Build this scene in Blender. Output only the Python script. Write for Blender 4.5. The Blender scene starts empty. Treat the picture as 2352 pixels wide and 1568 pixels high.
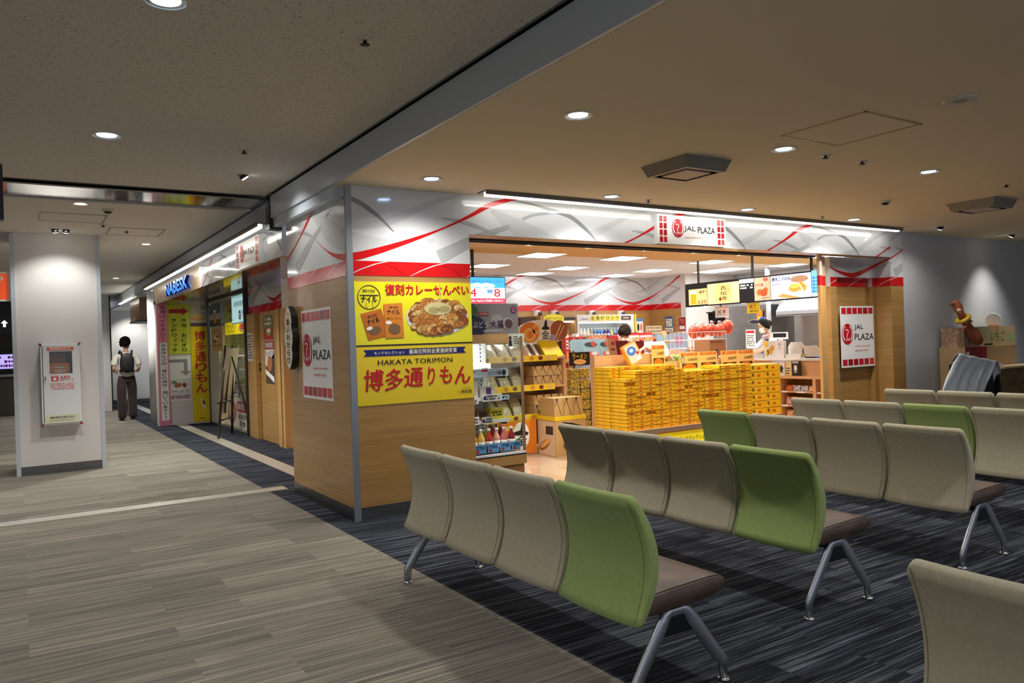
import bpy, math, random
from mathutils import Matrix, Vector, Euler
random.seed(7)
S = bpy.context.scene
COL = S.collection
PI = math.pi

# ------------------------------------------------------------------ camera
EYE = 1.40
FPX = 1762.69
def _rot():
    a, b, c = -0.570823602, -0.000585945, 0.0331253884
    Rz = Matrix.Rotation(a, 3, 'Z'); Rx = Matrix.Rotation(b, 3, 'X'); Ry = Matrix.Rotation(c, 3, 'Y')
    return Rz @ Rx @ Ry
CR = _rot()
cam_d = bpy.data.cameras.new('camera'); cam = bpy.data.objects.new('camera', cam_d); COL.objects.link(cam)
m3 = Matrix((CR.col[0], CR.col[2], -CR.col[1])).transposed()
cam.matrix_world = Matrix.Translation((0, 0, EYE)) @ m3.to_4x4()
cam_d.sensor_fit = 'HORIZONTAL'; cam_d.sensor_width = 36.0; cam_d.lens = FPX / 2352 * 36
cam_d.clip_start = 0.02; cam_d.clip_end = 200
S.camera = cam
def at(x, y, X=None, Y=None, Z=None):
    d = CR @ Vector(((x - 1176) / FPX, 1, -(y - 784) / FPX))
    t = X / d.x if X is not None else Y / d.y if Y is not None else (Z - EYE) / d.z
    return Vector((0, 0, EYE)) + t * d

# ------------------------------------------------------------------ world, exposure
W = bpy.data.worlds.new('terminal_air'); S.world = W; W.use_nodes = True
bg = W.node_tree.nodes['Background']; bg.inputs[0].default_value = (0.80, 0.86, 1.0, 1); bg.inputs[1].default_value = 0.5
S.view_settings.view_transform = 'Standard'; S.view_settings.look = 'None'
S.view_settings.gamma = 1.0; S.view_settings.use_curve_mapping = False
S.view_settings.exposure = 0.75
S.cycles.use_denoising = True
S.cycles.max_bounces = 7; S.cycles.diffuse_bounces = 4; S.cycles.glossy_bounces = 3
S.cycles.transmission_bounces = 4; S.cycles.transparent_max_bounces = 8
S.cycles.sample_clamp_indirect = 4.0
S.cycles.caustics_reflective = False; S.cycles.caustics_refractive = False

def lamp(kind, name, loc, energy, color=(1, 1, 1), target=None, size=None, angle=None, blend=0.5, sizey=None, parent=None):
    L = bpy.data.lights.new(name, kind); L.energy = energy; L.color = color
    if kind == 'SPOT':
        L.spot_size = math.radians(angle or 80); L.spot_blend = blend; L.shadow_soft_size = size or 0.05
    elif kind == 'AREA':
        L.shape = 'RECTANGLE' if sizey else 'SQUARE'; L.size = size or 1
        if sizey: L.size_y = sizey
    else:
        L.shadow_soft_size = size or 0.1
    o = bpy.data.objects.new(name, L); COL.objects.link(o)
    o.location = loc
    if target is not None:
        o.rotation_euler = (Vector(target) - Vector(loc)).to_track_quat('-Z', 'Y').to_euler()
    return o

# ------------------------------------------------------------------ materials
MATS = {}
def new_mat(name):
    m = bpy.data.materials.new(name); m.use_nodes = True
    return m, m.node_tree.nodes, m.node_tree.links, m.node_tree.nodes['Principled BSDF']
def srgb(r, g, b):
    f = lambda c: (c / 255 / 12.92) if c / 255 <= 0.04045 else ((c / 255 + 0.055) / 1.055) ** 2.4
    return (f(r), f(g), f(b), 1)
def M(name, rgb=None, rough=0.55, metal=0.0, coat=0.0, emit=0.0, alpha=1.0, spec=None):
    """plain procedural material, sRGB 0-255; tiny noise on roughness keeps it from looking flat"""
    if name in MATS: return MATS[name]
    m, N, L, P = new_mat(name)
    c = srgb(*rgb)
    P.inputs['Base Color'].default_value = c; P.inputs['Roughness'].default_value = rough
    P.inputs['Metallic'].default_value = metal; P.inputs['Coat Weight'].default_value = coat
    P.inputs['Coat Roughness'].default_value = 0.06
    if spec is not None: P.inputs['Specular IOR Level'].default_value = spec
    if emit:
        P.inputs['Emission Color'].default_value = c; P.inputs['Emission Strength'].default_value = emit
    if alpha < 1: P.inputs['Alpha'].default_value = alpha
    MATS[name] = m
    return m
def tex_coords(N, L, scale=(1, 1, 1), rot=(0, 0, 0), obj=False):
    tc = N.new('ShaderNodeTexCoord'); mp = N.new('ShaderNodeMapping')
    mp.inputs['Scale'].default_value = scale; mp.inputs['Rotation'].default_value = rot
    if obj:
        L.new(tc.outputs['Object'], mp.inputs['Vector'])
    else:
        g = N.new('ShaderNodeNewGeometry'); L.new(g.outputs['Position'], mp.inputs['Vector'])
    return mp.outputs['Vector']
def ramp(N, L, fac, stops):
    r = N.new('ShaderNodeValToRGB'); e = r.color_ramp.elements
    while len(e) < len(stops): e.new(0.5)
    for i, (p, c) in enumerate(stops):
        e[i].position = p; e[i].color = c
    L.new(fac, r.inputs['Fac']); return r.outputs['Color']
def mixc(N, L, fac, a, b, mode='MIX'):
    mx = N.new('ShaderNodeMix'); mx.data_type = 'RGBA'; mx.blend_type = mode
    if isinstance(fac, (int, float)): mx.inputs[0].default_value = fac
    else: L.new(fac, mx.inputs[0])
    for k, v in ((6, a), (7, b)):
        if isinstance(v, tuple): mx.inputs[k].default_value = v
        else: L.new(v, mx.inputs[k])
    return mx.outputs[2]
def noise(N, L, vec, scale, detail=2, rough=0.5, dist=0):
    n = N.new('ShaderNodeTexNoise'); n.inputs['Scale'].default_value = scale; n.inputs['Detail'].default_value = detail
    n.inputs['Roughness'].default_value = rough; n.inputs['Distortion'].default_value = dist
    L.new(vec, n.inputs['Vector']); return n.outputs['Fac']
def bump(N, L, P, h, strength=0.3, dist=0.002):
    b = N.new('ShaderNodeBump'); b.inputs['Strength'].default_value = strength; b.inputs['Distance'].default_value = dist
    L.new(h, b.inputs['Height']); L.new(b.outputs['Normal'], P.inputs['Normal'])

def wood(name, c1, c2, grain='X', rough=0.35, coat=0.15):
    if name in MATS: return MATS[name]
    m, N, L, P = new_mat(name)
    sc = {'X': (0.6, 0.6, 26), 'Z': (26, 26, 0.6), 'XY': (0.5, 24, 24)}[grain]
    v = tex_coords(N, L, sc)
    n1 = noise(N, L, v, 1.0, 6, 0.6, 0.4); n2 = noise(N, L, v, 5.0, 4, 0.6)
    c = ramp(N, L, n1, [(0.3, srgb(*c1)), (0.72, srgb(*c2))])
    c = mixc(N, L, n2, c, ramp(N, L, n2, [(0.3, srgb(*c1)), (0.8, srgb(*c2))]))
    L.new(c, P.inputs['Base Color']); P.inputs['Roughness'].default_value = rough; P.inputs['Coat Weight'].default_value = coat
    MATS[name] = m; return m

def carpet(name, base, dark, light, plank, warm=None):
    """tufted carpet planks 1.0 x 0.25 m, streaked along X"""
    m, N, L, P = new_mat(name)
    pos = tex_coords(N, L)
    br = N.new('ShaderNodeTexBrick'); br.inputs['Scale'].default_value = 1.0
    br.inputs['Brick Width'].default_value = 1.0; br.inputs['Row Height'].default_value = 0.25
    br.inputs['Mortar Size'].default_value = 0.0; br.inputs['Color1'].default_value = (0, 0, 0, 1); br.inputs['Color2'].default_value = (1, 1, 1, 1)
    br.offset = 0.37; br.offset_frequency = 2
    L.new(pos, br.inputs['Vector'])
    ofs = N.new('ShaderNodeVectorMath'); ofs.operation = 'MULTIPLY_ADD'
    L.new(br.outputs['Color'], ofs.inputs[0]); ofs.inputs[1].default_value = (9.1, 5.3, 3.7); L.new(pos, ofs.inputs[2])
    mp = N.new('ShaderNodeMapping'); mp.inputs['Scale'].default_value = (1.1, 34, 1); L.new(ofs.outputs[0], mp.inputs['Vector'])
    s1 = noise(N, L, mp.outputs[0], 1.0, 4, 0.65)
    mp2 = N.new('ShaderNodeMapping'); mp2.inputs['Scale'].default_value = (1.6, 90, 1); L.new(ofs.outputs[0], mp2.inputs['Vector'])
    s2 = noise(N, L, mp2.outputs[0], 1.0, 2, 0.5)
    c = ramp(N, L, s1, [(0.33, srgb(*dark)), (0.5, srgb(*base)), (0.68, srgb(*light))])
    c2 = ramp(N, L, s2, [(0.36, srgb(*dark)), (0.55, srgb(*base)), (0.68, srgb(*light))])
    c = mixc(N, L, 0.42, c, c2)
    pl = ramp(N, L, br.outputs['Color'], [(0.0, (1 - plank,) * 3 + (1,)), (1.0, (1 + plank,) * 3 + (1,))])
    c = mixc(N, L, 1.0, c, pl, 'MULTIPLY')
    if warm:  # worn, faintly brown patches
        w = noise(N, L, pos, 0.9, 3, 0.6)
        c = mixc(N, L, ramp(N, L, w, [(0.55, (0, 0, 0, 1)), (0.75, (0.35, 0.35, 0.35, 1))]), c, srgb(*warm))
    if warm:  # a spill mark on the corridor side
        d = N.new('ShaderNodeVectorMath'); d.operation = 'DISTANCE'; d.inputs[1].default_value = (1.22, 8.15, 0); sx = N.new('ShaderNodeMapping'); sx.inputs['Scale'].default_value = (1, 1.0, 1)
        L.new(pos, d.inputs[0]); wn = noise(N, L, pos, 5.0, 4, 0.65)
        ad = N.new('ShaderNodeMath'); ad.operation = 'MULTIPLY_ADD'; L.new(wn, ad.inputs[0]); ad.inputs[1].default_value = 1.1; L.new(d.outputs['Value'], ad.inputs[2])
        c = mixc(N, L, ramp(N, L, ad.outputs[0], [(0.55, (0.45, 0.45, 0.45, 1)), (0.95, (0, 0, 0, 1))]), c, srgb(84, 68, 58))
    fine = noise(N, L, pos, 420, 2, 0.6)
    c = mixc(N, L, 0.35, c, ramp(N, L, fine, [(0.2, (0.45, 0.45, 0.45, 1)), (0.8, (1.5, 1.5, 1.5, 1))]), 'MULTIPLY')
    L.new(c, P.inputs['Base Color']); P.inputs['Roughness'].default_value = 0.95; P.inputs['Specular IOR Level'].default_value = 0.1
    bump(N, L, P, fine, 0.5, 0.004)
    MATS[name] = m; return m

def speckled(name, base, speck, scale, thr, rough=0.9, squash=(1, 1, 1)):
    m, N, L, P = new_mat(name)
    v = tex_coords(N, L, squash)
    n = noise(N, L, v, scale, 2, 0.5, 1.2)
    n2 = noise(N, L, v, 3, 3, 0.5)
    f = ramp(N, L, n, [(thr - 0.03, (1, 1, 1, 1)), (thr + 0.02, (0, 0, 0, 1))])
    c = mixc(N, L, f, srgb(*base), srgb(*speck))
    L.new(c, P.inputs['Base Color']); P.inputs['Roughness'].default_value = rough
    MATS[name] = m; return m

def fabric(name, c1, c2, scale=900, rough=0.85):
    m, N, L, P = new_mat(name)
    v = tex_coords(N, L, (1, 1, 1), obj=True)
    a = N.new('ShaderNodeTexWave'); a.bands_direction = 'Y'; a.inputs['Scale'].default_value = scale / 6; a.inputs['Distortion'].default_value = 2
    b = N.new('ShaderNodeTexWave'); b.bands_direction = 'Z'; b.inputs['Scale'].default_value = scale / 6; b.inputs['Distortion'].default_value = 2
    L.new(v, a.inputs[0]); L.new(v, b.inputs[0])
    f = mixc(N, L, 0.5, a.outputs['Color'], b.outputs['Color'])
    n = noise(N, L, v, 60, 3)
    f = mixc(N, L, 0.4, f, n)
    c = ramp(N, L, f, [(0.2, srgb(*c1)), (0.8, srgb(*c2))])
    L.new(c, P.inputs['Base Color']); P.inputs['Roughness'].default_value = rough
    P.inputs['Sheen Weight'].default_value = 0.15; P.inputs['Specular IOR Level'].default_value = 0.25
    bump(N, L, P, f, 0.15, 0.001)
    MATS[name] = m; return m

def leather(name, c1, c2):
    m, N, L, P = new_mat(name)
    v = tex_coords(N, L, obj=True); n = noise(N, L, v, 180, 3); n2 = noise(N, L, v, 6, 3)
    L.new(ramp(N, L, n2, [(0.3, srgb(*c1)), (0.7, srgb(*c2))]), P.inputs['Base Color'])
    P.inputs['Roughness'].default_value = 0.42; bump(N, L, P, n, 0.15, 0.001)
    MATS[name] = m; return m

def brushed(name, rgb, rough=0.3, scale=(1, 1, 60)):
    m, N, L, P = new_mat(name)
    v = tex_coords(N, L, scale); n = noise(N, L, v, 4, 4)
    P.inputs['Base Color'].default_value = srgb(*rgb); P.inputs['Metallic'].default_value = 1.0
    L.new(ramp(N, L, n, [(0.3, (rough * 0.7,) * 3 + (1,)), (0.7, (rough * 1.4,) * 3 + (1,))]), P.inputs['Roughness'])
    MATS[name] = m; return m

def mottled(name, cols, scale=8, rough=0.6, detail=4):
    if name in MATS: return MATS[name]
    m, N, L, P = new_mat(name)
    v = tex_coords(N, L, obj=True); n = noise(N, L, v, scale, detail, 0.6, 0.5)
    k = len(cols)
    L.new(ramp(N, L, n, [(0.3 + 0.4 * i / max(1, k - 1), srgb(*c)) for i, c in enumerate(cols)]), P.inputs['Base Color'])
    P.inputs['Roughness'].default_value = rough
    MATS[name] = m; return m

def glass(name, tint=(235, 245, 240), alpha_mix=0.88):
    """thin pane: mostly see-through with a mirror-like Fresnel skin"""
    if name in MATS: return MATS[name]
    m, N, L, P = new_mat(name)
    out = N['Material Output']
    tr = N.new('ShaderNodeBsdfTransparent'); tr.inputs[0].default_value = srgb(*tint)
    gl = N.new('ShaderNodeBsdfGlossy'); gl.inputs['Roughness'].default_value = 0.02
    lw = N.new('ShaderNodeLayerWeight'); lw.inputs[0].default_value = 0.5
    pw = N.new('ShaderNodeMath'); pw.operation = 'POWER'; L.new(lw.outputs['Facing'], pw.inputs[0]); pw.inputs[1].default_value = 5.0
    fr = N.new('ShaderNodeMath'); fr.operation = 'MULTIPLY_ADD'; L.new(pw.outputs[0], fr.inputs[0]); fr.inputs[1].default_value = 0.9; fr.inputs[2].default_value = 0.04
    mx = N.new('ShaderNodeMixShader'); L.new(fr.outputs[0], mx.inputs[0]); L.new(tr.outputs[0], mx.inputs[1]); L.new(gl.outputs[0], mx.inputs[2])
    L.new(mx.outputs[0], out.inputs['Surface'])
    MATS[name] = m; return m

GREY_CARPET = carpet('grey_carpet', (120, 116, 106), (90, 86, 80), (158, 153, 138), 0.17, warm=(104, 88, 76))
BLUE_CARPET = carpet('navy_carpet', (36, 39, 49), (14, 15, 21), (108, 113, 124), 0.22)
SHOPFLOOR = wood('shop_floorboards', (196, 150, 108), (255, 240, 212), 'X', 0.16, 0.4)
HALL_CEIL = speckled('mineral_ceiling_board', (222, 216, 206), (132, 126, 116), 85, 0.36)
CORR_CEIL = speckled('corridor_ceiling_board', (222, 217, 208), (160, 154, 146), 85, 0.36)
LOUNGE_CEIL = M('lounge_ceiling_paint', (238, 224, 194), 0.85)
SHOP_CEIL = M('shop_ceiling_paint', (238, 242, 248), 0.85)
SHOP_BROWN = M('shop_soffit_paint', (214, 176, 118), 0.8)
FASCIA = M('grey_fascia_paint', (196, 206, 216), 0.35)
GREYWALL = speckled('grey_wallpaper', (188, 190, 194), (174, 176, 180), 160, 0.45)
WHITEWALL = M('white_wall_panel', (214, 212, 208), 0.5)
OAK = wood('oak_panel', (150, 112, 62), (196, 154, 92), 'X')
OAKV = wood('oak_upright', (186, 140, 82), (222, 178, 112), 'Z')
LIGHTWOOD = wood('pale_cabinet_wood', (204, 158, 112), (226, 184, 138), 'X')
STEEL = brushed('brushed_steel', (176, 178, 180), 0.28)
STEELB = brushed('kick_plate_steel', (120, 120, 120), 0.35)
MIRROR = brushed('polished_ceiling_steel', (205, 203, 198), 0.08, (60, 1, 1))
ALU = M('satin_aluminium', (188, 194, 200), 0.35, 0.9)
ALUTRIM = M('aluminium_corner_trim', (150, 156, 164), 0.4, 0.6)
CHROME = M('chrome', (210, 212, 214), 0.12, 1.0)
BLACK = M('black_plastic', (16, 16, 18), 0.4)
DARK = M('dark_metal', (40, 40, 42), 0.45, 0.3)
WHITE = M('white_plastic', (236, 236, 234), 0.4)
PAPER = M('white_paper', (240, 238, 234), 0.7)
GLOSSW = M('gloss_white_panel', (214, 217, 220), 0.12, coat=0.5)
G1 = M('pattern_light_grey', (197, 200, 202), 0.12, coat=0.5)
G2 = M('pattern_mid_grey', (175, 178, 180), 0.12, coat=0.5)
G3 = M('pattern_dark_grey', (140, 143, 145), 0.12, coat=0.5)
RED = M('pattern_red', (206, 22, 26), 0.12, coat=0.5)
RED2 = M('pattern_dark_red', (176, 14, 20), 0.12, coat=0.5)
LED = M('led_strip', (255, 250, 238), emit=3)
PANEL = M('light_panel_diffuser', (250, 252, 255), emit=4.5)
BULB = M('downlight_lamp', (226, 240, 255), emit=2.6)
SPOTBULB = M('spot_lamp', (255, 250, 240), emit=12)
SHOPBULB = M('shop_downlight_lamp', (255, 250, 238), emit=9)
GLASS = glass('clear_glass')
INK = M('black_ink', (22, 20, 22), 0.6)
INKG = M('grey_ink', (96, 96, 98), 0.6)
REDINK = M('red_ink', (196, 16, 28), 0.5)
NAVY = M('navy_ink', (22, 26, 110), 0.5)
YEL = M('yellow_print', (234, 224, 20), 0.35, coat=0.2)
YEL2 = M('golden_yellow_print', (236, 206, 12), 0.35, coat=0.2)

# ------------------------------------------------------------------ mesh builder
_tc = {}
def glyphs(s, bold=0.0):
    k = (s, bold)
    if k not in _tc:
        cu = bpy.data.curves.new('lettering', 'FONT'); cu.body = s; cu.size = 1; cu.offset = bold; cu.resolution_u = 2
        cu.fill_mode = 'FRONT'
        o = bpy.data.objects.new('lettering', cu)
        me = o.to_mesh()
        vs = [(v.co.x, v.co.y) for v in me.vertices]; fs = [tuple(p.vertices) for p in me.polygons]
        o.to_mesh_clear(); bpy.data.objects.remove(o); bpy.data.curves.remove(cu)
        if not vs: vs = [(0, 0)]
        bb = (min(v[0] for v in vs), min(v[1] for v in vs), max(v[0] for v in vs), max(v[1] for v in vs))
        _tc[k] = (vs, fs, bb)
    return _tc[k]

def anc(o):
    v = Vector((0, 0, 0))
    while o is not None:
        v += o.location; o = o.parent
    return v

class MB:
    def __init__(s):
        s.v = []; s.f = []; s.m = []; s.mats = []; s.sm = []; s.T = None
    def mi(s, mat):
        if mat not in s.mats: s.mats.append(mat)
        return s.mats.index(mat)
    def pt(s, p):
        p = Vector(p)
        if s.T is not None: p = s.T @ p
        s.v.append(p); return len(s.v) - 1
    def face(s, idx, mat, smooth=False):
        s.f.append(tuple(idx)); s.m.append(s.mi(mat)); s.sm.append(smooth)
    def poly(s, pts, mat, smooth=False):
        s.face([s.pt(p) for p in pts], mat, smooth)
    def box(s, a, b, mat, mats=None):
        x0, y0, z0 = a; x1, y1, z1 = b
        if x0 > x1: x0, x1 = x1, x0
        if y0 > y1: y0, y1 = y1, y0
        if z0 > z1: z0, z1 = z1, z0
        i = [s.pt(p) for p in ((x0, y0, z0), (x1, y0, z0), (x1, y1, z0), (x0, y1, z0), (x0, y0, z1), (x1, y0, z1), (x1, y1, z1), (x0, y1, z1))]
        for k, q in (('d', (3, 2, 1, 0)), ('u', (4, 5, 6, 7)), ('f', (0, 1, 5, 4)), ('r', (1, 2, 6, 5)), ('b', (2, 3, 7, 6)), ('l', (3, 0, 4, 7))):
            s.face([i[j] for j in q], (mats or {}).get(k, mat))
    def prism(s, pts, axis, a, b, mat):
        """extrude a 2D outline along axis 'X','Y' or 'Z'"""
        mk = {'X': lambda p, t: (t, p[0], p[1]), 'Y': lambda p, t: (p[0], t, p[1]), 'Z': lambda p, t: (p[0], p[1], t)}[axis]
        n = len(pts); A = [s.pt(mk(p, a)) for p in pts]; B = [s.pt(mk(p, b)) for p in pts]
        s.face(A[::-1], mat); s.face(B, mat)
        for k in range(n): s.face((A[k], A[(k + 1) % n], B[(k + 1) % n], B[k]), mat)
    def tube(s, pts, r, mat, n=8, caps=True, flat=None):
        pts = [Vector(p) for p in pts]; rs = r if isinstance(r, (list, tuple)) else [r] * len(pts)
        rings = []; up = None
        for k, p in enumerate(pts):
            d = (pts[min(k + 1, len(pts) - 1)] - pts[max(k - 1, 0)]).normalized()
            if up is None:
                up = Vector((0, 0, 1)) if abs(d.z) < 0.9 else Vector((0, 1, 0))
            u = d.cross(up).normalized(); w = u.cross(d).normalized(); up = w
            fx = flat or 1.0
            rings.append([s.pt(p + (u * math.cos(2 * PI * j / n) * fx + w * math.sin(2 * PI * j / n)) * rs[k]) for j in range(n)])
        for k in range(len(rings) - 1):
            for j in range(n):
                s.face((rings[k][j], rings[k][(j + 1) % n], rings[k + 1][(j + 1) % n], rings[k + 1][j]), mat, n > 5)
        if caps:
            s.face(rings[0][::-1], mat); s.face(rings[-1], mat)
    def lathe(s, prof, mat, c=(0, 0, 0), n=20, axis='Z', smooth=True, mats=None, caps=True):
        c = Vector(c); rings = []
        for r, h in prof:
            ring = []
            for j in range(n):
                a = 2 * PI * j / n; x, y = math.cos(a) * r, math.sin(a) * r
                p = {'Z': (x, y, h), 'Y': (x, h, y), 'X': (h, x, y)}[axis]
                ring.append(s.pt(c + Vector(p)))
            rings.append(ring)
        for k in range(len(rings) - 1):
            for j in range(n):
                s.face((rings[k][j], rings[k][(j + 1) % n], rings[k + 1][(j + 1) % n], rings[k + 1][j]), mats[k] if mats else mat, smooth)
        if caps and prof[0][0] > 1e-6: s.face(rings[0][::-1], mats[0] if mats else mat)
        if caps and prof[-1][0] > 1e-6: s.face(rings[-1], mats[-1] if mats else mat)
    def ell(s, c, r, mat, n=14, m=8):
        c = Vector(c); r = Vector(r); rows = []
        for i in range(m + 1):
            t = PI * i / m
            rows.append([s.pt(c + Vector((r.x * math.sin(t) * math.cos(2 * PI * j / n), r.y * math.sin(t) * math.sin(2 * PI * j / n), -r.z * math.cos(t)))) for j in range(n)])
        for i in range(m):
            for j in range(n):
                s.face((rows[i][j], rows[i][(j + 1) % n], rows[i + 1][(j + 1) % n], rows[i + 1][j]), mat, True)
    def grid(s, fn, nu, nv, mat, smooth=True, wrap=False):
        g = [[s.pt(fn(i / nu, j / nv)) for j in range(nv + (0 if wrap else 1))] for i in range(nu + 1)]
        w = nv
        for i in range(nu):
            for j in range(nv):
                j2 = (j + 1) % nv if wrap else j + 1
                s.face((g[i][j], g[i][j2], g[i + 1][j2], g[i + 1][j]), mat, smooth)
        return g
    def build(s, name, parent=None, label=None, cat=None, group=None, kind=None, bevel=0, origin='base', seg=2, subsurf=0, weld=False):
        me = bpy.data.meshes.new(name)
        if parent is not None: off = anc(parent); loc = Vector((0, 0, 0))
        elif origin == 'base':
            lo = Vector((min(p[k] for p in s.v) for k in range(3))); hi = Vector((max(p[k] for p in s.v) for k in range(3)))
            off = Vector(((lo.x + hi.x) / 2, (lo.y + hi.y) / 2, lo.z)); loc = off.copy()
        else: off = Vector((0, 0, 0)); loc = off.copy()
        me.from_pydata([tuple(p - off) for p in s.v], [], s.f)
        for mt in s.mats: me.materials.append(mt)
        me.polygons.foreach_set('material_index', s.m); me.polygons.foreach_set('use_smooth', s.sm)
        me.update()
        o = bpy.data.objects.new(name, me); COL.objects.link(o)
        o.location = loc
        if parent is not None: o.parent = parent
        if bevel:
            b = o.modifiers.new('edge', 'BEVEL'); b.width = bevel; b.segments = seg; b.limit_method = 'ANGLE'; b.angle_limit = math.radians(40)
        if subsurf:
            b = o.modifiers.new('smooth', 'SUBSURF'); b.levels = subsurf; b.render_levels = subsurf
        return tag(o, label, cat, group, kind)

def tag(o, label=None, cat=None, group=None, kind=None):
    if label: o['label'] = label
    if cat: o['category'] = cat
    if group: o['group'] = group
    if kind: o['kind'] = kind
    return o
def thing(name, label, cat, loc=(0, 0, 0), group=None):
    o = bpy.data.objects.new(name, None); COL.objects.link(o); o.location = loc; o.empty_display_size = 0.1
    return tag(o, label, cat, group)
def dup(o, loc=None, rz=None, label=None, group=None, parent=None, rot=None):
    c = o.copy(); COL.objects.link(c)
    if parent is not None: c.parent = parent
    if loc is not None: c.location = loc
    if rz is not None: c.rotation_euler = (0, 0, rz)
    if rot is not None: c.rotation_euler = rot
    if label: c['label'] = label
    if group: c['group'] = group
    for ch in list(o.children): dup(ch, parent=c)
    return c
def structure(mb, name, **k): return mb.build(name, kind='structure', **k)
def nth(n):
    return ['first', 'second', 'third', 'fourth', 'fifth', 'sixth', 'seventh', 'eighth', 'ninth', 'tenth', 'eleventh', 'twelfth', 'thirteenth', 'fourteenth', 'fifteenth', 'sixteenth', 'seventeenth', 'eighteenth', 'nineteenth', 'twentieth'][n - 1]

class Sheet:
    """flat artwork on a rectangle: origin O, axes u (right) and v (up); each layer is printed a hair above the last"""
    def __init__(s, mb, O, u, v, step=0.0011):
        s.mb = mb; s.O = Vector(O); s.u = Vector(u).normalized(); s.v = Vector(v).normalized(); s.n = s.u.cross(s.v); s.step = step
    def P(s, x, y, l=0): return s.O + s.u * x + s.v * y + s.n * (s.step * l)
    def rect(s, x0, y0, x1, y1, mat, l=1): s.mb.poly([s.P(x0, y0, l), s.P(x1, y0, l), s.P(x1, y1, l), s.P(x0, y1, l)], mat)
    def poly(s, pts, mat, l=1): s.mb.poly([s.P(x, y, l) for x, y in pts], mat)
    def ell(s, cx, cy, rx, ry, mat, l=1, n=24, a=0):
        ca, sa = math.cos(a), math.sin(a)
        s.poly([(cx + rx * math.cos(t) * ca - ry * math.sin(t) * sa, cy + rx * math.cos(t) * sa + ry * math.sin(t) * ca) for t in [2 * PI * k / n for k in range(n)]], mat, l)
    def ring(s, cx, cy, r0, r1, mat, l=1, n=28, ky=1.0, a0=0, a1=2 * PI):
        for k in range(n):
            a = a0 + (a1 - a0) * k / n; b = a0 + (a1 - a0) * (k + 1) / n
            s.poly([(cx + r0 * math.cos(a), cy + r0 * ky * math.sin(a)), (cx + r1 * math.cos(a), cy + r1 * ky * math.sin(a)), (cx + r1 * math.cos(b), cy + r1 * ky * math.sin(b)), (cx + r0 * math.cos(b), cy + r0 * ky * math.sin(b))], mat, l)
    def line(s, pts, w, mat, l=1):
        for (a, b), (c, d) in zip(pts, pts[1:]):
            dx, dy = c - a, d - b; q = math.hypot(dx, dy) or 1; nx, ny = -dy / q * w / 2, dx / q * w / 2
            s.poly([(a - nx, b - ny), (c - nx, d - ny), (c + nx, d + ny), (a + nx, b + ny)], mat, l)
    def text(s, t, x0, y0, x1, y1, mat, l=2, bold=0.0, shear=0.0, rot=0.0):
        vs, fs, (bx0, by0, bx1, by1) = glyphs(t)
        sx = (x1 - x0) / max(1e-6, bx1 - bx0); sy = (y1 - y0) / max(1e-6, by1 - by0)
        cx, cy = (x0 + x1) / 2, (y0 + y1) / 2; ca, sa = math.cos(rot), math.sin(rot)
        q = bold * 0.72; hh = min(sx, sy)
        for k, (ox, oy) in enumerate(((0, 0),) if bold < .004 else ((-q, 0), (q, 0), (0, q * .7), (0, -q * .7))):
            idx = []
            for (a, b) in vs:
                x = x0 + (a - bx0) * sx + (b - by0) * sy * shear + ox * hh; y = y0 + (b - by0) * sy + oy * hh
                if rot: x, y = cx + (x - cx) * ca - (y - cy) * sa, cy + (x - cx) * sa + (y - cy) * ca
                idx.append(s.mb.pt(s.P(x, y, l + k * .06)))
            for f in fs: s.mb.face([idx[j] for j in f], mat)
    def vtext(s, t, x0, y0, x1, y1, mat, l=2, bold=0.0, gap=0.12):
        n = len(t); h = (y1 - y0) / n
        for k, ch in enumerate(t):
            yt = y1 - k * h
            if ch == ' ': continue
            g = gap * h
            if ch in 'ーー': s.rect((x0 + x1) / 2 - (x1 - x0) * 0.07, yt - h + g, (x0 + x1) / 2 + (x1 - x0) * 0.07, yt - g, mat, l)
            elif ch in '・！!': 
                s.text(ch, x0 + (x1 - x0) * 0.42, yt - h + g * (3 if ch == '・' else 1), x0 + (x1 - x0) * 0.58, yt - g * (3 if ch == '・' else 1), mat, l, bold)
            elif ch in '「」':
                s.rect(x0 + (x1 - x0) * (0.1 if ch == '」' else 0.5), yt - h * 0.55, x0 + (x1 - x0) * (0.5 if ch == '」' else 0.9), yt - h * 0.45, mat, l)
            elif ch in 'ッィョャュっ': s.text(ch, x0 + (x1 - x0) * 0.3, yt - h * 0.8, x1, yt - h * 0.2, mat, l, bold)
            else: s.text(ch, x0, yt - h + g, x1, yt - g, mat, l, bold)
    def scribble(s, x0, y0, x1, y1, mat, rows, l=2, seed=1, fill=0.55):
        """lines of print too small to read in the photograph"""
        r = random.Random(seed); h = (y1 - y0) / rows
        for k in range(rows):
            x = x0; yy = y1 - (k + 0.5) * h
            while x < x1 - 1e-4:
                w = min(x1 - x, h * r.uniform(0.35, 0.9)); hh = h * r.uniform(0.22, 0.34)
                if r.random() < 0.86: s.rect(x, yy - hh * fill / 0.55, x + w * 0.75, yy + hh * fill / 0.55, mat, l)
                x += w
def clip_poly(pts, x0, y0, x1, y1):
    def cut(p, inside, inter):
        out = []
        for k in range(len(p)):
            a, b = p[k - 1], p[k]
            ia, ib = inside(a), inside(b)
            if ia != ib: out.append(inter(a, b))
            if ib: out.append(b)
        return out
    def ix(c): return lambda a, b: (c, a[1] + (b[1] - a[1]) * (c - a[0]) / (b[0] - a[0]))
    def iy(c): return lambda a, b: (a[0] + (b[0] - a[0]) * (c - a[1]) / (b[1] - a[1]), c)
    for ins, it in ((lambda p: p[0] >= x0, ix(x0)), (lambda p: p[0] <= x1, ix(x1)), (lambda p: p[1] >= y0, iy(y0)), (lambda p: p[1] <= y1, iy(y1))):
        if len(pts) < 3: return []
        pts = cut(pts, ins, it)
    return pts if len(pts) >= 3 else []
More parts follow.
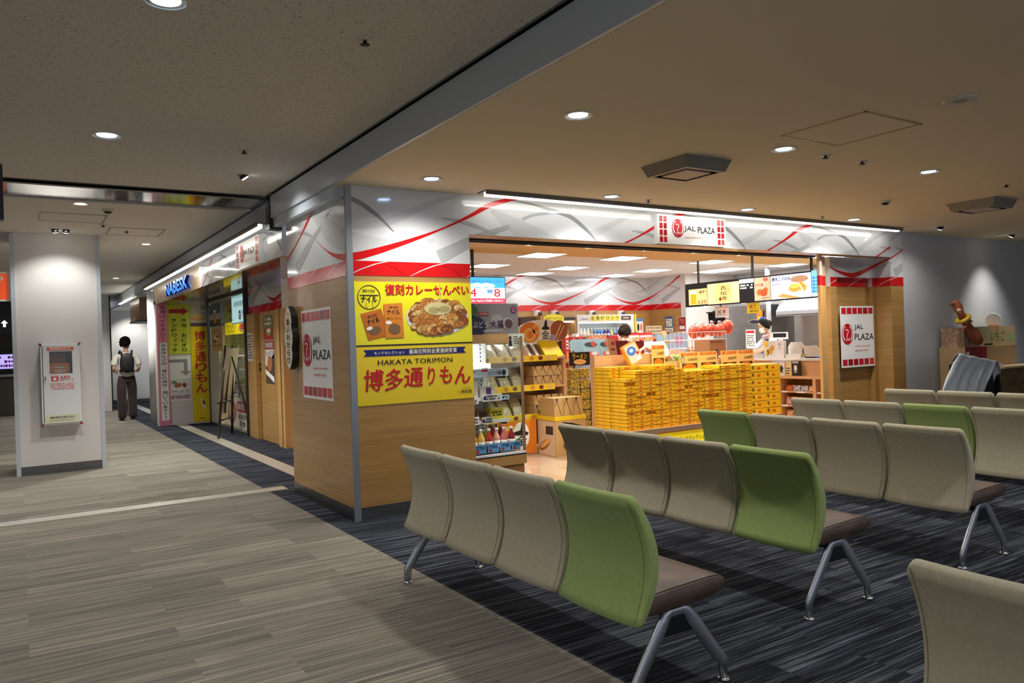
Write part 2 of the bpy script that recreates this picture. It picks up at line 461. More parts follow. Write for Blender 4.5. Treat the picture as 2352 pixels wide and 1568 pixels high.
# shop livery: ribbons given as (u in periods, height 0-1, half thickness) above a red band
PER, BAND0, BAND1, TOPZ = 2.15, 1.967, 2.085, 2.69
RIBBONS = [
    (G1, 1, [(0.63, .80, .03), (0.72, .64, .11), (0.84, .44, .17), (1.0, .26, .14), (1.15, .21, .10), (1.3, .28, .05), (1.36, .32, .02)]),
    (G1, 1.2, [(0.0, .42, .02), (0.15, .53, .06), (0.27, .70, .05), (0.4, .90, .035), (0.5, 1.0, .03)]),
    (G2, 1.4, [(0.38, .08, .10), (0.53, .33, .075), (0.627, .47, .045), (0.72, .58, .035)]),
    (G2, 1.6, [(0.40, .64, .008), (0.5, .60, .03), (0.614, .49, .02), (0.66, .42, .005)]),
    (G2, 1.8, [(0.784, .70, .025), (0.856, .79, .022), (0.974, .84, .015)]),
    (G3, 2, [(0.71, .98, .010), (0.84, .94, .016), (0.974, .85, .028), (1.05, .78, .032), (1.13, .60, .026), (1.19, .41, .004)]),
    (RED, 2.4, [(0.66, .41, .003), (0.765, .24, .008), (0.876, .11, .028), (1.0, .05, .05), (1.1, .12, .045), (1.25, .29, .028), (1.4, .49, .012), (1.53, .70, .024), (1.614, .86, .036), (1.70, .96, .03), (1.78, 1.03, .02)]),
]
def catmull(p, n=6):
    out = []
    for i in range(len(p) - 1):
        a, b, c, d = p[max(i - 1, 0)], p[i], p[i + 1], p[min(i + 2, len(p) - 1)]
        for k in range(n):
            t = k / n
            out.append(tuple(0.5 * (2 * b[j] + (c[j] - a[j]) * t + (2 * a[j] - 5 * b[j] + 4 * c[j] - d[j]) * t * t + (3 * b[j] - a[j] - 3 * c[j] + d[j]) * t ** 3) for j in range(3)))
    out.append(p[-1]); return out
def livery(sh, x0, x1, z0, z1, s0):
    """print the ribbon pattern on a sheet whose y is world height; pattern phase: trough where x + s0 = 0"""
    H = TOPZ - BAND1
    def put(pts, mat, l):
        q = clip_poly(pts, x0, max(z0, BAND0), x1, z1)
        if q: sh.poly(q, mat, l)
    k0 = math.floor((x0 + s0) / PER) - 2; k1 = math.ceil((x1 + s0) / PER) + 1
    for mat, l, pts in RIBBONS:
        c = catmull(pts)
        for k in range(k0, k1 + 1):
            P = [((u + k) * PER - s0, BAND1 + v * H, h * H) for u, v, h in c]
            nn = []
            for i in range(len(P)):
                a, b = P[max(i - 1, 0)], P[min(i + 1, len(P) - 1)]; dx, dy = b[0] - a[0], b[1] - a[1]; q = math.hypot(dx, dy) or 1; nn.append((-dy / q, dx / q))
            for (a, b), (na, nb) in zip(zip(P, P[1:]), zip(nn, nn[1:])):
                put([(a[0] - na[0] * a[2], a[1] - na[1] * a[2]), (b[0] - nb[0] * b[2], b[1] - nb[1] * b[2]), (b[0] + nb[0] * b[2], b[1] + nb[1] * b[2]), (a[0] + na[0] * a[2], a[1] + na[1] * a[2])], mat, l)
    if z0 < BAND1:
        sh.rect(x0, max(z0, BAND0), x1, min(z1, BAND1), RED, 3)
        p = PER / 4
        for k in range(math.floor((x0 + s0) / p) - 1, math.ceil((x1 + s0) / p) + 1):
            xx = k * p - s0
            arc = [(xx + 0.00, BAND0), (xx + 0.10, BAND0 + 0.05), (xx + 0.22, BAND0 + 0.095), (xx + 0.33, BAND1 + 0.004)]
            for kk, ((a, b), (c, d)) in enumerate(zip(arc, arc[1:])):
                q = clip_poly([(a, b), (c, d), (c + 0.018 + .012 * kk, d), (a + 0.006 + .012 * kk, b)], x0, max(z0, BAND0), x1, min(z1, BAND1))
                if q: sh.poly(q, GLOSSW, 4)
            arc = [(xx + 0.30, BAND0 + 0.10), (xx + 0.40, BAND0 + 0.07), (xx + 0.48, BAND0 + 0.01)]
            for (a, b), (c, d) in zip(arc, arc[1:]):
                q = clip_poly([(a, b), (c, d), (c + 0.02, d), (a + 0.02, b)], x0, max(z0, BAND0), x1, min(z1, BAND1))
                if q: sh.poly(q, RED2, 4)
# ------------------------------------------------------------------ lights of the place
# lounge downlights (grid), hall downlights, corridor spots; the bulbs are the lamps' own objects further down
LOUNGE_GRID = [(2.75, 3.496), (2.75, 5.375), (4.58, 5.388), (6.43, 5.39), (8.27, 5.38), (4.575, 3.49), (6.39, 3.467), (10.015, 5.307), (4.552, 1.6), (6.4, 1.6), (8.25, 3.47), (2.75, 1.6)]
for x, y in LOUNGE_GRID:
    lamp('SPOT', 'lounge_light', (x, y, 2.66), (30 if x > 9.5 else 62 if x < 3 else 84) if y > 5 else 42, (1.0, 0.955, 0.88), (x, y, 0), size=0.07, angle=145, blend=1.0)
for x, y in [(0.571, 3.555), (0.55, 5.947), (0.57, 1.2), (-1.6, 3.55), (-1.6, 5.95), (-1.6, 1.2), (0.57, -1.2)]:
    lamp('SPOT', 'hall_light', (x, y, 2.88), 56, (1.0, 0.975, 0.94), (x, y, 0), size=0.07, angle=110, blend=0.8)
for x, y in [(0.537, 8.49), (1.476, 11.34), (1.612, 16.6), (0.6, 13.5), (1.4, 19.5), (-1.6, 8.5), (1.5, 9.0), (0.9, 20.5)]:
    lamp('SPOT', 'corridor_light', (x, y, 2.83), 170 if (1.4 < x < 1.65 and y > 10) else 80, (1.0, 0.97, 0.92), (x, y, 0), size=0.07, angle=120, blend=0.8)
# wall washers that draw the scallops
lamp('SPOT', 'column_spot', (0.40, 10.25, 2.85), 14, (1, 0.98, 0.95), (0.42, 10.74, 1.3), size=0.03, angle=105, blend=0.7)
lamp('SPOT', 'column_spot', (0.49, 10.25, 2.85), 14, (1, 0.98, 0.95), (0.36, 10.74, 1.1), size=0.03, angle=105, blend=0.7)
lamp('SPOT', 'pillar_spot', (1.669, 6.80, 2.88), 42, (1, 0.97, 0.92), (2.217, 6.65, 1.75), size=0.03, angle=110, blend=0.9)
lamp('SPOT', 'wall_spot', (12.1, 5.25, 2.66), 44, (1, 0.97, 0.92), (12.2, 5.84, 1.0), size=0.05, angle=80, blend=1.0)
lamp('SPOT', 'end_wall_spot', (2.6, 23.2, 2.58), 40, (1, 0.97, 0.92), (2.7, 24.0, 1.4), size=0.05, angle=90, blend=0.8)
# LED strips under the two fascias
lamp('AREA', 'fascia_led_light', (6.5, 5.66, 2.635), 4, (1, 0.97, 0.9), (6.5, 5.80, 2.2), size=6.2, sizey=0.03)
lamp('AREA', 'corridor_led_light', (2.04, 11.7, 2.60), 34, (1, 0.98, 0.93), (2.12, 11.7, 0), size=0.03, sizey=8.2)

# ------------------------------------------------------------------ floors
def slab(name, x0, y0, x1, y1, z, mat, t=0.04, up=False):
    b = MB()
    if up: b.box((x0, y0, z), (x1, y1, z + t), mat)
    else: b.box((x0, y0, z - t), (x1, y1, z), mat)
    return structure(b, name)
slab('floor', -9, -5, 2.03, 24, 0, GREY_CARPET)
slab('floor', 2.03, -5, 13.6, 5.9, 0, BLUE_CARPET)
slab('floor', 2.03, 5.9, 3.2, 24, 0, BLUE_CARPET)
slab('floor', 3.2, 5.9, 13.2, 20, 0, SHOPFLOOR)
STRIPM = M('floor_strip_steel', (206, 200, 188), .32, .55)
b = MB(); b.box((-9, 7.66, 0), (2.217, 7.85, 0.004), STRIPM); b.box((-9, 7.86, 0), (2.217, 7.875, 0.007), CHROME); structure(b, 'trim_1')
b = MB(); b.box((2.49, 7.5, 0), (2.68, 24, 0.004), STRIPM); b.box((2.69, 7.5, 0), (2.70, 24, 0.006), DARK); structure(b, 'trim_2')

# ------------------------------------------------------------------ ceilings
slab('ceiling', -9, -5, 2.085, 7.68, 2.914, HALL_CEIL, up=True)
slab('ceiling', -9, 8.36, 2.117, 24, 2.87, CORR_CEIL, up=True)
slab('ceiling', 2.14, -5, 13.6, 5.95, 2.69, LOUNGE_CEIL, up=True)
b = MB(); b.box((-9, 7.78, 2.885), (2.10, 8.34, 2.9), MIRROR); b.box((-9, 8.235, 2.8835), (2.10, 8.240, 2.885), DARK); b.box((-9, 7.68, 2.915), (2.1, 7.78, 2.94), BLACK); structure(b, 'trim_3')
# grey bulkhead that steps the ceiling down along the shop fronts
b = MB(); b.box((2.117, -5, 2.69), (2.142, 7.62, 2.902), FASCIA); b.box((2.1421, -5, 2.731), (2.16, 7.62, 2.98), BLACK); b.box((2.142, 5.95, 2.60), (2.22, 7.62, 2.69), FASCIA); structure(b, 'trim_4')  # black box behind it is an added, unseen filler against light leaks
b = MB(); b.box((2.085, -5, 2.914), (2.105, 7.7, 2.93), M('joint_grey', (120, 120, 118), .6)); b.box((2.105, -5, 2.93), (2.142, 7.7, 2.95), BLACK); structure(b, 'trim_5')
b = MB(); b.box((2.105, 7.62, 2.58), (2.23, 7.74, 2.915), DARK); structure(b, 'trim_6')
b = MB(); b.box((2.117, 7.76, 2.64), (2.16, 24, 2.86), FASCIA); b.box((2.16, 7.76, 2.64), (2.24, 17.2, 2.67), FASCIA); b.box((2.10, 7.76, 2.862), (2.118, 24, 2.87), BLACK); structure(b, 'trim_7')
b = MB(); b.box((2.16, 17.2, 2.62), (3.6, 24, 2.66), CORR_CEIL); structure(b, 'ceiling')

slab('ceiling', -9.2, -5, 2.3, 24.2, 2.98, M('light_block_black', (12, 12, 12), .9), up=True)  # added black cover, unseen above the ceilings, blocks stray world light
# ------------------------------------------------------------------ corner pillar of the shop
PX0, PX1, PY0, PY1 = 2.217, 3.335, 5.836, 7.45
b = MB(); b.box((PX0, PY0, 0.105), (PX1, PY1, 1.967), OAK); b.box((PX0, PY0, 1.967), (PX1, PY1, 2.69), GLOSSW)
sh = Sheet(b, (PX0, PY0, 0), (1, 0, 0), (0, 0, 1)); livery(sh, 0, PX1 - PX0, BAND0, TOPZ, 0.0)
sh = Sheet(b, (PX0, PY1, 0), (0, -1, 0), (0, 0, 1)); livery(sh, 0, PY1 - PY0, BAND0, 2.60, -(PY1 - PY0))
structure(b, 'wall_front_left')
b = MB(); b.box((PX0 - .004, PY0 - .004, 0), (PX1, PY1, 0.105), STEELB); structure(b, 'baseboard_front_left')
b = MB(); b.prism([(PX0 - .006, PY0 - .006), (PX0 + .045, PY0 - .006), (PX0 + .045, PY0), (PX0, PY0), (PX0, PY0 + .02), (PX0 - .006, PY0 + .02)], 'Z', 0, 2.685, ALUTRIM); structure(b, 'trim_8')

# ------------------------------------------------------------------ shop fascia over the wide opening
FX1 = 9.75
b = MB(); b.box((PX1, PY0, 2.345), (FX1, 6.02, 2.69), GLOSSW, {'d': OAKV})
sh = Sheet(b, (PX1, PY0, 0), (1, 0, 0), (0, 0, 1)); livery(sh, 0, FX1 - PX1, 2.345, TOPZ, PX1 - PX0)
structure(b, 'wall_fascia_front')
b = MB(); b.box((PX1, 6.02, 2.36), (8.6, 6.14, 2.40), OAKV); b.box((PX1, 6.145, 2.34), (8.6, 6.17, 2.40), DARK); b.box((PX1, 6.17, 2.36), (8.6, 6.24, 2.41), STEEL); b.box((PX1, 6.24, 2.34), (8.6, 6.27, 2.41), DARK)
structure(b, 'trim_9')
# cove lamp along the top of the fascia
t = thing('fascia_light', 'long white strip lamp running along the top of the wide shop fascia', 'lamp', (6.5, 5.66, 2.62))
b = MB(); b.prism([(5.57, 2.655), (5.585, 2.655), (5.585, 2.68), (5.72, 2.68), (5.72, 2.69), (5.57, 2.69)], 'X', 3.37, 9.62, M('lamp_housing', (108, 104, 100), .4)); b.build('housing', t)
b = MB()
for k in range(5): b.box((3.40 + k * 1.245, 5.62, 2.650), (3.40 + k * 1.245 + 1.237, 5.665, 2.678), LED)
b.build('strip', t)

# ------------------------------------------------------------------ recess and right-hand pillar of the front
b = MB()
b.box((8.75, 6.05, 0), (8.88, 6.2, 1.967), OAK); b.box((8.75, 6.05, 1.967), (8.88, 6.2, 2.345), GLOSSW)
b.box((8.88, 6.12, 0), (9.66, 6.2, 1.967), OAK); b.box((8.88, 6.05, 2.08), (9.66, 6.2, 2.345), GLOSSW); b.box((8.88, 6.12, 1.967), (9.66, 6.2, 2.08), RED2)
b.box((9.66, 6.05, 0), (9.75, 6.2, 1.967), OAK); b.box((9.66, 6.05, 1.967), (9.75, 6.2, 2.345), GLOSSW)
b.box((9.75, 5.84, 0), (10.04, 6.2, 1.967), OAK); b.box((9.75, 5.84, 1.967), (10.04, 6.2, 2.69), GLOSSW)
for x0, x1, z0 in ((8.75, 8.88, BAND0), (8.88, 9.66, 2.0801), (9.66, 9.75, BAND0)):
    sh = Sheet(b, (x0, 6.05, 0), (1, 0, 0), (0, 0, 1)); livery(sh, 0, x1 - x0, z0, 2.345, x0 - PX0 - 0.55)
sh = Sheet(b, (8.88, 6.12, 0), (1, 0, 0), (0, 0, 1)); livery(sh, 0, .78, BAND0, 2.08, 8.88 - PX0 - .55)
sh = Sheet(b, (9.75, 6.2, 0), (0, -1, 0), (0, 0, 1)); livery(sh, .15, .36, BAND0, 2.345, 9.75 - PX0 - .70)
sh = Sheet(b, (9.75, 5.84, 0), (1, 0, 0), (0, 0, 1)); livery(sh, 0, .29, BAND0, 2.69, 9.75 - PX0 - .36)
structure(b, 'wall_front_right')
b = MB(); b.box((10.04, 5.84, 0), (13.6, 6.3, 2.69), GREYWALL); structure(b, 'wall_back')
b = MB(); b.box((13.6, -5, 0), (13.8, 6.3, 2.69), GREYWALL); structure(b, 'wall_right')
b = MB(); b.box((10.045, 5.832, 0), (13.59, 5.84, 0.09), STEELB); structure(b, 'baseboard_back')
# sliding door leaves parked at the right end of the opening
for k, (x0, y0) in enumerate(((8.40, 5.95), (8.49, 6.02))):
    d = thing('door_%d' % (k + 1), None, None, (x0 + .06, y0 + .02, 0)); tag(d, kind='structure')
    b = MB(); b.box((x0, y0, 0.0), (x0 + (0.05, .12)[k], y0 + 0.035, 1.967), OAKV); b.box((x0, y0, 1.967), (x0 + (0.05, .12)[k], y0 + 0.035, 2.09), M('red_film', (196, 40, 40), .3)); b.box((x0, y0, 2.09), (x0 + (0.05, .12)[k], y0 + .035, 2.34), M('frosted_film', (206, 190, 172), .3)); b.build('door_frame', d)
    b = MB(); b.box((x0 + (.05, .12)[k], y0 + .01, 0), (x0 + (.062, .128)[k], y0 + .03, 2.34), BLACK); b.build('door_seal', d)

# ------------------------------------------------------------------ shop shell
b = MB(); b.box((3.15, 6.28, 2.66), (13.2, 9.35, 2.72), SHOP_BROWN); b.box((3.15, 5.95, 2.66), (13.2, 6.28, 2.72), SHOP_BROWN); structure(b, 'ceiling')
slab('ceiling', 3.15, 9.35, 13.2, 12.6, 2.66, SHOP_CEIL, up=True)
b = MB(); b.box((3.2, 12.35, 0), (11.5, 12.55, 1.967), OAK); b.box((3.2, 12.35, 1.967), (11.5, 12.55, 2.66), GLOSSW)
sh = Sheet(b, (3.2, 12.35, 0), (1, 0, 0), (0, 0, 1)); livery(sh, 0, 8.3, BAND0, 2.66, 3.2 - 8.90)
structure(b, 'wall_shop_back')
b = MB(); b.box((11.5, 11.42, 0), (11.7, 12.55, 1.967), OAK); b.box((11.5, 11.42, 1.967), (11.7, 12.55, 2.66), GLOSSW)
sh = Sheet(b, (11.5, 12.35, 0), (0, -1, 0), (0, 0, 1)); livery(sh, 0, .93, BAND0, 2.66, 11.5 - 8.90)
structure(b, 'wall_shop_side')
b = MB(); b.box((11.5, 11.28, 0), (11.7, 11.42, 2.66), WHITEWALL); b.box((11.7, 11.3, 0), (13.2, 11.5, 2.66), WHITEWALL); structure(b, 'wall_kitchen_left')
TILE = M('kitchen_white_panel', (222, 222, 224), .35)
b = MB(); b.box((13.05, 6.3, 0), (13.2, 11.5, 2.66), TILE); structure(b, 'wall_kitchen_back')
b = MB(); b.box((10.04, 6.3, 0), (13.2, 6.6, 2.66), TILE); structure(b, 'wall_kitchen_right')
# ------------------------------------------------------------------ corridor: white column, recess front, end wall
b = MB(); b.box((-0.04, 10.74, 0.0), (0.85, 11.6, 2.87), WHITEWALL); structure(b, 'wall_column')
b = MB(); b.box((-0.02, 10.733, 0.0), (0.83, 10.76, 0.105), STEELB); structure(b, 'baseboard_column')
b = MB()
for x in (-0.065, 0.825): b.box((x, 10.725, 0), (x + .045, 10.80, 2.86), M('pale_blue_trim', (188, 196, 204), .4))
structure(b, 'trim_10')
b = MB(); b.box((1.5, 24, 0), (3.8, 24.2, 2.7), WHITEWALL); structure(b, 'wall_end')
b = MB(); b.box((1.5, 23.97, 0), (3.6, 24.0, 0.12), STEELB); structure(b, 'baseboard_end')
b = MB(); b.box((1.45, 21.4, 0), (1.9, 22.0, 2.87), WHITEWALL); b.box((1.90, 21.38, 0), (1.93, 22, 2.87), DARK); structure(b, 'wall_end_left')
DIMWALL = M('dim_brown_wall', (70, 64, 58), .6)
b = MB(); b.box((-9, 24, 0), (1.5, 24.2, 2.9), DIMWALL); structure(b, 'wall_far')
b = MB(); b.box((-9.2, -5, 0), (-9, 24, 2.95), WHITEWALL); structure(b, 'wall_left')

# corridor shop front: fascia, wood part, door wall, glass wall
WD = OAK
b = MB(); b.box((2.22, 7.62, 2.32), (2.50, 11.7, 2.64), GLOSSW, {'d': M('bronze_soffit', (120, 104, 84), .06, .35)})
sh = Sheet(b, (2.22, 11.7, 0), (0, -1, 0), (0, 0, 1)); livery(sh, 0, 4.08, 2.32, 2.64, -(11.7 - PY0))
structure(b, 'wall_fascia_left')
PALEOAK = wood('pale_oak_fascia', (186, 162, 130), (212, 190, 158), 'X')
b = MB(); b.box((2.22, 11.7, 2.32), (2.50, 15.95, 2.64), PALEOAK, {'d': MATS['bronze_soffit']}); structure(b, 'wall_fascia_left')
b = MB(); b.box((2.50, 7.45, 2.38), (3.5, 15.95, 2.42), MATS['bronze_soffit']); structure(b, 'ceiling')
t = thing('fascia_light', 'white strip lamp along the top of the corridor shop fascia', 'lamp', (2.06, 11.8, 2.6))
b = MB(); b.box((1.985, 7.66, 2.605), (2.0, 15.95, 2.64), MATS['lamp_housing']); b.box((1.985, 7.66, 2.632), (2.117, 15.95, 2.64), MATS['lamp_housing']); b.build('housing', t)
b = MB()
for k in range(6): b.box((2.02, 7.72 + k * 1.37, 2.60), (2.06, 7.72 + k * 1.37 + 1.36, 2.628), LED)
b.build('strip', t)
# wall post at far end of the fascia, and stub wall carrying the posters
b = MB(); b.box((2.20, 15.95, 0), (3.16, 16.15, 2.38), WHITEWALL); b.box((2.20, 15.9, 2.32), (2.40, 16.15, 2.64), M('cream_post', (222, 210, 190), .5)); structure(b, 'wall_poster')
b = MB(); b.lathe([(0.2, 0), (0.2, 2.62)], WHITEWALL, (2.36, 16.75, 0), 32); structure(b, 'wall_round_column')
# door wall of the shop facing the corridor
b = MB()
b.box((3.10, 10.92, 0), (3.25, 11.08, 1.967), OAKV); b.box((3.10, 10.75, 0), (3.2, 10.87, 1.967), OAKV); b.box((3.14, 10.87, 0), (3.2, 10.92, 2.38), BLACK)
b.box((3.10, 10.75, 1.967), (3.2, 10.87, 2.38), GLOSSW)
b.box((3.16, 11.08, 0), (3.26, 12.24, 1.967), OAK); b.box((3.10, 12.24, 0), (3.26, 12.75, 1.967), OAK)
b.box((3.14, 10.92, 1.967), (3.26, 12.75, 2.38), GLOSSW)
sh = Sheet(b, (3.14, 12.75, 0), (0, -1, 0), (0, 0, 1)); livery(sh, 0, 1.83, BAND0, 2.38, -(12.75 - 11.2))
sh = Sheet(b, (3.10, 10.87, 0), (0, -1, 0), (0, 0, 1)); livery(sh, 0, .12, BAND0, 2.38, .1)
b.box((3.155, 12.2, 0), (3.165, 12.21, 1.967), DARK)
structure(b, 'wall_door_side')
w = thing('window_1', None, None, (3.15, 14.3, 0)); tag(w, kind='structure')
b = MB(); b.box((3.14, 12.86, 0.0), (3.155, 15.95, 2.36), GLASS); b.build('pane', w)
b = MB(); b.box((3.08, 12.75, 0), (3.22, 12.86, 2.38), DARK); b.box((3.11, 15.85, 0), (3.18, 15.95, 2.38), ALU); b.box((3.11, 15.80, 0), (3.15, 15.85, 2.38), BLACK)
b.box((3.11, 12.86, 2.34), (3.18, 15.9, 2.38), DARK); b.box((3.11, 12.86, 0), (3.18, 15.9, 0.03), STEEL); b.build('window_frame', w)
# noodle shop room behind the glass
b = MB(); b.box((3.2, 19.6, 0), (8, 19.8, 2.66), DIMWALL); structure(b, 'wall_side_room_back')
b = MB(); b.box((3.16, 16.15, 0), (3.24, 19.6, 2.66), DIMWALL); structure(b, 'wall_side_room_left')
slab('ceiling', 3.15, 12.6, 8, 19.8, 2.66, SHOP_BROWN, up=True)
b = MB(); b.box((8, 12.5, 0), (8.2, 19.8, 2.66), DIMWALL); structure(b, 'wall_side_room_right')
# second wood fascia further down the corridor
t = thing('shop_sign_box', 'brown wooden fascia box far down the corridor beside the round column', 'sign box', (2.5, 19.2, 2.1))
b = MB(); b.box((2.22, 18.4, 2.12), (2.9, 20.0, 2.6), wood('brown_box_wood', (120, 92, 66), (156, 126, 94), 'X')); b.box((2.2, 18.38, 2.10), (2.92, 20.02, 2.13), DARK); b.build('box', t)
b = MB(); b.box((2.04, 18.3, 2.585), (2.085, 20.6, 2.605), LED); b.build('strip', t)
lamp('AREA', 'side_room_light', (4.2, 15.5, 2.6), 150, (1, 0.93, 0.82), (4.2, 15.5, 0), size=1.6)
# ------------------------------------------------------------------ lounge benches (four upholstered seats on one beam)
BEIGE = fabric('beige_upholstery', (148, 142, 120), (184, 176, 152))
GREEN = fabric('green_upholstery', (124, 144, 80), (154, 172, 106))
BROWN = leather('brown_leatherette', (70, 56, 46), (94, 76, 64))
PIPE_B = M('beige_piping', (128, 118, 98), .8); PIPE_G = M('green_piping', (100, 122, 60), .8)
PITCH = 0.52
PROF = [(0.320, -0.010), (0.355, 0.008), (0.41, 0.030), (0.47, 0.046), (0.53, 0.053), (0.59, 0.049), (0.65, 0.036), (0.71, 0.017), (0.755, -0.002), (0.79, -0.019)]
ZB, ZT = PROF[0][0], PROF[-1][0]
def px(z):
    for (z0, x0), (z1, x1) in zip(PROF, PROF[1:]):
        if z <= z1: return x0 + (x1 - x0) * (z - z0) / (z1 - z0)
    return PROF[-1][1]
def backrest(yc, mat, pipe, parent):
    b = MB(); w = 0.252; NZ, NY = 14, 8
    def pos(z, t, d):      # t -1..1 across, d thickness forward
        e = abs(t) ** 2.2; c = max(0, (abs(t) - .86) / .14)
        return (px(z) + 0.020 * e + d, yc + t * w, z - .014 * c ** 2.2 * max(0, (z - .69) / .10) + .005 * c ** 2.2 * max(0, (.385 - z) / .075))
    zs = [ZB + (ZT - ZB) * k / NZ for k in range(NZ + 1)]
    ts = [-1 + 2 * k / NY for k in range(NY + 1)]
    th = lambda z: 0.048 + 0.02 * math.sin(PI * (z - ZB) / .48)
    # closed outline of the section in (z,d): rear face up, top roll, front face down
    ring = []
    for z in zs: ring.append((z, 0.0))
    tt = th(zs[-1])
    for a in (0.25, 0.5, 0.75): ring.append((zs[-1] + 0.018 * math.sin(PI * a), tt * a))
    for z in reversed(zs): ring.append((z, th(z)))
    for a in (0.66, 0.33): ring.append((zs[0] - 0.010 * math.sin(PI * a), th(zs[0]) * a))
    n = len(ring); rows = []
    tl = [-1.0, -.992, -.975, -.95, -.92, -.88, -.82] + [-.7 + .1 * k for k in range(15)] + [.82, .88, .92, .95, .975, .992, 1.0]
    for t in tl:
        q_ = max(0, (abs(t) - .90) / .10); inset = .014 * (1 - math.sqrt(max(0, 1 - q_ * q_)))
        r = []
        for z, d in ring:
            zz = min(max(z, ZB), ZT); m_ = th(zz) / 2
            dd = m_ + (d - m_) * max(.2, 1 - inset / m_); z2 = z + (-inset if z > .55 else inset) * (abs(z - .55) / .24)
            p = pos(zz, t, dd); r.append(b.pt((p[0], p[1], p[2] + (z2 - zz))))
        rows.append(r)
    for a, c in zip(rows, rows[1:]):
        for k in range(n): b.face((a[k], a[(k + 1) % n], c[(k + 1) % n], c[k]), mat, True)
    b.face(rows[0][::-1], mat, True); b.face(rows[-1], mat, True)
    o = b.build('backrest', parent)
    for q in (-.93, .93):
        pb = MB(); pb.tube([pos(z, q, -.0004) for z in zs], .0012, pipe, 5); pb.build('piping', o)
def seat(yc, parent):
    b = MB(); w = 0.25
    out = [(0.06, 0.352), (0.10, 0.342), (0.30, 0.346), (0.44, 0.362), (0.475, 0.372), (0.490, 0.392), (0.486, 0.418), (0.465, 0.432), (0.40, 0.436), (0.20, 0.428), (0.09, 0.424), (0.065, 0.41)]
    rows = []
    for t, s in ((-1, 0.72), (-0.985, 0.92), (-0.95, 1), (-0.5, 1.02), (0.5, 1.02), (0.95, 1), (0.985, 0.92), (1, 0.72)):
        rows.append([b.pt((x, yc + t * w, 0.392 + (z - 0.392) * s)) for x, z in out])
    n = len(out)
    for a, c in zip(rows, rows[1:]):
        for k in range(n): b.face((a[k], c[k], c[(k + 1) % n], a[(k + 1) % n]), BROWN, True)
    b.face(rows[0], BROWN, True); b.face(rows[-1][::-1], BROWN, True)
    o = b.build('seat', parent)
    p = MB(); q = .243
    side = lambda s: [(0.09, yc + s * q, .4245), (0.2, yc + s * q, .430), (0.40, yc + s * q, .436), (0.462, yc + s * q, .432), (0.484, yc + s * q, .417)]
    p.tube(side(-1) + side(1)[::-1], 0.002, M('brown_piping', (54, 40, 34), .6), 5)
    p.build('seam', o)
def leg(yc, parent):
    b = MB(); A = ALU
    P = [(0.0, .012), (0.003, .085), (0.022, .108), (0.155, .292), (0.178, .322), (0.20, .333), (0.265, .333), (0.287, .322), (0.31, .292), (0.453, .108), (0.477, .085), (0.484, .012)]
    b.tube([(x, yc, z) for x, z in P], [.010, .0115, .012, .0135, .011, .010, .010, .011, .0135, .012, .0115, .010], A, 12, flat=2.3)
    o = b.build('leg', parent)
    c = MB(); c.prism([(0.135, .245), (0.33, .245), (0.30, .325), (0.165, .325)], 'Y', yc - .006, yc + .006, BLACK); c.build('gusset', o)
    for x in (0.0, 0.484):
        g = MB(); g.lathe([(0.026, 0), (0.028, .004), (0.024, .010), (0.012, .014)], CHROME, (x, yc, 0), 16); g.build('glide', o)
def bench(label, x, y, cols, rz=0):
    t = thing('beam_bench', label, 'bench', (0, 0, 0), 'waiting benches in rows facing away')
    n = len(cols)
    for k, c in enumerate(cols):       # listed from the far end
        yc = (n - 1) / 2 * PITCH - k * PITCH
        backrest(yc, GREEN if c == 'g' else BEIGE, PIPE_G if c == 'g' else PIPE_B, t); seat(yc, t)
    b = MB(); b.box((0.20, -n * PITCH / 2 + .03, .30), (0.265, n * PITCH / 2 - .03, .345), BLACK)
    for k in range(n):
        yc = (n - 1) / 2 * PITCH - k * PITCH
        b.box((0.06, yc - .16, .335), (0.40, yc - .13, .352), BLACK); b.box((0.06, yc + .13, .335), (0.40, yc + .16, .352), BLACK)
    b.build('beam', t, bevel=.006)
    leg(-1.01, t); leg(.965, t)
    t.location = (x, y, 0); return t
bench('bench of three beige seats and a green end seat, nearest the yellow-sign pillar', 1.886, 3.192, 'bbbg')
bench('bench with beige seats and green end seat, one row behind the pillar row', 3.198, 3.395, 'bbbg')
bench('bench whose far end seat is green and other three beige, before the yellow boxes', 4.555, 3.36, 'gbbb')
bench('bench with a green third seat between beige ones, before the parked door panels', 5.86, 3.47, 'bbgb')
bench('bench of all beige seats nearest the grey wall with covered pile', 7.2, 3.40, 'bbbb')
bench('beige bench in the bottom right foreground corner, cut off by the frame', 1.905, 0.10, 'bbbb')
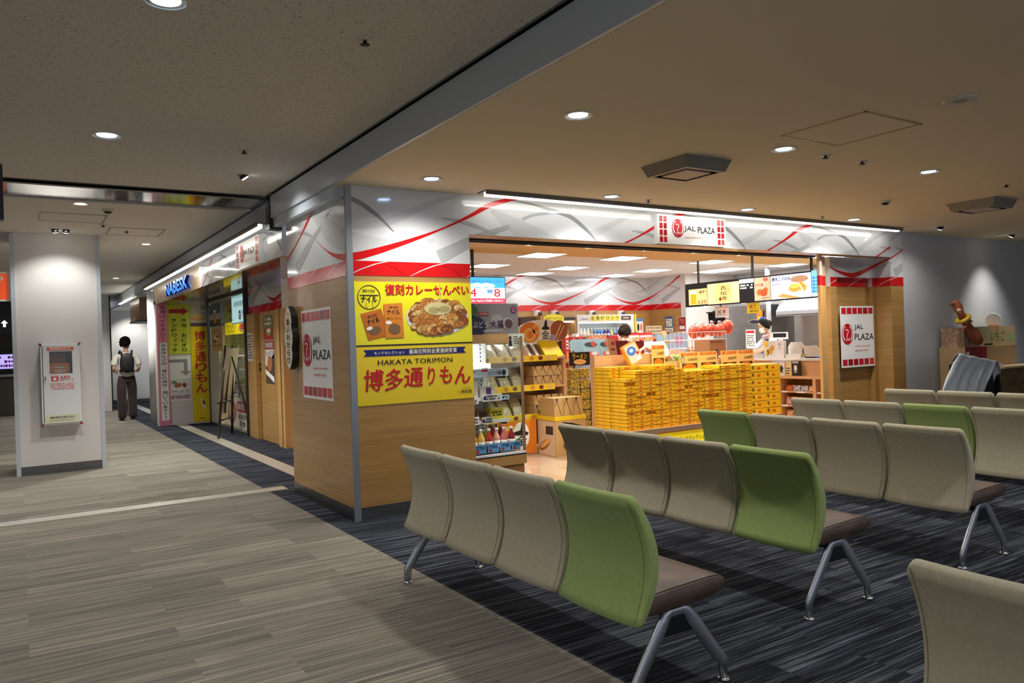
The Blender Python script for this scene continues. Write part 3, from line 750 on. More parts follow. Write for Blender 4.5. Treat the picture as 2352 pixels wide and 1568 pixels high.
# ------------------------------------------------------------------ signs and posters
CREAM = M('cream_print', (238, 230, 204), .5)
ORANGE = M('orange_print', (226, 128, 28), .4)
def red_squares(sh, x0, y0, x1, y1, nx, ny, gap, seed=1):
    r = random.Random(seed); cols = [(186, 20, 34), (206, 28, 38), (160, 16, 30), (214, 62, 34), (196, 22, 40)]
    w = (x1 - x0) / nx; h = (y1 - y0) / ny
    for i in range(nx):
        for j in range(ny):
            c = r.choice(cols); mt = M('square_red_%d' % cols.index(c), c, .3)
            sh.rect(x0 + i * w + gap / 2, y0 + j * h + gap / 2, x0 + (i + 1) * w - gap / 2, y0 + (j + 1) * h - gap / 2, mt, 2)
WPRINT = M('white_print', (244, 244, 242), .35, coat=.2)
def crane(sh, cx, cy, r):
    sh.ell(cx, cy, r, r * 1.12, REDINK, 3, 32)
    # a crane: wings raised in a ring, long neck, head to the left
    sh.ring(cx, cy + .05 * r, .74 * r, .90 * r, WPRINT, 4, 26, 1.06, math.radians(-50), math.radians(62))
    sh.ring(cx, cy + .05 * r, .74 * r, .90 * r, WPRINT, 4, 26, 1.06, math.radians(118), math.radians(230))
    for k in range(5):
        for s in (-1, 1):
            a = math.radians(90 + s * (34 + k * 9)); sh.line([(cx + math.cos(a) * r * .93, cy + math.sin(a) * r), (cx + math.cos(a) * r * .70, cy + math.sin(a) * r * .76)], r * .035, REDINK, 5)
    sh.line([(cx - .40 * r, cy + .40 * r), (cx - .18 * r, cy + .47 * r), (cx + .08 * r, cy + .44 * r), (cx + .14 * r, cy + .28 * r), (cx - .02 * r, cy + .02 * r), (cx - .16 * r, cy - .22 * r), (cx - .06 * r, cy - .42 * r)], r * .10, WPRINT, 5)
    sh.text('JAL', cx - .42 * r, cy - .78 * r, cx + .45 * r, cy - .46 * r, WPRINT, 6, .03, .2)
def plaza_word(sh, x0, y0, x1, y1, word, mat=INK):
    sh.text(word, x0, y0, x1, y1, mat, 3, .004)
def banner(name, label, O, u, w, h, n):
    b = MB(); sh = Sheet(b, O, u, (0, 0, 1))
    t_ = 0.004; P = sh
    pts = [(0, 0), (w, 0), (w, h), (0, h)]
    A = [b.pt(P.O + P.u * x + P.v * y) for x, y in pts]; B = [b.pt(P.O + P.u * x + P.v * y + P.n * t_) for x, y in pts]
    b.face(B, WPRINT)
    for k in range(4): b.face((A[k], A[(k + 1) % 4], B[(k + 1) % 4], B[k]), WPRINT)
    sh.O = sh.O + sh.n * t_
    red_squares(sh, .02 * w, .86 * h, .98 * w, .985 * h, n, 1, .02, 3); red_squares(sh, .02 * w, .02 * h, .98 * w, .145 * h, n, 1, .02, 5)
    crane(sh, .19 * w, .545 * h, .165 * w)
    plaza_word(sh, .40 * w, .60 * h, .66 * w, .695 * h, 'JAL'); plaza_word(sh, .40 * w, .445 * h, .97 * w, .545 * h, 'PLAZA')
    sh.text('JAPAN AIRLINES', .40 * w, .325 * h, .86 * w, .352 * h, REDINK, 3); sh.text('AIRPORT SHOP', .40 * w, .255 * h, .80 * w, .282 * h, REDINK, 3)
    return b.build(name, label=label, cat='sign', origin='base')
banner('shop_banner', 'white banner with red squares on the left face of the corner pillar', (PX0, 7.058, .942), (0, -1, 0), .80, .80, 6)
banner('shop_banner', 'white banner with red squares in the recess right of the opening', (8.93, 6.05, .91), (1, 0, 0), .735, .80, 6)
def box_sign(name, label, O, u, w, h, d):
    b = MB(); sh = Sheet(b, O, u, (0, 0, 1)); P = sh
    pts = [(0, 0), (w, 0), (w, h), (0, h)]
    A = [b.pt(P.O + P.u * x + P.v * y) for x, y in pts]; B = [b.pt(P.O + P.u * x + P.v * y + P.n * d) for x, y in pts]
    b.face(B, WPRINT)
    for k in range(4): b.face((A[k], A[(k + 1) % 4], B[(k + 1) % 4], B[k]), WPRINT)
    sh.O = sh.O + sh.n * d
    red_squares(sh, .02 * w, .03 * h, .135 * w, .97 * h, 2, 4, .014, 2); red_squares(sh, .865 * w, .03 * h, .98 * w, .97 * h, 2, 4, .014, 4)
    crane(sh, .285 * w, .56 * h, .085 * w)
    plaza_word(sh, .375 * w, .44 * h, .54 * w, .66 * h, 'JAL'); plaza_word(sh, .575 * w, .44 * h, .83 * w, .66 * h, 'PLAZA')
    sh.text('JAPAN AIRLINES AIRPORT SHOP', .375 * w, .22 * h, .74 * w, .28 * h, REDINK, 3)
    return b.build(name, label=label, cat='sign')
box_sign('fascia_sign', 'white box sign with red squares projecting from the wide front fascia', (5.53, PY0, 2.352), (1, 0, 0), 1.01, .30, .05)
box_sign('fascia_sign', 'white box sign with red squares on the corridor shop fascia', (2.22, 9.32, 2.325), (0, -1, 0), 1.02, .30, .05)

# two yellow posters on the pillar
def board(b, O, u, v, w, h, d, mat, edge=None):
    sh = Sheet(b, O, u, v); pts = [(0, 0), (w, 0), (w, h), (0, h)]
    A = [b.pt(sh.O + sh.u * x + sh.v * y) for x, y in pts]; B = [b.pt(sh.O + sh.u * x + sh.v * y + sh.n * d) for x, y in pts]
    b.face(B, mat); b.face(A[::-1], edge or mat)
    for k in range(4): b.face((A[k], A[(k + 1) % 4], B[(k + 1) % 4], B[k]), edge or mat)
    sh.O = sh.O + sh.n * d
    return sh
b = MB(); w, h = 1.07, .512; sh = board(b, (2.264, PY0, 1.406), (1, 0, 0), (0, 0, 1), w, h, .004, YEL)
sh.text('復刻カレーせんべい', .265, .405, 1.045, .495, REDINK, 4, .045)
sh.ring(.123, .385, .093, .099, INK, 2, 36)
sh.text('博多の名店', .07, .425, .175, .45, INK, 3, .02); sh.text('ナイル', .055, .345, .19, .395, INK, 3, .05); sh.rect(.045, .398, .205, .405, INK, 3)
sh.line([(.10, .345), (.095, .305), (.112, .305)], .004, M('tan_print', (190, 170, 40), .5), 2); sh.line([(.15, .345), (.158, .305), (.145, .30)], .004, MATS['tan_print'], 2)
PACK = M('orange_pack_print', (212, 128, 40), .5); PACK2 = M('orange_pack_shade_print', (190, 106, 30), .5)
sh.poly([(.045, .25), (.225, .295), (.285, .07), (.105, .035)], PACK2, 2); sh.poly([(.05, .237), (.22, .283), (.222, .276), (.052, .23)], ORANGE, 3)
sh.text('ナイル', .10, .175, .205, .215, INK, 4, .05, 0, .25); sh.text('博多の名店', .105, .225, .185, .243, INK, 4, .02, 0, .25)
sh.ell(.165, .115, .055, .035, M('pack_picture_print', (120, 92, 60), .5), 3, 14, .2); sh.ell(.118, .133, .028, .014, WPRINT, 4, 14, .2)
sh.poly([(.245, .33), (.41, .34), (.42, .055), (.255, .05)], PACK, 4)
sh.text('ナイル', .275, .245, .385, .285, INK, 5, .05); sh.text('博多の名店', .295, .295, .37, .312, INK, 5, .02); sh.text('欧風カレーせんべい', .268, .205, .40, .22, INK, 5)
sh.ell(.335, .125, .055, .045, MATS['pack_picture_print'], 5, 16); sh.ell(.285, .178, .028, .015, WPRINT, 6, 14)
sh.ell(.74, .215, .295, .155, M('plate_print', (214, 216, 218), .4), 2, 40); sh.ell(.74, .215, .278, .143, M('plate_inner_print', (240, 240, 238), .4), 3, 40)
r = random.Random(4); CK = [mottled('cracker_print_%d' % i, [tuple(int(v * .72) for v in c), c, tuple(min(255, int(v * 1.16)) for v in c)], 46, .5) for i, c in enumerate([(176, 112, 48), (196, 136, 66), (210, 162, 92), (132, 76, 32), (214, 178, 114)])]
lay = 4
for k in range(64):
    row = k // 11; t = (k % 11) / 10 + r.uniform(-.03, .03)
    cy = .325 - row * .042 + r.uniform(-.012, .012); half = .235 * math.sqrt(max(.05, 1 - ((cy - .22) / .14) ** 2))
    cx = .74 + (t * 2 - 1) * half; a = r.uniform(-.5, .5); rx, ry = r.uniform(.042, .058), r.uniform(.028, .045)
    sh.ell(cx, cy, rx + .004, ry + .004, CK[3], lay + k * .04, 14, a); sh.ell(cx, cy + .002, rx - .002, ry - .002, r.choice(CK), lay + .02 + k * .04, 14, a)
    for q in range(3): sh.ell(cx + r.uniform(-.6, .6) * rx, cy + r.uniform(-.6, .6) * ry, .008, .005, r.choice(CK), lay + .03 + k * .04, 8)
SAUCE = M('sauce_print', (206, 192, 140), .4)
sh.ell(.74, .29, .13, .055, SAUCE, 7.2, 24); sh.ell(.70, .275, .05, .03, M('sauce_dark_print', (170, 156, 104), .4), 7.4, 16); sh.ell(.80, .285, .06, .028, MATS['sauce_dark_print'], 7.4, 16); sh.rect(.755, .30, .768, .51, SAUCE, 7.6)
b.build('poster', label='yellow curry cracker poster, upper of the two on the pillar', cat='poster')
b = MB(); h = .486; sh = board(b, (2.264, PY0, .918), (1, 0, 0), (0, 0, 1), w, h, .004, YEL2)
sh.poly([(.06, .395), (1.0, .395), (.975, .42), (1.0, .448), (.06, .448), (.085, .42)], NAVY, 2)
sh.text('モンドセレクション', .15, .407, .42, .432, WPRINT, 3, .01); sh.text('最高位特別金賞連続受賞', .46, .402, .91, .442, CREAM, 3, .02)
sh.text('HAKATA TORIMON', .18, .322, .865, .362, INK, 3, .012)
for k, (ch, x0, y0, x1, y1) in enumerate((('博', .05, .115, .215, .285), ('多', .235, .11, .39, .285), ('通', .405, .13, .575, .285), ('り', .62, .135, .685, .285), ('も', .735, .14, .85, .285), ('ん', .88, .13, 1.03, .28))):
    sh.text(ch, x0, y0, x1, y1, REDINK, 3, .028, .08)
sh.rect(0, h - .009, w, h, INK, 2); sh.text('明月堂', .945, .045, 1.045, .075, INK, 3, .02); sh.text('味を有難う', .955, .085, 1.035, .095, INK, 3); sh.ring(.925, .06, .014, .016, INK, 3, 16)
b.build('poster', label='golden yellow sweets poster with blue ribbon, lower of two on pillar', cat='poster')

# scalloped wooden sign on the pillar's corridor face
t = thing('scalloped_sign', 'cream three-lobed wooden sign with brush writing on the pillar edge', 'sign', (2.185, 7.30, 1.24))
def lobes(n=64):
    pts = []
    for k in range(n):
        a = 2 * PI * k / n; y = math.cos(a) * .30; x = math.sin(a)
        zz = (y + .30) / .60
        wv = .085 + .045 * abs(math.sin(zz * 3 * PI)) ** .7
        pts.append((x * wv * min(1, 4 * (1 - abs(y) / .301) ** .5), y))
    return pts
b = MB(); L_ = lobes(); cy, cz = 7.26, 1.50
b.prism([(cy + x, cz + y) for x, y in L_], 'X', 2.15, 2.205, DARK)
b.prism([(cy + x * .97, cz + y * .985) for x, y in L_], 'X', 2.147, 2.16, CREAM)
sh = Sheet(b, (2.147, cy, cz), (0, -1, 0), (0, 0, 1)); sh.vtext('塩いわたらり', -.045, -.25, .045, .19, INK, 2, .03); sh.text('名物', -.02, .21, .03, .245, REDINK, 2)
b.build('face_board', t)
b = MB(); b.box((2.2, 7.2, 1.45), (2.217, 7.3, 1.55), DARK); b.build('bracket', t)

# blue shop letters on the pale wood fascia
b = MB(); sh = Sheet(b, (2.22, 14.45, 2.37), (0, -1, 0), (0, 0, 1))
BLUEL = M('blue_sign_letter', (40, 110, 220), .25, emit=1.2)
vs, fs, bb = glyphs('NABESK', .02); sx = 2.05 / (bb[2] - bb[0]); sy = .20 / (bb[3] - bb[1])
lay = []
for d in (0.01, .06): lay.append([b.pt(sh.O + sh.u * ((x - bb[0]) * sx) + sh.v * ((y - bb[1]) * sy) + sh.n * d) for x, y in vs])
from collections import Counter
ec = Counter()
for f in fs:
    for k in range(len(f)): ec[(f[k], f[(k + 1) % len(f)])] += 1
for f in fs: b.face([lay[1][i] for i in f], BLUEL); b.face([lay[0][i] for i in f][::-1], BLUEL)
for (i, j) in ec:
    if (j, i) not in ec: b.face((lay[0][i], lay[0][j], lay[1][j], lay[1][i]), NAVY)
b.build('sign_letters', label='raised blue capital letters on the pale wood fascia above posters', cat='sign')

# posters on the stub wall at the far side of the corridor shop
PINK = M('pink_print', (226, 136, 162), .5)
Yp = 15.95
b = MB(); sh = board(b, (2.215, Yp - .03, 0.005), (1, 0, 0), (0, 0, 1), .185, 2.33, .02, PINK)
sh.vtext('今月のイチオシ！', .045, 1.62, .14, 2.29, M('plum_ink', (110, 30, 70), .6), 2, .02)
sh.rect(.03, .10, .165, 1.58, WPRINT, 2); sh.vtext('伊都きんぐの「苺どら焼き」届いています!!', .055, .12, .145, 1.56, INK, 3, .02, .1)
b.build('vertical_sign', label='tall pink and white vertical sign at the left of posters', cat='sign')
b = MB(); sh = board(b, (2.405, Yp - .005, 1.36), (1, 0, 0), (0, 0, 1), .40, .97, .004, M('lime_print', (212, 216, 60), .5))
sh.poly([(.03, .79), (.27, .79), (.27, .75), (.38, .83), (.27, .91), (.27, .87), (.03, .87)], M('brick_red_print', (176, 38, 40), .5), 2)
sh.vtext('弁当・おにぎり', .245, .03, .335, .70, INK, 2, .03); sh.vtext('サンドウィッチ', .07, .03, .16, .70, INK, 2, .03)
b.build('poster', label='lime poster with a red arrow beside the pink vertical sign', cat='poster')
b = MB(); sh = board(b, (2.405, Yp - .005, .46), (1, 0, 0), (0, 0, 1), .40, .86, .003, PAPER)
sh.poly([(0, .74), (.27, .74), (.27, .57), (.20, .57), (.30, .48), (.39, .57), (.33, .57), (.33, .80), (0, .80)], M('arrow_grey_print', (150, 152, 156), .5), 2)
sh.rect(.01, .20, .39, .42, M('photo_grey_print', (222, 222, 220), .4), 2); sh.ell(.2, .255, .17, .04, WPRINT, 3)
BUN = M('bun_print', (176, 112, 62), .5)
sh.ell(.15, .30, .075, .045, BUN, 4, 20, .2); sh.ell(.27, .295, .055, .06, M('bun_light_print', (214, 184, 150), .5), 4); sh.ell(.265, .30, .03, .04, M('bean_print', (120, 40, 60), .5), 5); sh.ell(.085, .36, .05, .03, M('leaf_print', (84, 140, 60), .5), 4)
sh.text('「どらきんぐエース」', .03, .13, .37, .17, INK, 2); sh.scribble(.05, .175, .35, .195, INK, 1, 2, 3); sh.rect(0, .03, .40, .115, M('pale_pink_print', (236, 206, 214), .5), 2); sh.scribble(.03, .04, .37, .11, INK, 2, 3, 8)
b.build('poster', label='white poster with a grey bent arrow and filled bun picture', cat='poster')
b = MB(); sh = board(b, (2.815, Yp - .005, 0.03), (1, 0, 0), (0, 0, 1), .335, 2.30, .004, YEL2)
sh.rect(0, 1.90, .335, 2.30, M('bread_photo_print', (206, 196, 176), .5), 2); sh.ell(.15, 2.03, .13, .07, M('bread_print', (208, 156, 86), .5), 3); sh.ell(.16, 2.06, .11, .04, M('bread_top_print', (226, 184, 120), .5), 4); sh.scribble(.2, 2.2, .32, 2.26, INK, 2, 3, 5); sh.rect(0, 1.86, .335, 1.93, M('plum_shadow_print', (96, 74, 82), .5), 3)
sh.vtext('博多通りもん', .07, .55, .27, 1.78, REDINK, 3, .035, .06)
sh.ell(.19, .35, .035, .12, M('pale_yellow_print', (250, 238, 170), .5), 3, 20, .3); sh.ell(.2, .37, .02, .05, M('doll_print', (112, 60, 50), .5), 4, 16, .4); sh.text('明月堂', .11, .05, .21, .075, INK, 3)
b.build('poster', label='tall golden poster with red vertical writing next to the glass', cat='poster')
# patterned paper strip on the round column
b = MB()
for k, (z0, z1, c) in enumerate(((1.75, 2.1, (120, 150, 170)), (1.2, 1.4, (70, 120, 170)), (0.75, 1.0, (60, 110, 170)), (.35, .6, (50, 90, 160)))):
    b.grid(lambda i, j: (2.36 + .205 * math.cos(-1.9 + .7 * j), 16.75 + .205 * math.sin(-1.9 + .7 * j), z0 + (z1 - z0) * i), 1, 6, M('blue_notice_print_%d' % k, c, .5))
b.build('column_notices', label='strip of blue and white notices wrapped round the far column', cat='notice')

# posters on the corridor glass
b = MB(); sh = board(b, (3.135, 15.72, 1.86), (0, -1, 0), (0, 0, 1), .95, .42, .003, M('beer_sky_print', (66, 96, 140), .4))
sh.rect(0, 0, .95, .13, M('beer_dark_print', (52, 36, 34), .4), 2); sh.rect(0, .13, .95, .24, M('beer_mist_print', (190, 196, 196), .4), 2)
sh.rect(.36, .07, .60, .28, M('beer_amber_print', (214, 142, 30), .3), 3); sh.rect(.35, .26, .61, .31, WPRINT, 4); sh.text('スピード', .15, .34, .75, .40, WPRINT, 3, .02)
b.build('poster', label='blue poster with a beer glass stuck on the corridor glass', cat='poster')
b = MB(); sh = board(b, (3.135, 15.66, 1.42), (0, -1, 0), (0, 0, 1), 1.0, .43, .003, M('kraft_print', (206, 166, 126), .6))
sh.ring(.5, .2, .33, .36, M('sepia_ink', (110, 66, 40), .6), 2, 30, .45, .3, 2.8); sh.ell(.45, .2, .26, .05, MATS['sepia_ink'], 2, 20, .2); sh.ell(.40, .22, .10, .04, CREAM, 3); sh.ell(.58, .20, .10, .035, CREAM, 3); sh.scribble(.15, .05, .85, .10, MATS['sepia_ink'], 1, 2, 4)
b.build('poster', label='tan poster with a sepia food emblem below the beer poster', cat='poster')
b = MB(); sh = board(b, (3.125, 15.80, .03), (0, -1, 0), (0, 0, 1), .85, 1.36, .004, M('grey_white_board', (196, 192, 184), .5)); b.build('panel', label='plain pale panel leaning inside the corridor glass under tan poster', cat='panel')
b = MB(); sh = board(b, (3.135, 14.55, .06), (0, -1, 0), (0, 0, 1), 1.62, .52, .003, M('soup_poster_print', (206, 196, 178), .5))
sh.ell(.45, .26, .34, .20, M('soup_bowl_print', (150, 108, 74), .5), 2, 24, .1); sh.ell(.42, .28, .22, .12, M('soup_print', (196, 150, 104), .5), 3, 20); sh.rect(.85, .29, 1.5, .46, MATS['brick_red_print'], 2); sh.text('味噌汁', .92, .32, 1.42, .44, WPRINT, 3, .03); sh.text('ぽかぽか', .9, .17, 1.5, .26, INK, 3, .02); sh.text('定食', 1.0, .05, 1.4, .14, INK, 3, .02)
b.build('poster', label='low soup poster with red lettering at the foot of glass', cat='poster')
# stickers on the wood door panel
b = MB(); sh = board(b, (3.158, 11.95, 1.55), (0, -1, 0), (0, 0, 1), .50, .36, .003, M('burger_olive_print', (120, 112, 66), .5)); sh.rect(.05, 0, .5, .16, MATS['brick_red_print'], 2); sh.ell(.3, .10, .13, .05, M('lettuce_print', (120, 150, 70), .5), 3); sh.ell(.3, .13, .12, .03, CREAM, 4); sh.scribble(.1, .2, .45, .33, WPRINT, 2, 3, 5); b.build('poster', label='small red and green burger poster on the wooden door panel', cat='poster')
b = MB(); sh = board(b, (3.158, 11.88, .88), (0, -1, 0), (0, 0, 1), .46, .50, .003, M('dark_food_print', (84, 66, 54), .5)); sh.poly([(0, .5), (.46, .5), (.46, .45), (.05, .25), (0, .3)], MATS['photo_grey_print'], 2); sh.ell(.23, .30, .13, .12, BUN, 3, 18, .5); sh.poly([(0, .15), (.46, .02), (.46, .10), (0, .22)], PAPER, 3); b.build('poster', label='dark grilled food picture low on the wooden door panel', cat='poster')
b = MB(); sh = board(b, (3.158, 11.88, 1.40), (0, -1, 0), (0, 0, 1), .46, .12, .003, M('wine_print', (140, 66, 74), .5)); sh.text('博多限定', .04, .02, .42, .10, WPRINT, 2, .02); b.build('poster', label='wine red sticker with white characters on the wooden door panel', cat='poster')
b = MB(); sh = board(b, (3.158, 11.88, 1.265), (0, -1, 0), (0, 0, 1), .46, .125, .003, CREAM); sh.text('もっちり', .04, .02, .42, .11, INK, 2, .03); b.build('poster', label='cream sticker with black characters above the food picture', cat='poster')
b = MB(); sh = board(b, (3.098, 12.70, 1.22), (0, -1, 0), (0, 0, 1), .30, .45, .002, M('notice_paper', (206, 198, 184), .6)); sh.scribble(.03, .03, .27, .42, INKG, 9, 2, 6); b.build('notice', label='long pale notice sheet on the door post by the easel', cat='notice')
t = thing('door_handle_plate', 'pair of small dark lock plates on the wooden door panel', 'lock', (3.15, 12.2, 1.0))
for z in (1.06, 1.14): b = MB(); b.box((3.14, 12.17, z), (3.158, 12.21, z + .05), DARK); b.build('plate', t)

# easel with a white board outside the corridor glass
t = thing('display_easel', 'dark brown folding easel standing outside the corridor glass', 'easel', (2.9, 13.1, 0))
EW = M('dark_walnut', (58, 34, 28), .4)
Ft = [Vector((2.62, 12.80, 0)), Vector((2.98, 13.47, 0)), Vector((3.20, 12.98, 0))]
apx = Vector((2.93, 13.15, 1.42))
for k, p in enumerate(Ft[:2]):
    b = MB(); off = Vector((-.09, -.15, 0)) if k == 0 else Vector((.09, .15, 0)); b.tube([p, apx + off + Vector((-.02, 0, .06))], .020, EW, 6); b.build('leg', t)
b = MB(); b.tube([Ft[2], apx + Vector((.02, 0, -.12))], .016, EW, 6); b.build('leg', t)
b = MB(); b.tube([(2.80, 13.13, .38), apx + Vector((0, 0, .02))], .018, EW, 6); b.build('leg', t)
b = MB(); b.tube([Ft[0].lerp(apx, .40) + Vector((-.12, -.16, 0)), Ft[1].lerp(apx, .40) + Vector((.02, .05, 0))], .016, EW, 6); b.build('ledge', t)
b = MB(); b.tube([Ft[0].lerp(apx, .2), Ft[1].lerp(apx, .2)], .015, EW, 6); b.build('stretcher', t)
q0 = Ft[0].lerp(apx, .42) + Vector((-.05, -.04, 0)); q1 = Ft[1].lerp(apx, .42) + Vector((.06, .12, 0)); up = Vector((.14, .02, .84))
t2 = thing('menu_board', 'white sheet board resting on the dark easel', 'board', q0.lerp(q1, .5))
b = MB(); n = Vector((-.85, .45, .1)).normalized() * .012
A = [q0, q1, q1 + up, q0 + up]; IA = [b.pt(p + n) for p in A]; IB = [b.pt(p + n * 2) for p in A]
WB = M('back_lit_whiteboard', (226, 234, 240), .4); b.face(IA, WB); b.face(IB[::-1], WB)
for k in range(4): b.face((IA[k], IA[(k + 1) % 4], IB[(k + 1) % 4], IB[k]), M('frame_taupe', (150, 138, 128), .5))
b.build('sheet', t2)

# AED cabinet on the white column
t = thing('defibrillator_cabinet', 'white wall cabinet with an orange defibrillator behind its window on white column', 'cabinet', (.41, 10.66, .59))
fx0, fx1, fz0, fz1, fy, by = .205, .610, .585, 1.545, 10.58, 10.736
CAB = M('cabinet_white', (222, 224, 226), .35)
b = MB(); b.box((fx0, fy + .012, fz0), (fx1, by, fz0 + .03), CAB); b.box((fx0, fy + .012, fz1 - .03), (fx1, by, fz1), CAB); b.box((fx0, fy + .012, fz0), (fx0 + .02, by, fz1), CAB); b.box((fx1 - .02, fy + .012, fz0), (fx1, by, fz1), CAB); b.box((fx0, by - .01, fz0), (fx1, by, fz1), M('cabinet_inner_dark', (46, 44, 44), .6))
b.build('body', t, bevel=.004)
for x, z in ((fx0, fz1), (fx1, fz1), (fx0, fz0), (fx1, fz0)):
    b = MB(); b.ell((x, fy + .02, z), (.015, .012, .015), M('red_rubber', (176, 40, 50), .5), 10, 6); b.build('corner_guard', t)
b = MB(); dx0, dx1, dz0, dz1 = fx0 + .025, fx1 - .018, fz0 + .02, fz1 - .015; wx0, wx1, wz0, wz1 = .295, .53, 1.19, 1.455
for a_, c_ in (((dx0, fy, dz0), (dx1, fy + .012, wz0)), ((dx0, fy, wz1), (dx1, fy + .012, dz1)), ((dx0, fy, wz0), (wx0, fy + .012, wz1)), ((wx1, fy, wz0), (dx1, fy + .012, wz1))): b.box(a_, c_, CAB)
sh = Sheet(b, (0, fy, 0), (1, 0, 0), (0, 0, 1))
sh.rect(.275, 1.468, .545, 1.505, M('aed_orange_red', (222, 84, 40), .4), 2); sh.scribble(.30, 1.472, .52, 1.502, WPRINT, 2, 3, 2)
sh.rect(.31, 1.105, .38, 1.168, REDINK, 2); sh.text('AED', .318, 1.148, .372, 1.162, WPRINT, 3, .02); sh.ell(.345, 1.128, .02, .015, WPRINT, 3, 12)
sh.text('AED', .395, 1.128, .505, 1.162, REDINK, 2, .03); sh.scribble(.395, 1.105, .54, 1.122, REDINK, 1, 2, 3); sh.scribble(.30, 1.0, .545, 1.085, M('pink_red_ink', (214, 120, 116), .5), 4, 2, 9)
sh.rect(dx0 + .005, dz0 + .005, dx1 - .005, dz0 + .10, M('pale_green_label', (214, 218, 186), .5), 2); sh.text('福岡国際空港株式会社', .285, dz0 + .055, .535, dz0 + .082, INK, 3, .01); sh.text('Fukuoka International Airport Co.,Ltd.', .285, dz0 + .025, .535, dz0 + .042, INK, 3)
d = b.build('door', t)
b = MB(); b.box((.235, fy - .008, 1.10), (.262, fy + .001, 1.175), CHROME); b.box((.240, fy - .010, 1.108), (.257, fy - .007, 1.167), M('latch_olive', (120, 110, 60), .4)); b.build('latch', d)
b = MB(); b.box((wx0, fy + .004, wz0), (wx1, fy + .007, wz1), GLASS); b.build('pane', d)
t = thing('defibrillator', 'orange defibrillator case seen through the cabinet window', 'defibrillator', (.40, 10.67, 1.17))
AO = M('defibrillator_orange', (226, 104, 30), .4)
b = MB(); b.prism([(.30, 1.17), (.50, 1.17), (.505, 1.30), (.485, 1.315), (.31, 1.315), (.293, 1.30)], 'Y', 10.598, 10.715, AO); sh = Sheet(b, (0, 10.598, 0), (1, 0, 0), (0, 0, 1)); sh.text('AED', .34, 1.205, .46, 1.24, WPRINT, 2, -.01); sh.rect(.345, 1.262, .45, 1.272, WPRINT, 2); b.build('case', t, bevel=.006)
b = MB(); b.box((.30, 10.68, 1.315), (.47, 10.715, 1.44), M('defibrillator_dark_orange', (176, 76, 26), .5)); b.build('lid', t)
# projecting AED sign left of the column
b = MB(); sh = board(b, (at(25, 660, Y=10.8).x - .47, 10.8, at(25, 692, Y=10.8).z), (1, 0, 0), (0, 0, 1), .47, .345, .03, WPRINT)
sh.rect(.02, .02, .445, .325, M('aed_sign_orange', (228, 84, 36), .4, emit=.25), 2); sh.text('AED', .06, .235, .40, .305, WPRINT, 3, .02)
sh.ell(.19, .15, .065, .065, WPRINT, 3); sh.ell(.28, .15, .065, .065, WPRINT, 3); sh.poly([(.128, .135), (.235, .035), (.342, .135), (.235, .19)], WPRINT, 4)
b.build('hanging_sign', label='orange and white heart sign projecting left of the white column', cat='sign')
# things far away in the dim hall
t = thing('direction_sign', 'black hanging sign with a lit white arrow far in the dim hall', 'sign', (-.5, 20, 2.0))
b = MB(); b.box((-1.4, 20, 1.95), (-.02, 20.08, 2.32), BLACK); sh = Sheet(b, (-1.4, 20, 1.95), (1, 0, 0), (0, 0, 1)); E1 = M('lit_sign_white', (214, 246, 226), emit=1.1); sh.rect(.3, .05, .98, .16, E1, 2); sh.rect(.3, .2, .98, .32, E1, 2); sh.poly([(1.12, .12), (1.17, .12), (1.17, .2), (1.21, .2), (1.145, .27), (1.08, .2), (1.12, .2)], E1, 2); b.build('panel', t)
b = MB(); b.box((-.8, 20.03, 2.32), (-.77, 20.06, 2.87), DARK); b.build('rod', t)
b = MB(); sh = board(b, (-1.6, 22.0, 1.1), (1, 0, 0), (0, 0, 1), 1.55, .42, .06, BLACK); E2 = M('violet_screen', (150, 140, 226), emit=1.0); sh.rect(.04, .04, 1.5, .38, E2, 2); sh.scribble(.06, .06, 1.48, .36, M('magenta_screen_ink', (150, 40, 130), .5), 3, 3, 2); b.build('info_screen', label='violet information screen far in the dim hall', cat='screen')
t = thing('service_counter', 'dark service counter under the violet screen in the far hall', 'counter', (-.9, 22.5, 0)); b = MB(); b.box((-3.2, 22.0, 0), (-.02, 22.6, .95), M('counter_brown', (62, 54, 48), .5)); b.build('body', t); b = MB(); b.box((-3.25, 21.95, .95), (0.0, 22.65, 1.0), M('counter_grey', (150, 148, 146), .4)); b.build('worktop', t)
b = MB(); b.box((-.75, 22.2, 1.0), (-.2, 22.4, 1.08), BLACK); b.build('printer', label='small black machine on the far service counter', cat='machine')
# black screen edge hanging at the upper left
t = thing('hanging_display', 'black hanging display whose edge enters at the upper left', 'display', (-1.0, 4.6, 2.0))
p = at(7, 440, Y=4.6); b = MB(); b.box((p.x - 1.2, 4.6, at(5, 503, Y=4.6).z), (p.x, 4.68, at(3, 376, Y=4.6).z), BLACK); b.build('screen', t, bevel=.004)
b = MB(); b.tube([(p.x - .6, 4.64, at(3, 376, Y=4.6).z), (p.x - .6, 4.64, 2.914)], .03, BLACK, 10); b.build('pole', t)
# ------------------------------------------------------------------ shop interior
def pick(rgb, j=0, rough=.5):
    return M('tint_%d_%d_%d' % rgb, rgb, rough)
TAN = M('kraft_carton', (206, 170, 112), .6); TAN2 = M('kraft_carton_shade', (190, 152, 96), .6)
CLEAR = M('clear_film', (226, 228, 226), .15, alpha=.35); WIRE = M('white_wire', (236, 234, 232), .4)
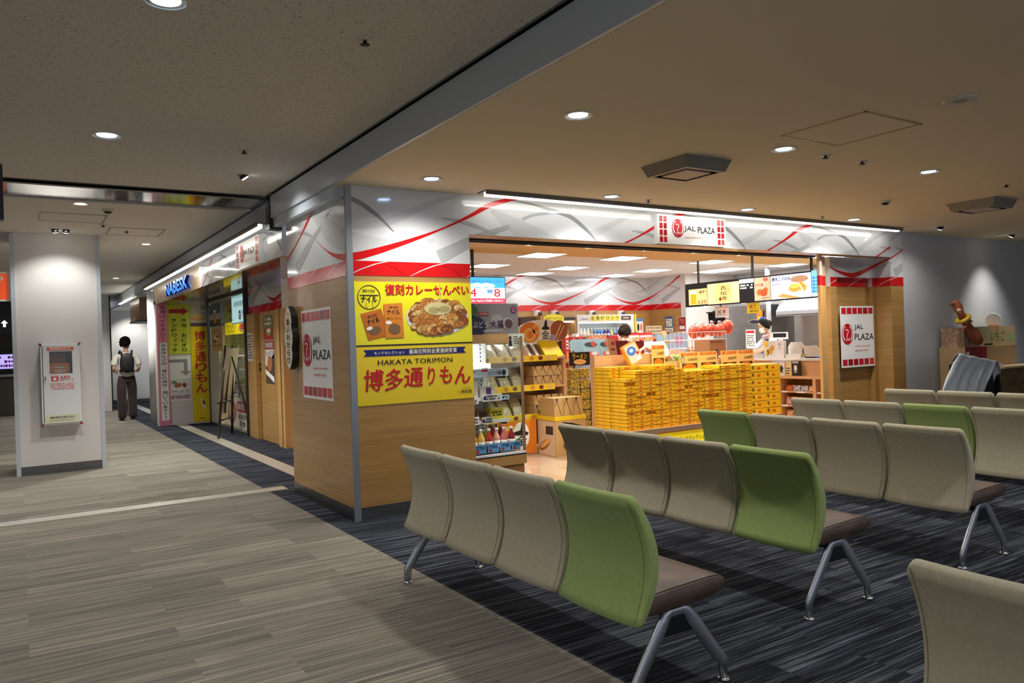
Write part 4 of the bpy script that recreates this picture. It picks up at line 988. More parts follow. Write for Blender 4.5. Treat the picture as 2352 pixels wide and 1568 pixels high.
# --- open chilled case beside the pillar
cx0, cx1, cy0, cy1 = 3.36, 3.975, 6.0, 6.72
t = thing('chilled_display_case', 'oak-fronted open chilled case with white shelves beside the corner pillar', 'display case', (3.67, 6.36, 0))
b = MB(); b.box((cx0, cy0, .255), (cx1, cy1, .34), OAK); b.box((cx0, cy0 + .03, .02), (cx1 - .01, cy1, .25), OAK); b.box((cx0, cy0 + .02, .0), (cx1 - .02, cy1, .02), BLACK)
b.box((cx0, cy0, .34), (cx1, cy1, .352), BLACK); b.box((cx0, cy0 + .005, .352), (cx1, cy0 + .02, .372), WHITE)
sh = Sheet(b, (cx0, cy0 + .03, 0), (1, 0, 0), (0, 0, 1))
for k in range(7): sh.rect(.28, .06 + k * .016, .41, .066 + k * .016, BLACK, 2); sh.rect(.44, .06 + k * .016, .57, .066 + k * .016, BLACK, 2)
sh.rect(.33, .20, .40, .235, BLACK, 2); sh.text('11', .35, .206, .38, .23, M('red_led_digit', (230, 40, 40), emit=1.5), 3)
b.build('base', t)
b = MB(); b.box((cx0, cy1 - .03, .372), (cx1, cy1, 1.47), M('case_back_white', (204, 206, 206), .45)); b.box((cx0, cy0 + .05, .372), (cx0 + .012, cy1, 1.47), MATS['case_back_white'])
sh = Sheet(b, (cx0, cy1 - .03, 0), (1, 0, 0), (0, 0, 1))
for z in (.52, .56, .78, .82):
    for k in range(10): sh.rect(.03 + k * .055, z, .065 + k * .055, z + .008, BLACK, 2)
for k in range(26): sh.rect(.545, .4 + k * .04, .556, .42 + k * .04, BLACK, 2)
b.build('back_panel', t)
b = MB(); b.box((cx1 - .006, cy0 + .03, .36), (cx1, cy1, 1.40), GLASS); b.build('side_pane', t)
b = MB(); b.box((cx1 - .02, cy0 + .012, .352), (cx1 + .002, cy0 + .03, 1.44), M('bronze_post', (150, 120, 88), .4, .3)); b.build('post', t)
for k, z in enumerate((.634, .852, 1.075)):
    b = MB(); b.box((cx0 + .01, 6.27, z), (cx1 - .01, cy1 - .03, z + .014), WHITE); b.box((cx0 + .01, 6.26, z - .008), (cx1 - .01, 6.27, z + .026), WHITE); b.box((cx1 - .05, 6.30, z - .03), (cx1 - .02, 6.42, z), DARK); b.build('shelf', t)
b = MB(); b.box((cx0, 6.08, 1.385), (3.87, 6.4, 1.468), OAK); b.build('canopy', t)
b = MB(); b.box((cx0 + .02, 6.42, 1.39), (cx1 - .02, 6.46, 1.41), PANEL); b.build('strip_light', t)
b = MB(); sh = board(b, (cx0, 6.12, 1.47), (1, 0, 0), (0, 0, 1), 4.0 - cx0, .285, .012, M('taupe_photo_print', (116, 112, 108), .4))
sh.ell(.16, .07, .12, .10, M('dark_grape_print', (30, 30, 52), .4), 2); sh.ell(.10, .22, .10, .07, M('dark_leaf_print', (60, 76, 44), .4), 2); sh.ell(.52, .10, .06, .055, M('pale_bowl_print', (150, 146, 142), .4), 2); sh.ell(.53, .095, .045, .045, M('mochi_print', (74, 50, 48), .4), 3); sh.ell(.40, .13, .07, .055, M('pale_mochi_print', (138, 134, 132), .4), 2)
sh.ell(.59, .225, .035, .037, M('plum_print', (84, 40, 78), .4), 2, 24); sh.text('大福', .33, .06, .47, .13, M('aubergine_ink', (46, 14, 48), .5), 4, .02); sh.text('ぶどう', .14, .06, .30, .12, M('pale_ink', (176, 172, 180), .5), 4, .02)
sh.rect(.20, .17, .31, .205, M('maroon_print', (122, 40, 44), .4), 3); sh.text('季節限定', .21, .176, .30, .20, M('rose_ink', (226, 150, 150), .5), 4, .01); sh.text('大粒', .572, .232, .608, .25, M('rose_ink', (226, 150, 150), .5), 3); sh.text('限定', .572, .205, .608, .223, MATS['rose_ink'], 3); sh.scribble(.25, .02, .46, .045, MATS['pale_ink'], 1, 3, 4)
b.build('header_poster', t)
b = MB(); sh = board(b, (3.855, 6.09, 1.345), (1, 0, 0), (0, 0, 1), .19, .125, .006, M('notice_sage', (186, 190, 172), .5)); sh.rect(.06, .02, .18, .11, M('notice_pale', (206, 208, 192), .5), 2); sh.scribble(.068, .025, .172, .105, INK, 4, 3, 7); sh.ell(.032, .085, .014, .018, INK, 2, 12); sh.poly([(.014, .01), (.05, .01), (.044, .065), (.02, .065)], INK, 2)
b.build('notice_card', label='sage notice card with a small figure above the chilled case', cat='notice')
# price strips and goods of the case
def card(x0, x1, y, z0, z1, label, base, draw=None, group=None, name='price_card', th=.003):
    b = MB(); sh = board(b, (x0, y, z0), (1, 0, 0), (0, 0, 1), x1 - x0, z1 - z0, th, base)
    if draw: draw(sh, x1 - x0, z1 - z0)
    return b.build(name, label=label, cat='price card', group=group)
PB = M('pale_blue_card', (206, 226, 244), .4)
def d_daifuku(sh, w, h): sh.rect(.02, h * .55, .08, h * .85, BLACK, 2); sh.rect(w * .35, h * .68, w * .5, h * .92, REDINK, 2); sh.text('ぶどう大福', w * .5, h * .2, w * .82, h * .7, M('aubergine_ink', (46, 14, 48)), 2, .02); sh.ell(w * .9, h * .45, .025, .028, M('mochi_print', (74, 50, 48)), 2, 16)
card(3.50, 3.955, 6.255, 1.068, 1.145, 'pale blue price strip with grape writing on the top case shelf', PB, d_daifuku)
def carton(name, label, x0, y0, z0, w, d, h, mat, cat='box', group=None, art=None, rz=0, top=None):
    b = MB(); b.box((-w / 2, 0, 0), (w / 2, d, h), mat, {'u': top} if top else None)
    sh = Sheet(b, (-w / 2, 0, 0), (1, 0, 0), (0, 0, 1))
    if art: art(sh, w, h)
    o = b.build(name, label=label, cat=cat, group=group, origin='keep'); o.location = (x0 + w / 2, y0, z0); o.rotation_euler = (0, 0, rz); return o
GP = M('grape_purple_print', (110, 60, 130), .5)
def a_grape(sh, w, h): sh.rect(w * .4, h * .9, w * .7, h, GP, 2); sh.vtext('ぶどう', w * .45, h * .45, w * .65, h * .88, INK, 2); [sh.ell(w * (.45 + .12 * (k % 3)), h * (.18 + .09 * (k // 3)), w * .06, w * .06, M('navy_grape_print', (60, 66, 110)), 2, 10) for k in range(6)]
def a_plain(c):
    def f(sh, w, h): sh.rect(w * .15, h * .25, w * .85, h * .75, c, 2); sh.scribble(w * .2, h * .35, w * .8, h * .65, INK, 2, 3, 5)
    return f
WB2 = M('white_carton', (236, 236, 232), .45)
carton('sweets_box', 'tall white grape sweets box on the middle case shelf', 3.50, 6.32, .866, .155, .12, .17, WB2, art=a_grape)
carton('sweets_box', 'low white box with purple square on the middle case shelf', 3.68, 6.32, .866, .16, .12, .10, WB2, art=lambda sh, w, h: sh.rect(w * .4, h * .3, w * .75, h * .95, GP, 2))
carton('sweets_box', 'small white box at the left end of the middle case shelf', 3.40, 6.32, .866, .08, .1, .05, WB2)
carton('sweets_tray', 'white wrapped tray pack on the top case shelf, left', 3.38, 6.34, 1.089, .24, .2, .11, M('white_wrap', (230, 234, 234), .3))
carton('sweets_tray', 'white pack with grey print on the top case shelf, right', 3.66, 6.36, 1.089, .17, .2, .10, WB2, art=a_plain(M('pale_grey_print', (206, 208, 210))))
def d_white(sh, w, h): sh.scribble(w * .1, h * .15, w * .9, h * .85, INK, 2, 2, int(w * 1000)); sh.ell(w * .12, h * .5, h * .22, h * .22, NAVY, 3, 12)
card(3.66, 3.88, 6.255, .835, .905, 'white price card under the low purple-square box', PAPER, d_white); card(3.44, 3.62, 6.255, .82, .87, 'white price card under the tall grape box', PAPER, d_white); card(3.885, 3.955, 6.255, .84, .885, 'tiny pale card at the right end of the middle case shelf', PB, d_white)
CARDB = M('brown_tray', (150, 112, 66), .5)
carton('cake_tray', 'dark round cake pack in a brown tray on the lower case shelf', 3.46, 6.33, .648, .16, .14, .085, CARDB, art=lambda sh, w, h: sh.ell(w * .5, h * .8, w * .36, h * .35, M('cocoa_print', (70, 46, 32)), 2))
carton('cake_tray', 'brown cake tray centred on the lower case shelf', 3.64, 6.33, .648, .14, .14, .075, CARDB, art=lambda sh, w, h: sh.ell(w * .5, h * .8, w * .36, h * .35, M('cocoa_print', (70, 46, 32)), 2))
carton('sweets_box', 'yellow fronted sweets box on the lower case shelf', 3.79, 6.33, .648, .15, .12, .105, M('mustard_box', (216, 196, 50), .5), art=lambda sh, w, h: sh.scribble(w * .1, h * .3, w * .9, h * .8, INK, 2, 2, 3))
carton('sweets_box', 'grey patterned box standing behind the yellow one in the case', 3.68, 6.50, .648, .22, .08, .19, M('grey_pattern_box', (168, 166, 160), .5), art=lambda sh, w, h: (sh.ring(w * .72, h * .7, .025, .032, INKG, 2, 16), sh.ring(w * .72, h * .7, .01, .016, INKG, 2, 12)))
card(3.50, 3.62, 6.255, .622, .70, 'white price card under the dark round cake', PAPER, d_white); card(3.65, 3.77, 6.255, .624, .69, 'grey price card beneath the centred cake tray', M('grey_card', (206, 206, 202)), d_white)
# bottles on the case deck
def bottle(name, label, x, y, z, h, r, liq, cap, band, group, cat='bottle', lab2=PAPER):
    t = thing(name, label, cat, (x, y, z), group)
    b = MB(); b.lathe([(r * .85, 0), (r, .006), (r, h * .55), (r * .95, h * .62), (r * .42, h * .80), (r * .40, h * .90)], liq, (x, y, z), 12); b.build('body', t)
    b = MB(); b.lathe([(r * 1.02, h * .10), (r * 1.02, h * .26)], band, (x, y, z), 12); b.lathe([(r * 1.015, h * .26), (r * 1.015, h * .46)], lab2, (x, y, z), 12); b.build('wrapper', t)
    b = MB(); b.lathe([(r * .46, h * .88), (r * .46, h), (r * .1, h)], cap, (x, y, z), 10); b.build('cap', t)
    return t
LIQ = [('lime', (196, 216, 90)), ('amber', (232, 176, 70)), ('golden', (240, 206, 110)), ('red', (196, 70, 50)), ('pink', (232, 170, 150)), ('rose', (222, 120, 120)), ('ruby', (150, 50, 60))]
for k in range(7):
    nm, c = LIQ[k]
    bottle('juice_bottle', 'front row %s juice bottle on the deck of the chilled case' % nm, 3.42 + k * .083, 6.17, .374, .215, .034, M('juice_' + nm, c, .15), WHITE, M('band_' + nm, tuple(int(v * .8) for v in c), .4), 'juice bottles in the chilled case')
    bottle('juice_bottle', 'back row %s juice bottle, %s from the left, in the chilled case' % (LIQ[(k * 3 + 2) % 7][0], nth(k + 1)), 3.45 + k * .078, 6.36, .374, .225, .034, MATS['juice_' + LIQ[(k * 3 + 2) % 7][0]] if 'juice_' + LIQ[(k * 3 + 2) % 7][0] in MATS else M('juice_' + LIQ[(k * 3 + 2) % 7][0], LIQ[(k * 3 + 2) % 7][1], .15), WHITE, REDINK, 'juice bottles in the chilled case')
SKY = M('sky_blue_card', (96, 158, 206), .4)
def d_sky(sh, w, h): sh.scribble(w * .1, h * .5, w * .9, h * .9, NAVY, 2, 2, 4); sh.ell(w * .25, h * .28, h * .18, h * .18, REDINK, 2, 12)
for k, (x0, x1) in enumerate(((3.39, 3.43), (3.46, 3.585), (3.60, 3.72), (3.735, 3.85), (3.865, 3.96))): card(x0, x1, 6.08 - .0, .376, .456, '%s blue price card from the left before the juice bottles' % nth(k + 1), SKY, d_sky, 'blue price cards')
lamp('AREA', 'case_light', (3.67, 6.30, 1.38), 2, (1, 1, 1), (3.67, 6.45, .5), size=.5, sizey=.05)

# --- gondola of wrapped sweets behind the case
t = thing('sweets_gondola', 'wooden gondola shelf with yellow price rails behind the chilled case', 'shelf unit', (5.2, 8.1, 0))
b = MB(); b.box((4.45, 8.28, .05), (5.84, 8.34, 1.34), LIGHTWOOD); b.box((4.45, 7.8, 0.0), (5.33, 8.34, .10), LIGHTWOOD); b.box((5.80, 7.85, 0), (5.84, 8.34, 1.2), LIGHTWOOD); b.build('frame', t)
for z in (.47, .83, 1.19):
    b = MB(); b.box((4.45, 7.84, z - .025), (5.84, 8.28, z), LIGHTWOOD); b.build('shelf', t)
    b = MB(); sh = board(b, (4.45, 7.838, z - .05), (1, 0, 0), (0, 0, 1), 1.2 if z < 1 else 1.25, .075, .006, M('rail_yellow', (246, 212, 40), .4)); r = random.Random(int(z * 100))
    for k in range(9): sh.ell(.08 + k * .13, .038, .035, .026, M('rail_pic_%d' % (k % 3), [(214, 140, 60), (120, 50, 30), (236, 190, 130)][k % 3], .5), 2, 12)
    b.build('price_rail', t)
b = MB(); sh = board(b, (4.75, 7.79, .03), (1, 0, 0), (0, 0, 1), .56, .40, .01, ORANGE)
sh.ell(.16, .2, .15, .15, M('bread_roll_print', (240, 186, 110), .5), 2); sh.ell(.16, .2, .10, .10, ORANGE, 3); sh.ell(.16, .2, .05, .05, MATS['bread_roll_print'], 4); sh.ell(.33, .22, .12, .17, WPRINT, 5); sh.text('金', .25, .1, .41, .22, INK, 6, .03); sh.poly([(.22, .27), (.32, .29), (.34, .38), (.38, .38), (.38, .28), (.44, .25), (.42, .22), (.24, .23)], INK, 6)
b.build('poster', label='orange bread poster at the foot of the sweets gondola', cat='poster')
# clear bags of sweets left part, tan ribboned boxes right part
BAGM = mottled('bag_contents', [(232, 230, 224), (176, 168, 156), (238, 214, 170), (120, 112, 104)], 28, .25)
for lv, z in enumerate((.47, .83, 1.19)):
    for k in range(4):
        x = 4.62 + k * .185
        b = MB(); b.grid(lambda i, j: (x + .075 * math.sin((i - .5) * PI), 7.93 + .16 * j - .035 * math.cos((i - .5) * PI) * math.sin(j * PI), z + .21 * j * (1 if lv < 2 else .8) + .004), 8, 8, BAGM)
        b.grid(lambda i, j: (x + .075 * math.sin((i - .5) * PI), 7.945 + .16 * j + .03 * math.sin(j * PI), z + .21 * j * (1 if lv < 2 else .8) + .004), 8, 8, BAGM)
        b.build('sweets_bag', label='%s clear bag from the left on the %s gondola shelf' % (nth(k + 1), ('bottom', 'middle', 'top')[lv]), cat='bag', group='clear bags of sweets on the gondola')
RIB = M('navy_ribbon', (32, 32, 44), .5)
def a_rib(sh, w, h): sh.line([(w * .2, h), (w * .8, 0)], .006, RIB, 2); sh.line([(w * .35, h), (w * .05, h * .55)], .006, RIB, 2); sh.poly([(w * .12, h), (w * .3, h * .93), (w * .45, h), (w * .3, h * .8)], RIB, 3)
for lv, z in enumerate((.47, .83)):
    n = 0
    for k in range(4):
        for s in range((2, 2)[lv]):
            n += 1
            carton('gift_box', '%s kraft box with navy ribbon, %s layer, %s gondola shelf' % (nth(k + 1), ('lower', 'upper')[s], ('bottom', 'middle')[lv]), 5.36 + k * .115, 7.88, z + s * .125, .110, .3, .12, TAN, 'box', 'kraft boxes tied with ribbon', a_rib)
# cardboard bin in front with the brush character
b = MB(); b.box((5.34, 7.42, 0), (5.80, 7.80, .455), TAN)
b2 = Sheet(b, (5.34, 7.42, 0), (1, 0, 0), (0, 0, 1)); b2.text('金', .16, .26, .30, .34, INK, 2, .03); b2.line([(.10, .40), (.25, .38), (.38, .34)], .02, INK, 2); b2.text('なんばん', .10, .09, .36, .15, INK, 2, .02); b2.text('九州銘菓', .14, .19, .32, .22, INK, 2)
sl = Sheet(b, (5.34, 7.80, 0), (0, -1, 0), (0, 0, 1)); sl.rect(.01, .01, .37, .42, M('bread_poster_cream', (226, 206, 180), .5), 2); sl.ell(.15, .13, .13, .05, BUN, 3, 20, .5); sl.ell(.17, .15, .13, .03, MATS['bread_roll_print'], 4, 20, .5); sl.rect(.18, .26, .33, .36, MATS['cocoa_print'], 3)
b.box((5.335, 7.415, .43), (5.805, 7.805, .475), M('rail_yellow', (246, 212, 40), .4))
tag(b.build('cardboard_bin'), 'tan cardboard display bin with a black brush character', 'display bin')
for k in range(3):
    carton('gift_box', '%s ribboned kraft box standing in the cardboard bin' % nth(k + 1), 5.36 + k * .145, 7.46, .475, .135, .3, .22, TAN, 'box', 'kraft boxes in the bin', a_rib)
# shaped header sign and yellow wedge
b = MB(); P0 = at(1250, 785, Y=8.05); out = []
for k in range(40):
    a = 2 * PI * k / 40; rr = 1 + .16 * math.cos(2 * a); out.append((P0.x - .02 + .36 * rr * math.cos(a), 1.50 + .16 * (1 + .1 * abs(math.cos(a))) * math.sin(a)))
b.prism(out, 'Y', 8.05, 8.056, WPRINT); sh = Sheet(b, (P0.x, 8.05, 1.50), (1, 0, 0), (0, 0, 1))
sh.ell(-.22, 0, .15, .13, ORANGE, 2); sh.ring(-.22, -.03, .05, .09, MATS['bread_roll_print'], 3, 18); sh.ring(-.12, .04, .03, .06, MATS['bread_roll_print'], 3, 16); sh.ell(.24, .02, .14, .13, M('cake_red_brown', (170, 90, 60), .5), 2); sh.poly([(.14, -.12), (.20, -.12), (.33, .08), (.27, .11)], MATS['bread_roll_print'], 3); sh.poly([(.17, -.12), (.185, -.12), (.31, .09), (.29, .1)], MATS['cocoa_print'], 4)
sh.ell(.02, .02, .085, .15, WPRINT, 4); sh.text('金', -.04, -.09, .08, .02, INK, 5, .02); sh.poly([(-.04, .05), (.0, .08), (.02, .15), (.05, .15), (.05, .08), (.09, .05), (.07, .03), (-.02, .03)], INK, 5); sh.ell(.13, -.08, .05, .05, M('lilac_print', (170, 160, 206), .5), 5, 14)
b.build('shaped_sign', label='cloud-shaped food picture sign standing on the sweets gondola', cat='sign')
b = MB(); b.prism([(7.86, 1.19), (8.2, 1.19), (8.2, 1.45), (8.1, 1.45)], 'X', 5.55, 5.83, YEL2); b.build('wedge_display', label='bright yellow sloped tray beside the cloud-shaped sign', cat='display tray')
for k in range(4):
    b = MB(); b.prism([(7.90, 1.19), (8.02, 1.19), (8.16, 1.40), (8.12, 1.42)], 'X', 5.33 + k * .055, 5.375 + k * .055, M('striped_pack_%d' % (k % 2), [(232, 230, 226), (96, 76, 66)][k % 2], .3)); b.build('sweets_pack', label='%s slim sloped packet left of the yellow tray' % nth(k + 1), cat='packet', group='slim packets on the gondola top')
# hanging black and yellow packs
t = thing('strip_rack', 'rack of black and yellow snack strips left of the box wall', 'rack', (6.03, 7.86, 0))
b = MB(); b.tube([(6.02, 7.92, 0), (6.02, 7.92, 1.25)], .012, BLACK, 8); b.box((5.85, 7.78, 0), (6.19, 8.06, .03), BLACK); b.build('stand', t)
BY = mottled('black_yellow_pack', [(20, 18, 18), (226, 190, 60), (24, 20, 18), (238, 226, 190)], 34, .3)
for k in range(2):
    b = MB(); x0 = 5.87 + k * .165
    for j in range(6): b.box((x0, 7.80, .22 + j * .135), (x0 + .15, 7.88, .345 + j * .135), BY)
    b.build('pack_strip', t, bevel=.01)
b = MB(); sh = board(b, (5.86, 7.80, 1.06), (1, 0, 0), (0, 0, 1), .33, .17, .004, BLACK); sh.text('ラーメン', .05, .08, .28, .15, YEL2, 2, .03); sh.ell(.165, .045, .10, .035, MATS['bread_roll_print'], 2); b.build('header_card', t)
for k in range(11):
    carton('flat_pack', '%s grey flat pack from the bottom, stacked beside the strip rack' % nth(k + 1), 6.20 + (k % 2) * .008, 7.78, .02 + k * .073, .20, .28, .068, M('grey_pack_%d' % (k % 3), [(110, 108, 106), (150, 148, 142), (88, 86, 84)][k % 3], .35), 'packet', 'grey flat packs in a stack', lambda sh, w, h: sh.rect(.02, h * .3, w * .8, h * .7, PAPER, 2))
BW = mottled('blue_white_pack', [(236, 236, 236), (90, 140, 200), (232, 232, 236), (196, 90, 80)], 30, .35)
for k in range(6):
    carton('snack_pack', '%s blue and white snack pack above the grey stack' % nth(k + 1), 6.18 + (k % 3) * .085, 7.86 + .12 * (k // 3), .83 + .13 * (k // 3), .08, .1, .13, BW, 'packet', 'blue and white snack packs')

# --- box wall on its plinth
tx0, tx1, ty0, ty1, tz = 5.66, 8.26, 6.49, 7.25, .35
t = thing('display_plinth', 'long low display plinth carrying the yellow sweets boxes', 'plinth', (6.96, 6.87, 0))
b = MB(); b.box((tx0 - .02, ty0 - .02, tz - .05), (tx1 + .02, ty1, tz), LIGHTWOOD, {'f': M('plinth_edge_grey', (120, 100, 80), .4)}); b.build('top', t)
b = MB(); b.box((tx0 + .03, ty0 + .02, 0), (tx1 - .03, ty1 - .03, tz - .05), LIGHTWOOD); b.build('body', t)
b = MB(); sh = board(b, (tx0 + .06, ty0 + .015, .03), (1, 0, 0), (0, 0, 1), 1.5, .25, .008, YEL)
sh.text('福岡まんじゅう', .28, .13, .66, .20, GP, 2, .05); sh.text('モンドセレクション', .72, .135, 1.2, .19, INK, 2); sh.poly([(.7, .03), (.74, .06), (.78, .03), (.76, .08), (.8, .1), (.72, .1)], REDINK, 2)
b.build('front_banner', t)
b = MB(); sh = board(b, (tx1 - .75, ty0 + .015, .03), (1, 0, 0), (0, 0, 1), .70, .24, .008, M('pale_cyan_banner', (206, 232, 244), .5, emit=.0)); sh.text('新商品', .1, .1, .4, .2, YEL2, 2, .03); b.build('side_banner', t)
BOXF = M('sweets_box_shaded_front', (232, 172, 20), .35, coat=.25); BOXS = M('sweets_box_lit_side', (250, 198, 36), .35, coat=.25); BOXT = M('sweets_box_lit_top', (255, 212, 56), .3, coat=.3)  # front darker, side and top lighter: shading put into the box colours
BOXL = M('box_label_red', (196, 84, 24), .4); BOXD = M('box_line_olive', (112, 78, 16), .5)
def yellow_box(w, d, h, big=False):
    b = MB(); g = .0012
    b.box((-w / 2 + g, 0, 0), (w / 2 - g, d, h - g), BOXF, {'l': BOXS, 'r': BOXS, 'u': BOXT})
    sh = Sheet(b, (-w / 2, 0, 0), (1, 0, 0), (0, 0, 1), .0006)
    lw, lh = (.11, .16) if big else (.15, .19)
    sh.poly([(w * (.5 - lw), h * (.5 - lh)), (w * (.5 + lw), h * (.5 - lh)), (w * (.5 + lw * .95), h * (.5 + lh)), (w * (.5 - lw), h * (.5 + lh))], BOXL, 2)
    k = .0026
    sh.line([(w * .03, h * .95), (w * .03 + h * .7, h * .08)], k, BOXD, 1); sh.line([(w * .97, h * .95), (w * .97 - h * .5, h * .1)], k * .7, BOXD, 1); sh.line([(0, .0018), (w, .0018)], .0036, BOXD, 1)
    if w > .2: sh.ell(w * .10, h * .62, h * .24, h * .24, BOXD, 2, 12)
    sl = Sheet(b, (-w / 2 + g, d, 0), (0, -1, 0), (0, 0, 1), .0006); sl.line([(d * .06, h * .9), (d * .22, h * .15)], h * .12, BOXD, 1); sl.text('博多', d * .52, h * .35, d * .66, h * .65, BOXL, 1); sl.line([(0, .0015), (d, .0015)], .003, BOXD, 1)
    return b
protos = {}
def place_box(kind, x, y, z, label, group, rz=0):
    w, d, h = {'s': (.149, .272, .0405), 'm': (.297, .30, .0405), 'n': (.277, .30, .0405), 'l': (.279, .33, .0912)}[kind]
    if kind not in protos:
        o = yellow_box(w, d, h, kind == 'l').build('sweets_box', origin='keep'); protos[kind] = o
    else:
        o = protos[kind].copy(); COL.objects.link(o)
    o.location = (x + w / 2, y, z); o.rotation_euler = (0, 0, rz)
    return tag(o, label, 'box', group)
r = random.Random(11)
xx = 5.668; cols = [('s', n) for n in (14, 16, 16, 17, 17, 16, 15, 15)] + [('m', 15), ('m', 16), ('n', 16)]
names_h = {'s': .0418, 'm': .0418, 'n': .0418, 'l': .0925}
dx = {'s': .150, 'm': .299, 'n': .280, 'l': .2805}
for ci, (kd, n) in enumerate(cols):
    for k in range(n):
        place_box(kd, xx + r.uniform(-.004, .004), ty0 + .02 + r.uniform(-.004, .012) + (.03 if r.random() < .05 else 0), tz + k * names_h[kd],
                  'yellow sweets box, %s from the bottom in the %s front stack from the left' % (nth(k + 1), nth(ci + 1)), 'yellow sweets boxes in the front stacks', r.uniform(-.012, .012))
    xx += dx[kd]
for ci in range(2):
    for k in range(7):
        place_box('l', xx + r.uniform(-.003, .003), ty0 + .02 + r.uniform(0, .006), tz + k * names_h['l'], 'large yellow sweets box, %s from the bottom in the %s thick stack' % (nth(k + 1), ('left', 'right')[ci]), 'large yellow sweets boxes at the right end')
    xx += dx['l']
for k in range(17):    # second row seen on the left end
    place_box('s', 5.662 + r.uniform(-.004, .004), ty0 + .305, tz + k * .0418, 'yellow sweets box, %s from the bottom in the rear left stack' % nth(k + 1), 'yellow sweets boxes in the rear left stack', r.uniform(-.01, .01))
for ci, (x, n) in enumerate(((5.82, 17), (6.12, 17), (6.42, 17), (6.72, 15), (7.0, 15), (7.3, 15))):
    for k in range(n - 3, n): place_box('m', x, ty0 + .335, tz + k * .0418, 'yellow sweets box in the rear row, %s stack, %s of its top three' % (nth(ci + 1), nth(k - n + 4)), 'yellow sweets boxes in the rear row')
b = MB(); b.box((5.82, ty0 + .34, tz), (7.6, ty0 + .60, tz + 11.9 * .0418), LIGHTWOOD); tag(b.build('riser_block'), 'pale wooden riser hidden behind the front stacks of yellow boxes', 'riser')
b = MB(); b.box((5.75, ty0 + .665, tz), (6.74, ty0 + .75, 1.185), LIGHTWOOD); tag(b.build('backing_board'), 'taller pale wooden board behind the left yellow stacks', 'board')
b = MB(); b.box((6.75, ty0 + .665, tz), (8.10, ty0 + .75, 1.07), LIGHTWOOD); tag(b.build('backing_board'), 'lower pale wooden board behind the price boards', 'board')
# price cards standing behind the front stacks
PCARD = M('apricot_card', (246, 196, 110), .5); PHOTO = M('orange_cake_print', (232, 120, 20), .45)
def price_board(x0, x1, z0, z1, prices, label):
    y = ty0 + .64
    t = thing('price_board', label, 'price board', ((x0 + x1) / 2, y, z0)); b = MB(); sh = board(b, (x0, y, z0), (1, 0, 0), (0, 0, 1), x1 - x0, z1 - z0, .006, PCARD); w = (x1 - x0) / len(prices); h = z1 - z0
    for k, p in enumerate(prices):
        sh.rect(k * w + w * .08, h * .83, k * w + w * .94, h * .96, M('price_red_orange', (222, 96, 30), .5), 2); sh.scribble(k * w + w * .2, h * .85, k * w + w * .82, h * .95, PCARD, 1, 3, 3)
        sh.text(p, k * w + w * .42, h * .52, k * w + w * .92, h * .68, INK, 2, .02); sh.rect(k * w + w * .12, h * .03, k * w + w * .92, h * .40, MATS['cocoa_print'], 2); sh.ell(k * w + w * .5, h * .18, w * .34, h * .2, PHOTO, 3)
    b.build('card', t)
    b = MB(); b.tube([(x0 + .05, y + .02, tz), (x0 + .05, y + .02, z0 + .05)], .006, WIRE, 6); b.build('support', t)
def zz(y_, x_): return at(x_, y_, Y=ty0 + .64).z
def xx_(x_): return at(x_, 820, Y=ty0 + .64).x
price_board(xx_(1496), xx_(1526), zz(842, 1510), zz(792, 1510), ['1,500円'], 'apricot price board reading one thousand five hundred yen')
price_board(xx_(1560), xx_(1646), zz(850, 1600), zz(808, 1600), ['2,000円', '3,000円'], 'apricot double price board, left of the two, above the yellow boxes')
price_board(xx_(1655), xx_(1730), zz(848, 1690), zz(804, 1690), ['4,000円', '6,000円'], 'apricot double price board, right of the two, above the yellow boxes')
b = MB(); sh = Sheet(b, (xx_(1567), ty0 + .632, zz(826, 1567)), (1, 0, 0), (0, 0, 1)); sh.ell(0, 0.0, .035, .05, M('award_blue', (90, 130, 150), .4), 1); sh.ell(0, -.005, .026, .036, M('award_tan', (196, 180, 130), .4), 2); sh.ell(0, 0, .035, .05, M('award_white', (230, 230, 226), .4), 0)
b.build('award_badge', label='small oval award badge on the left double price board', cat='badge')
b = MB(); b.box((-.11, 0, 0), (.11, .05, .26), M('sample_orange', (240, 160, 60), .4)); sh = Sheet(b, (-.11, 0, 0), (1, 0, 0), (0, 0, 1)); sh.rect(.02, .02, .2, .24, MATS['bread_poster_cream'], 1); sh.ell(.10, .16, .07, .055, M('sample_blue', (70, 120, 200), .4), 2); sh.ell(.10, .165, .03, .02, WPRINT, 3); sh.rect(.12, .03, .19, .07, WPRINT, 3); sh.ell(.17, .11, .02, .02, REDINK, 3)
o = b.build('sample_box', label='tilted open sample box with a blue oval on the yellow stacks', cat='box', origin='keep'); p = at(1455, 832, Y=ty0 + .50); o.location = (p.x + .02, ty0 + .44, tz + 17 * .0418 + .03); o.rotation_euler = (-.25, -.38, 0)

# --- gift tables behind
def px_box(x0, y0, x1, y1, Y, zb, d, name, label, mat, cat='box', group=None, art=None, top=None, tilt=0):
    """box standing on height zb whose front fills the given part of the view at distance Y"""
    X0 = at(x0, y1, Y=Y).x; X1 = at(x1, y1, Y=Y).x; Z1 = at((x0 + x1) / 2, y0, Y=Y).z
    h = max(.03, Z1 - zb); w = X1 - X0
    b = MB()
    if tilt:
        b.prism([(0, 0), (d, 0), (d, h), (tilt, h)], 'X', -w / 2, w / 2, mat)
        v = Vector((0, tilt, h)).normalized(); sh = Sheet(b, (-w / 2, 0, 0), (1, 0, 0), v)
    else:
        b.box((-w / 2, 0, 0), (w / 2, d, h), mat, {'u': top} if top else None); sh = Sheet(b, (-w / 2, 0, 0), (1, 0, 0), (0, 0, 1))
    if art: art(sh, w, h)
    o = b.build(name, label=label, cat=cat, group=group, origin='keep'); o.location = ((X0 + X1) / 2, Y, zb); return o
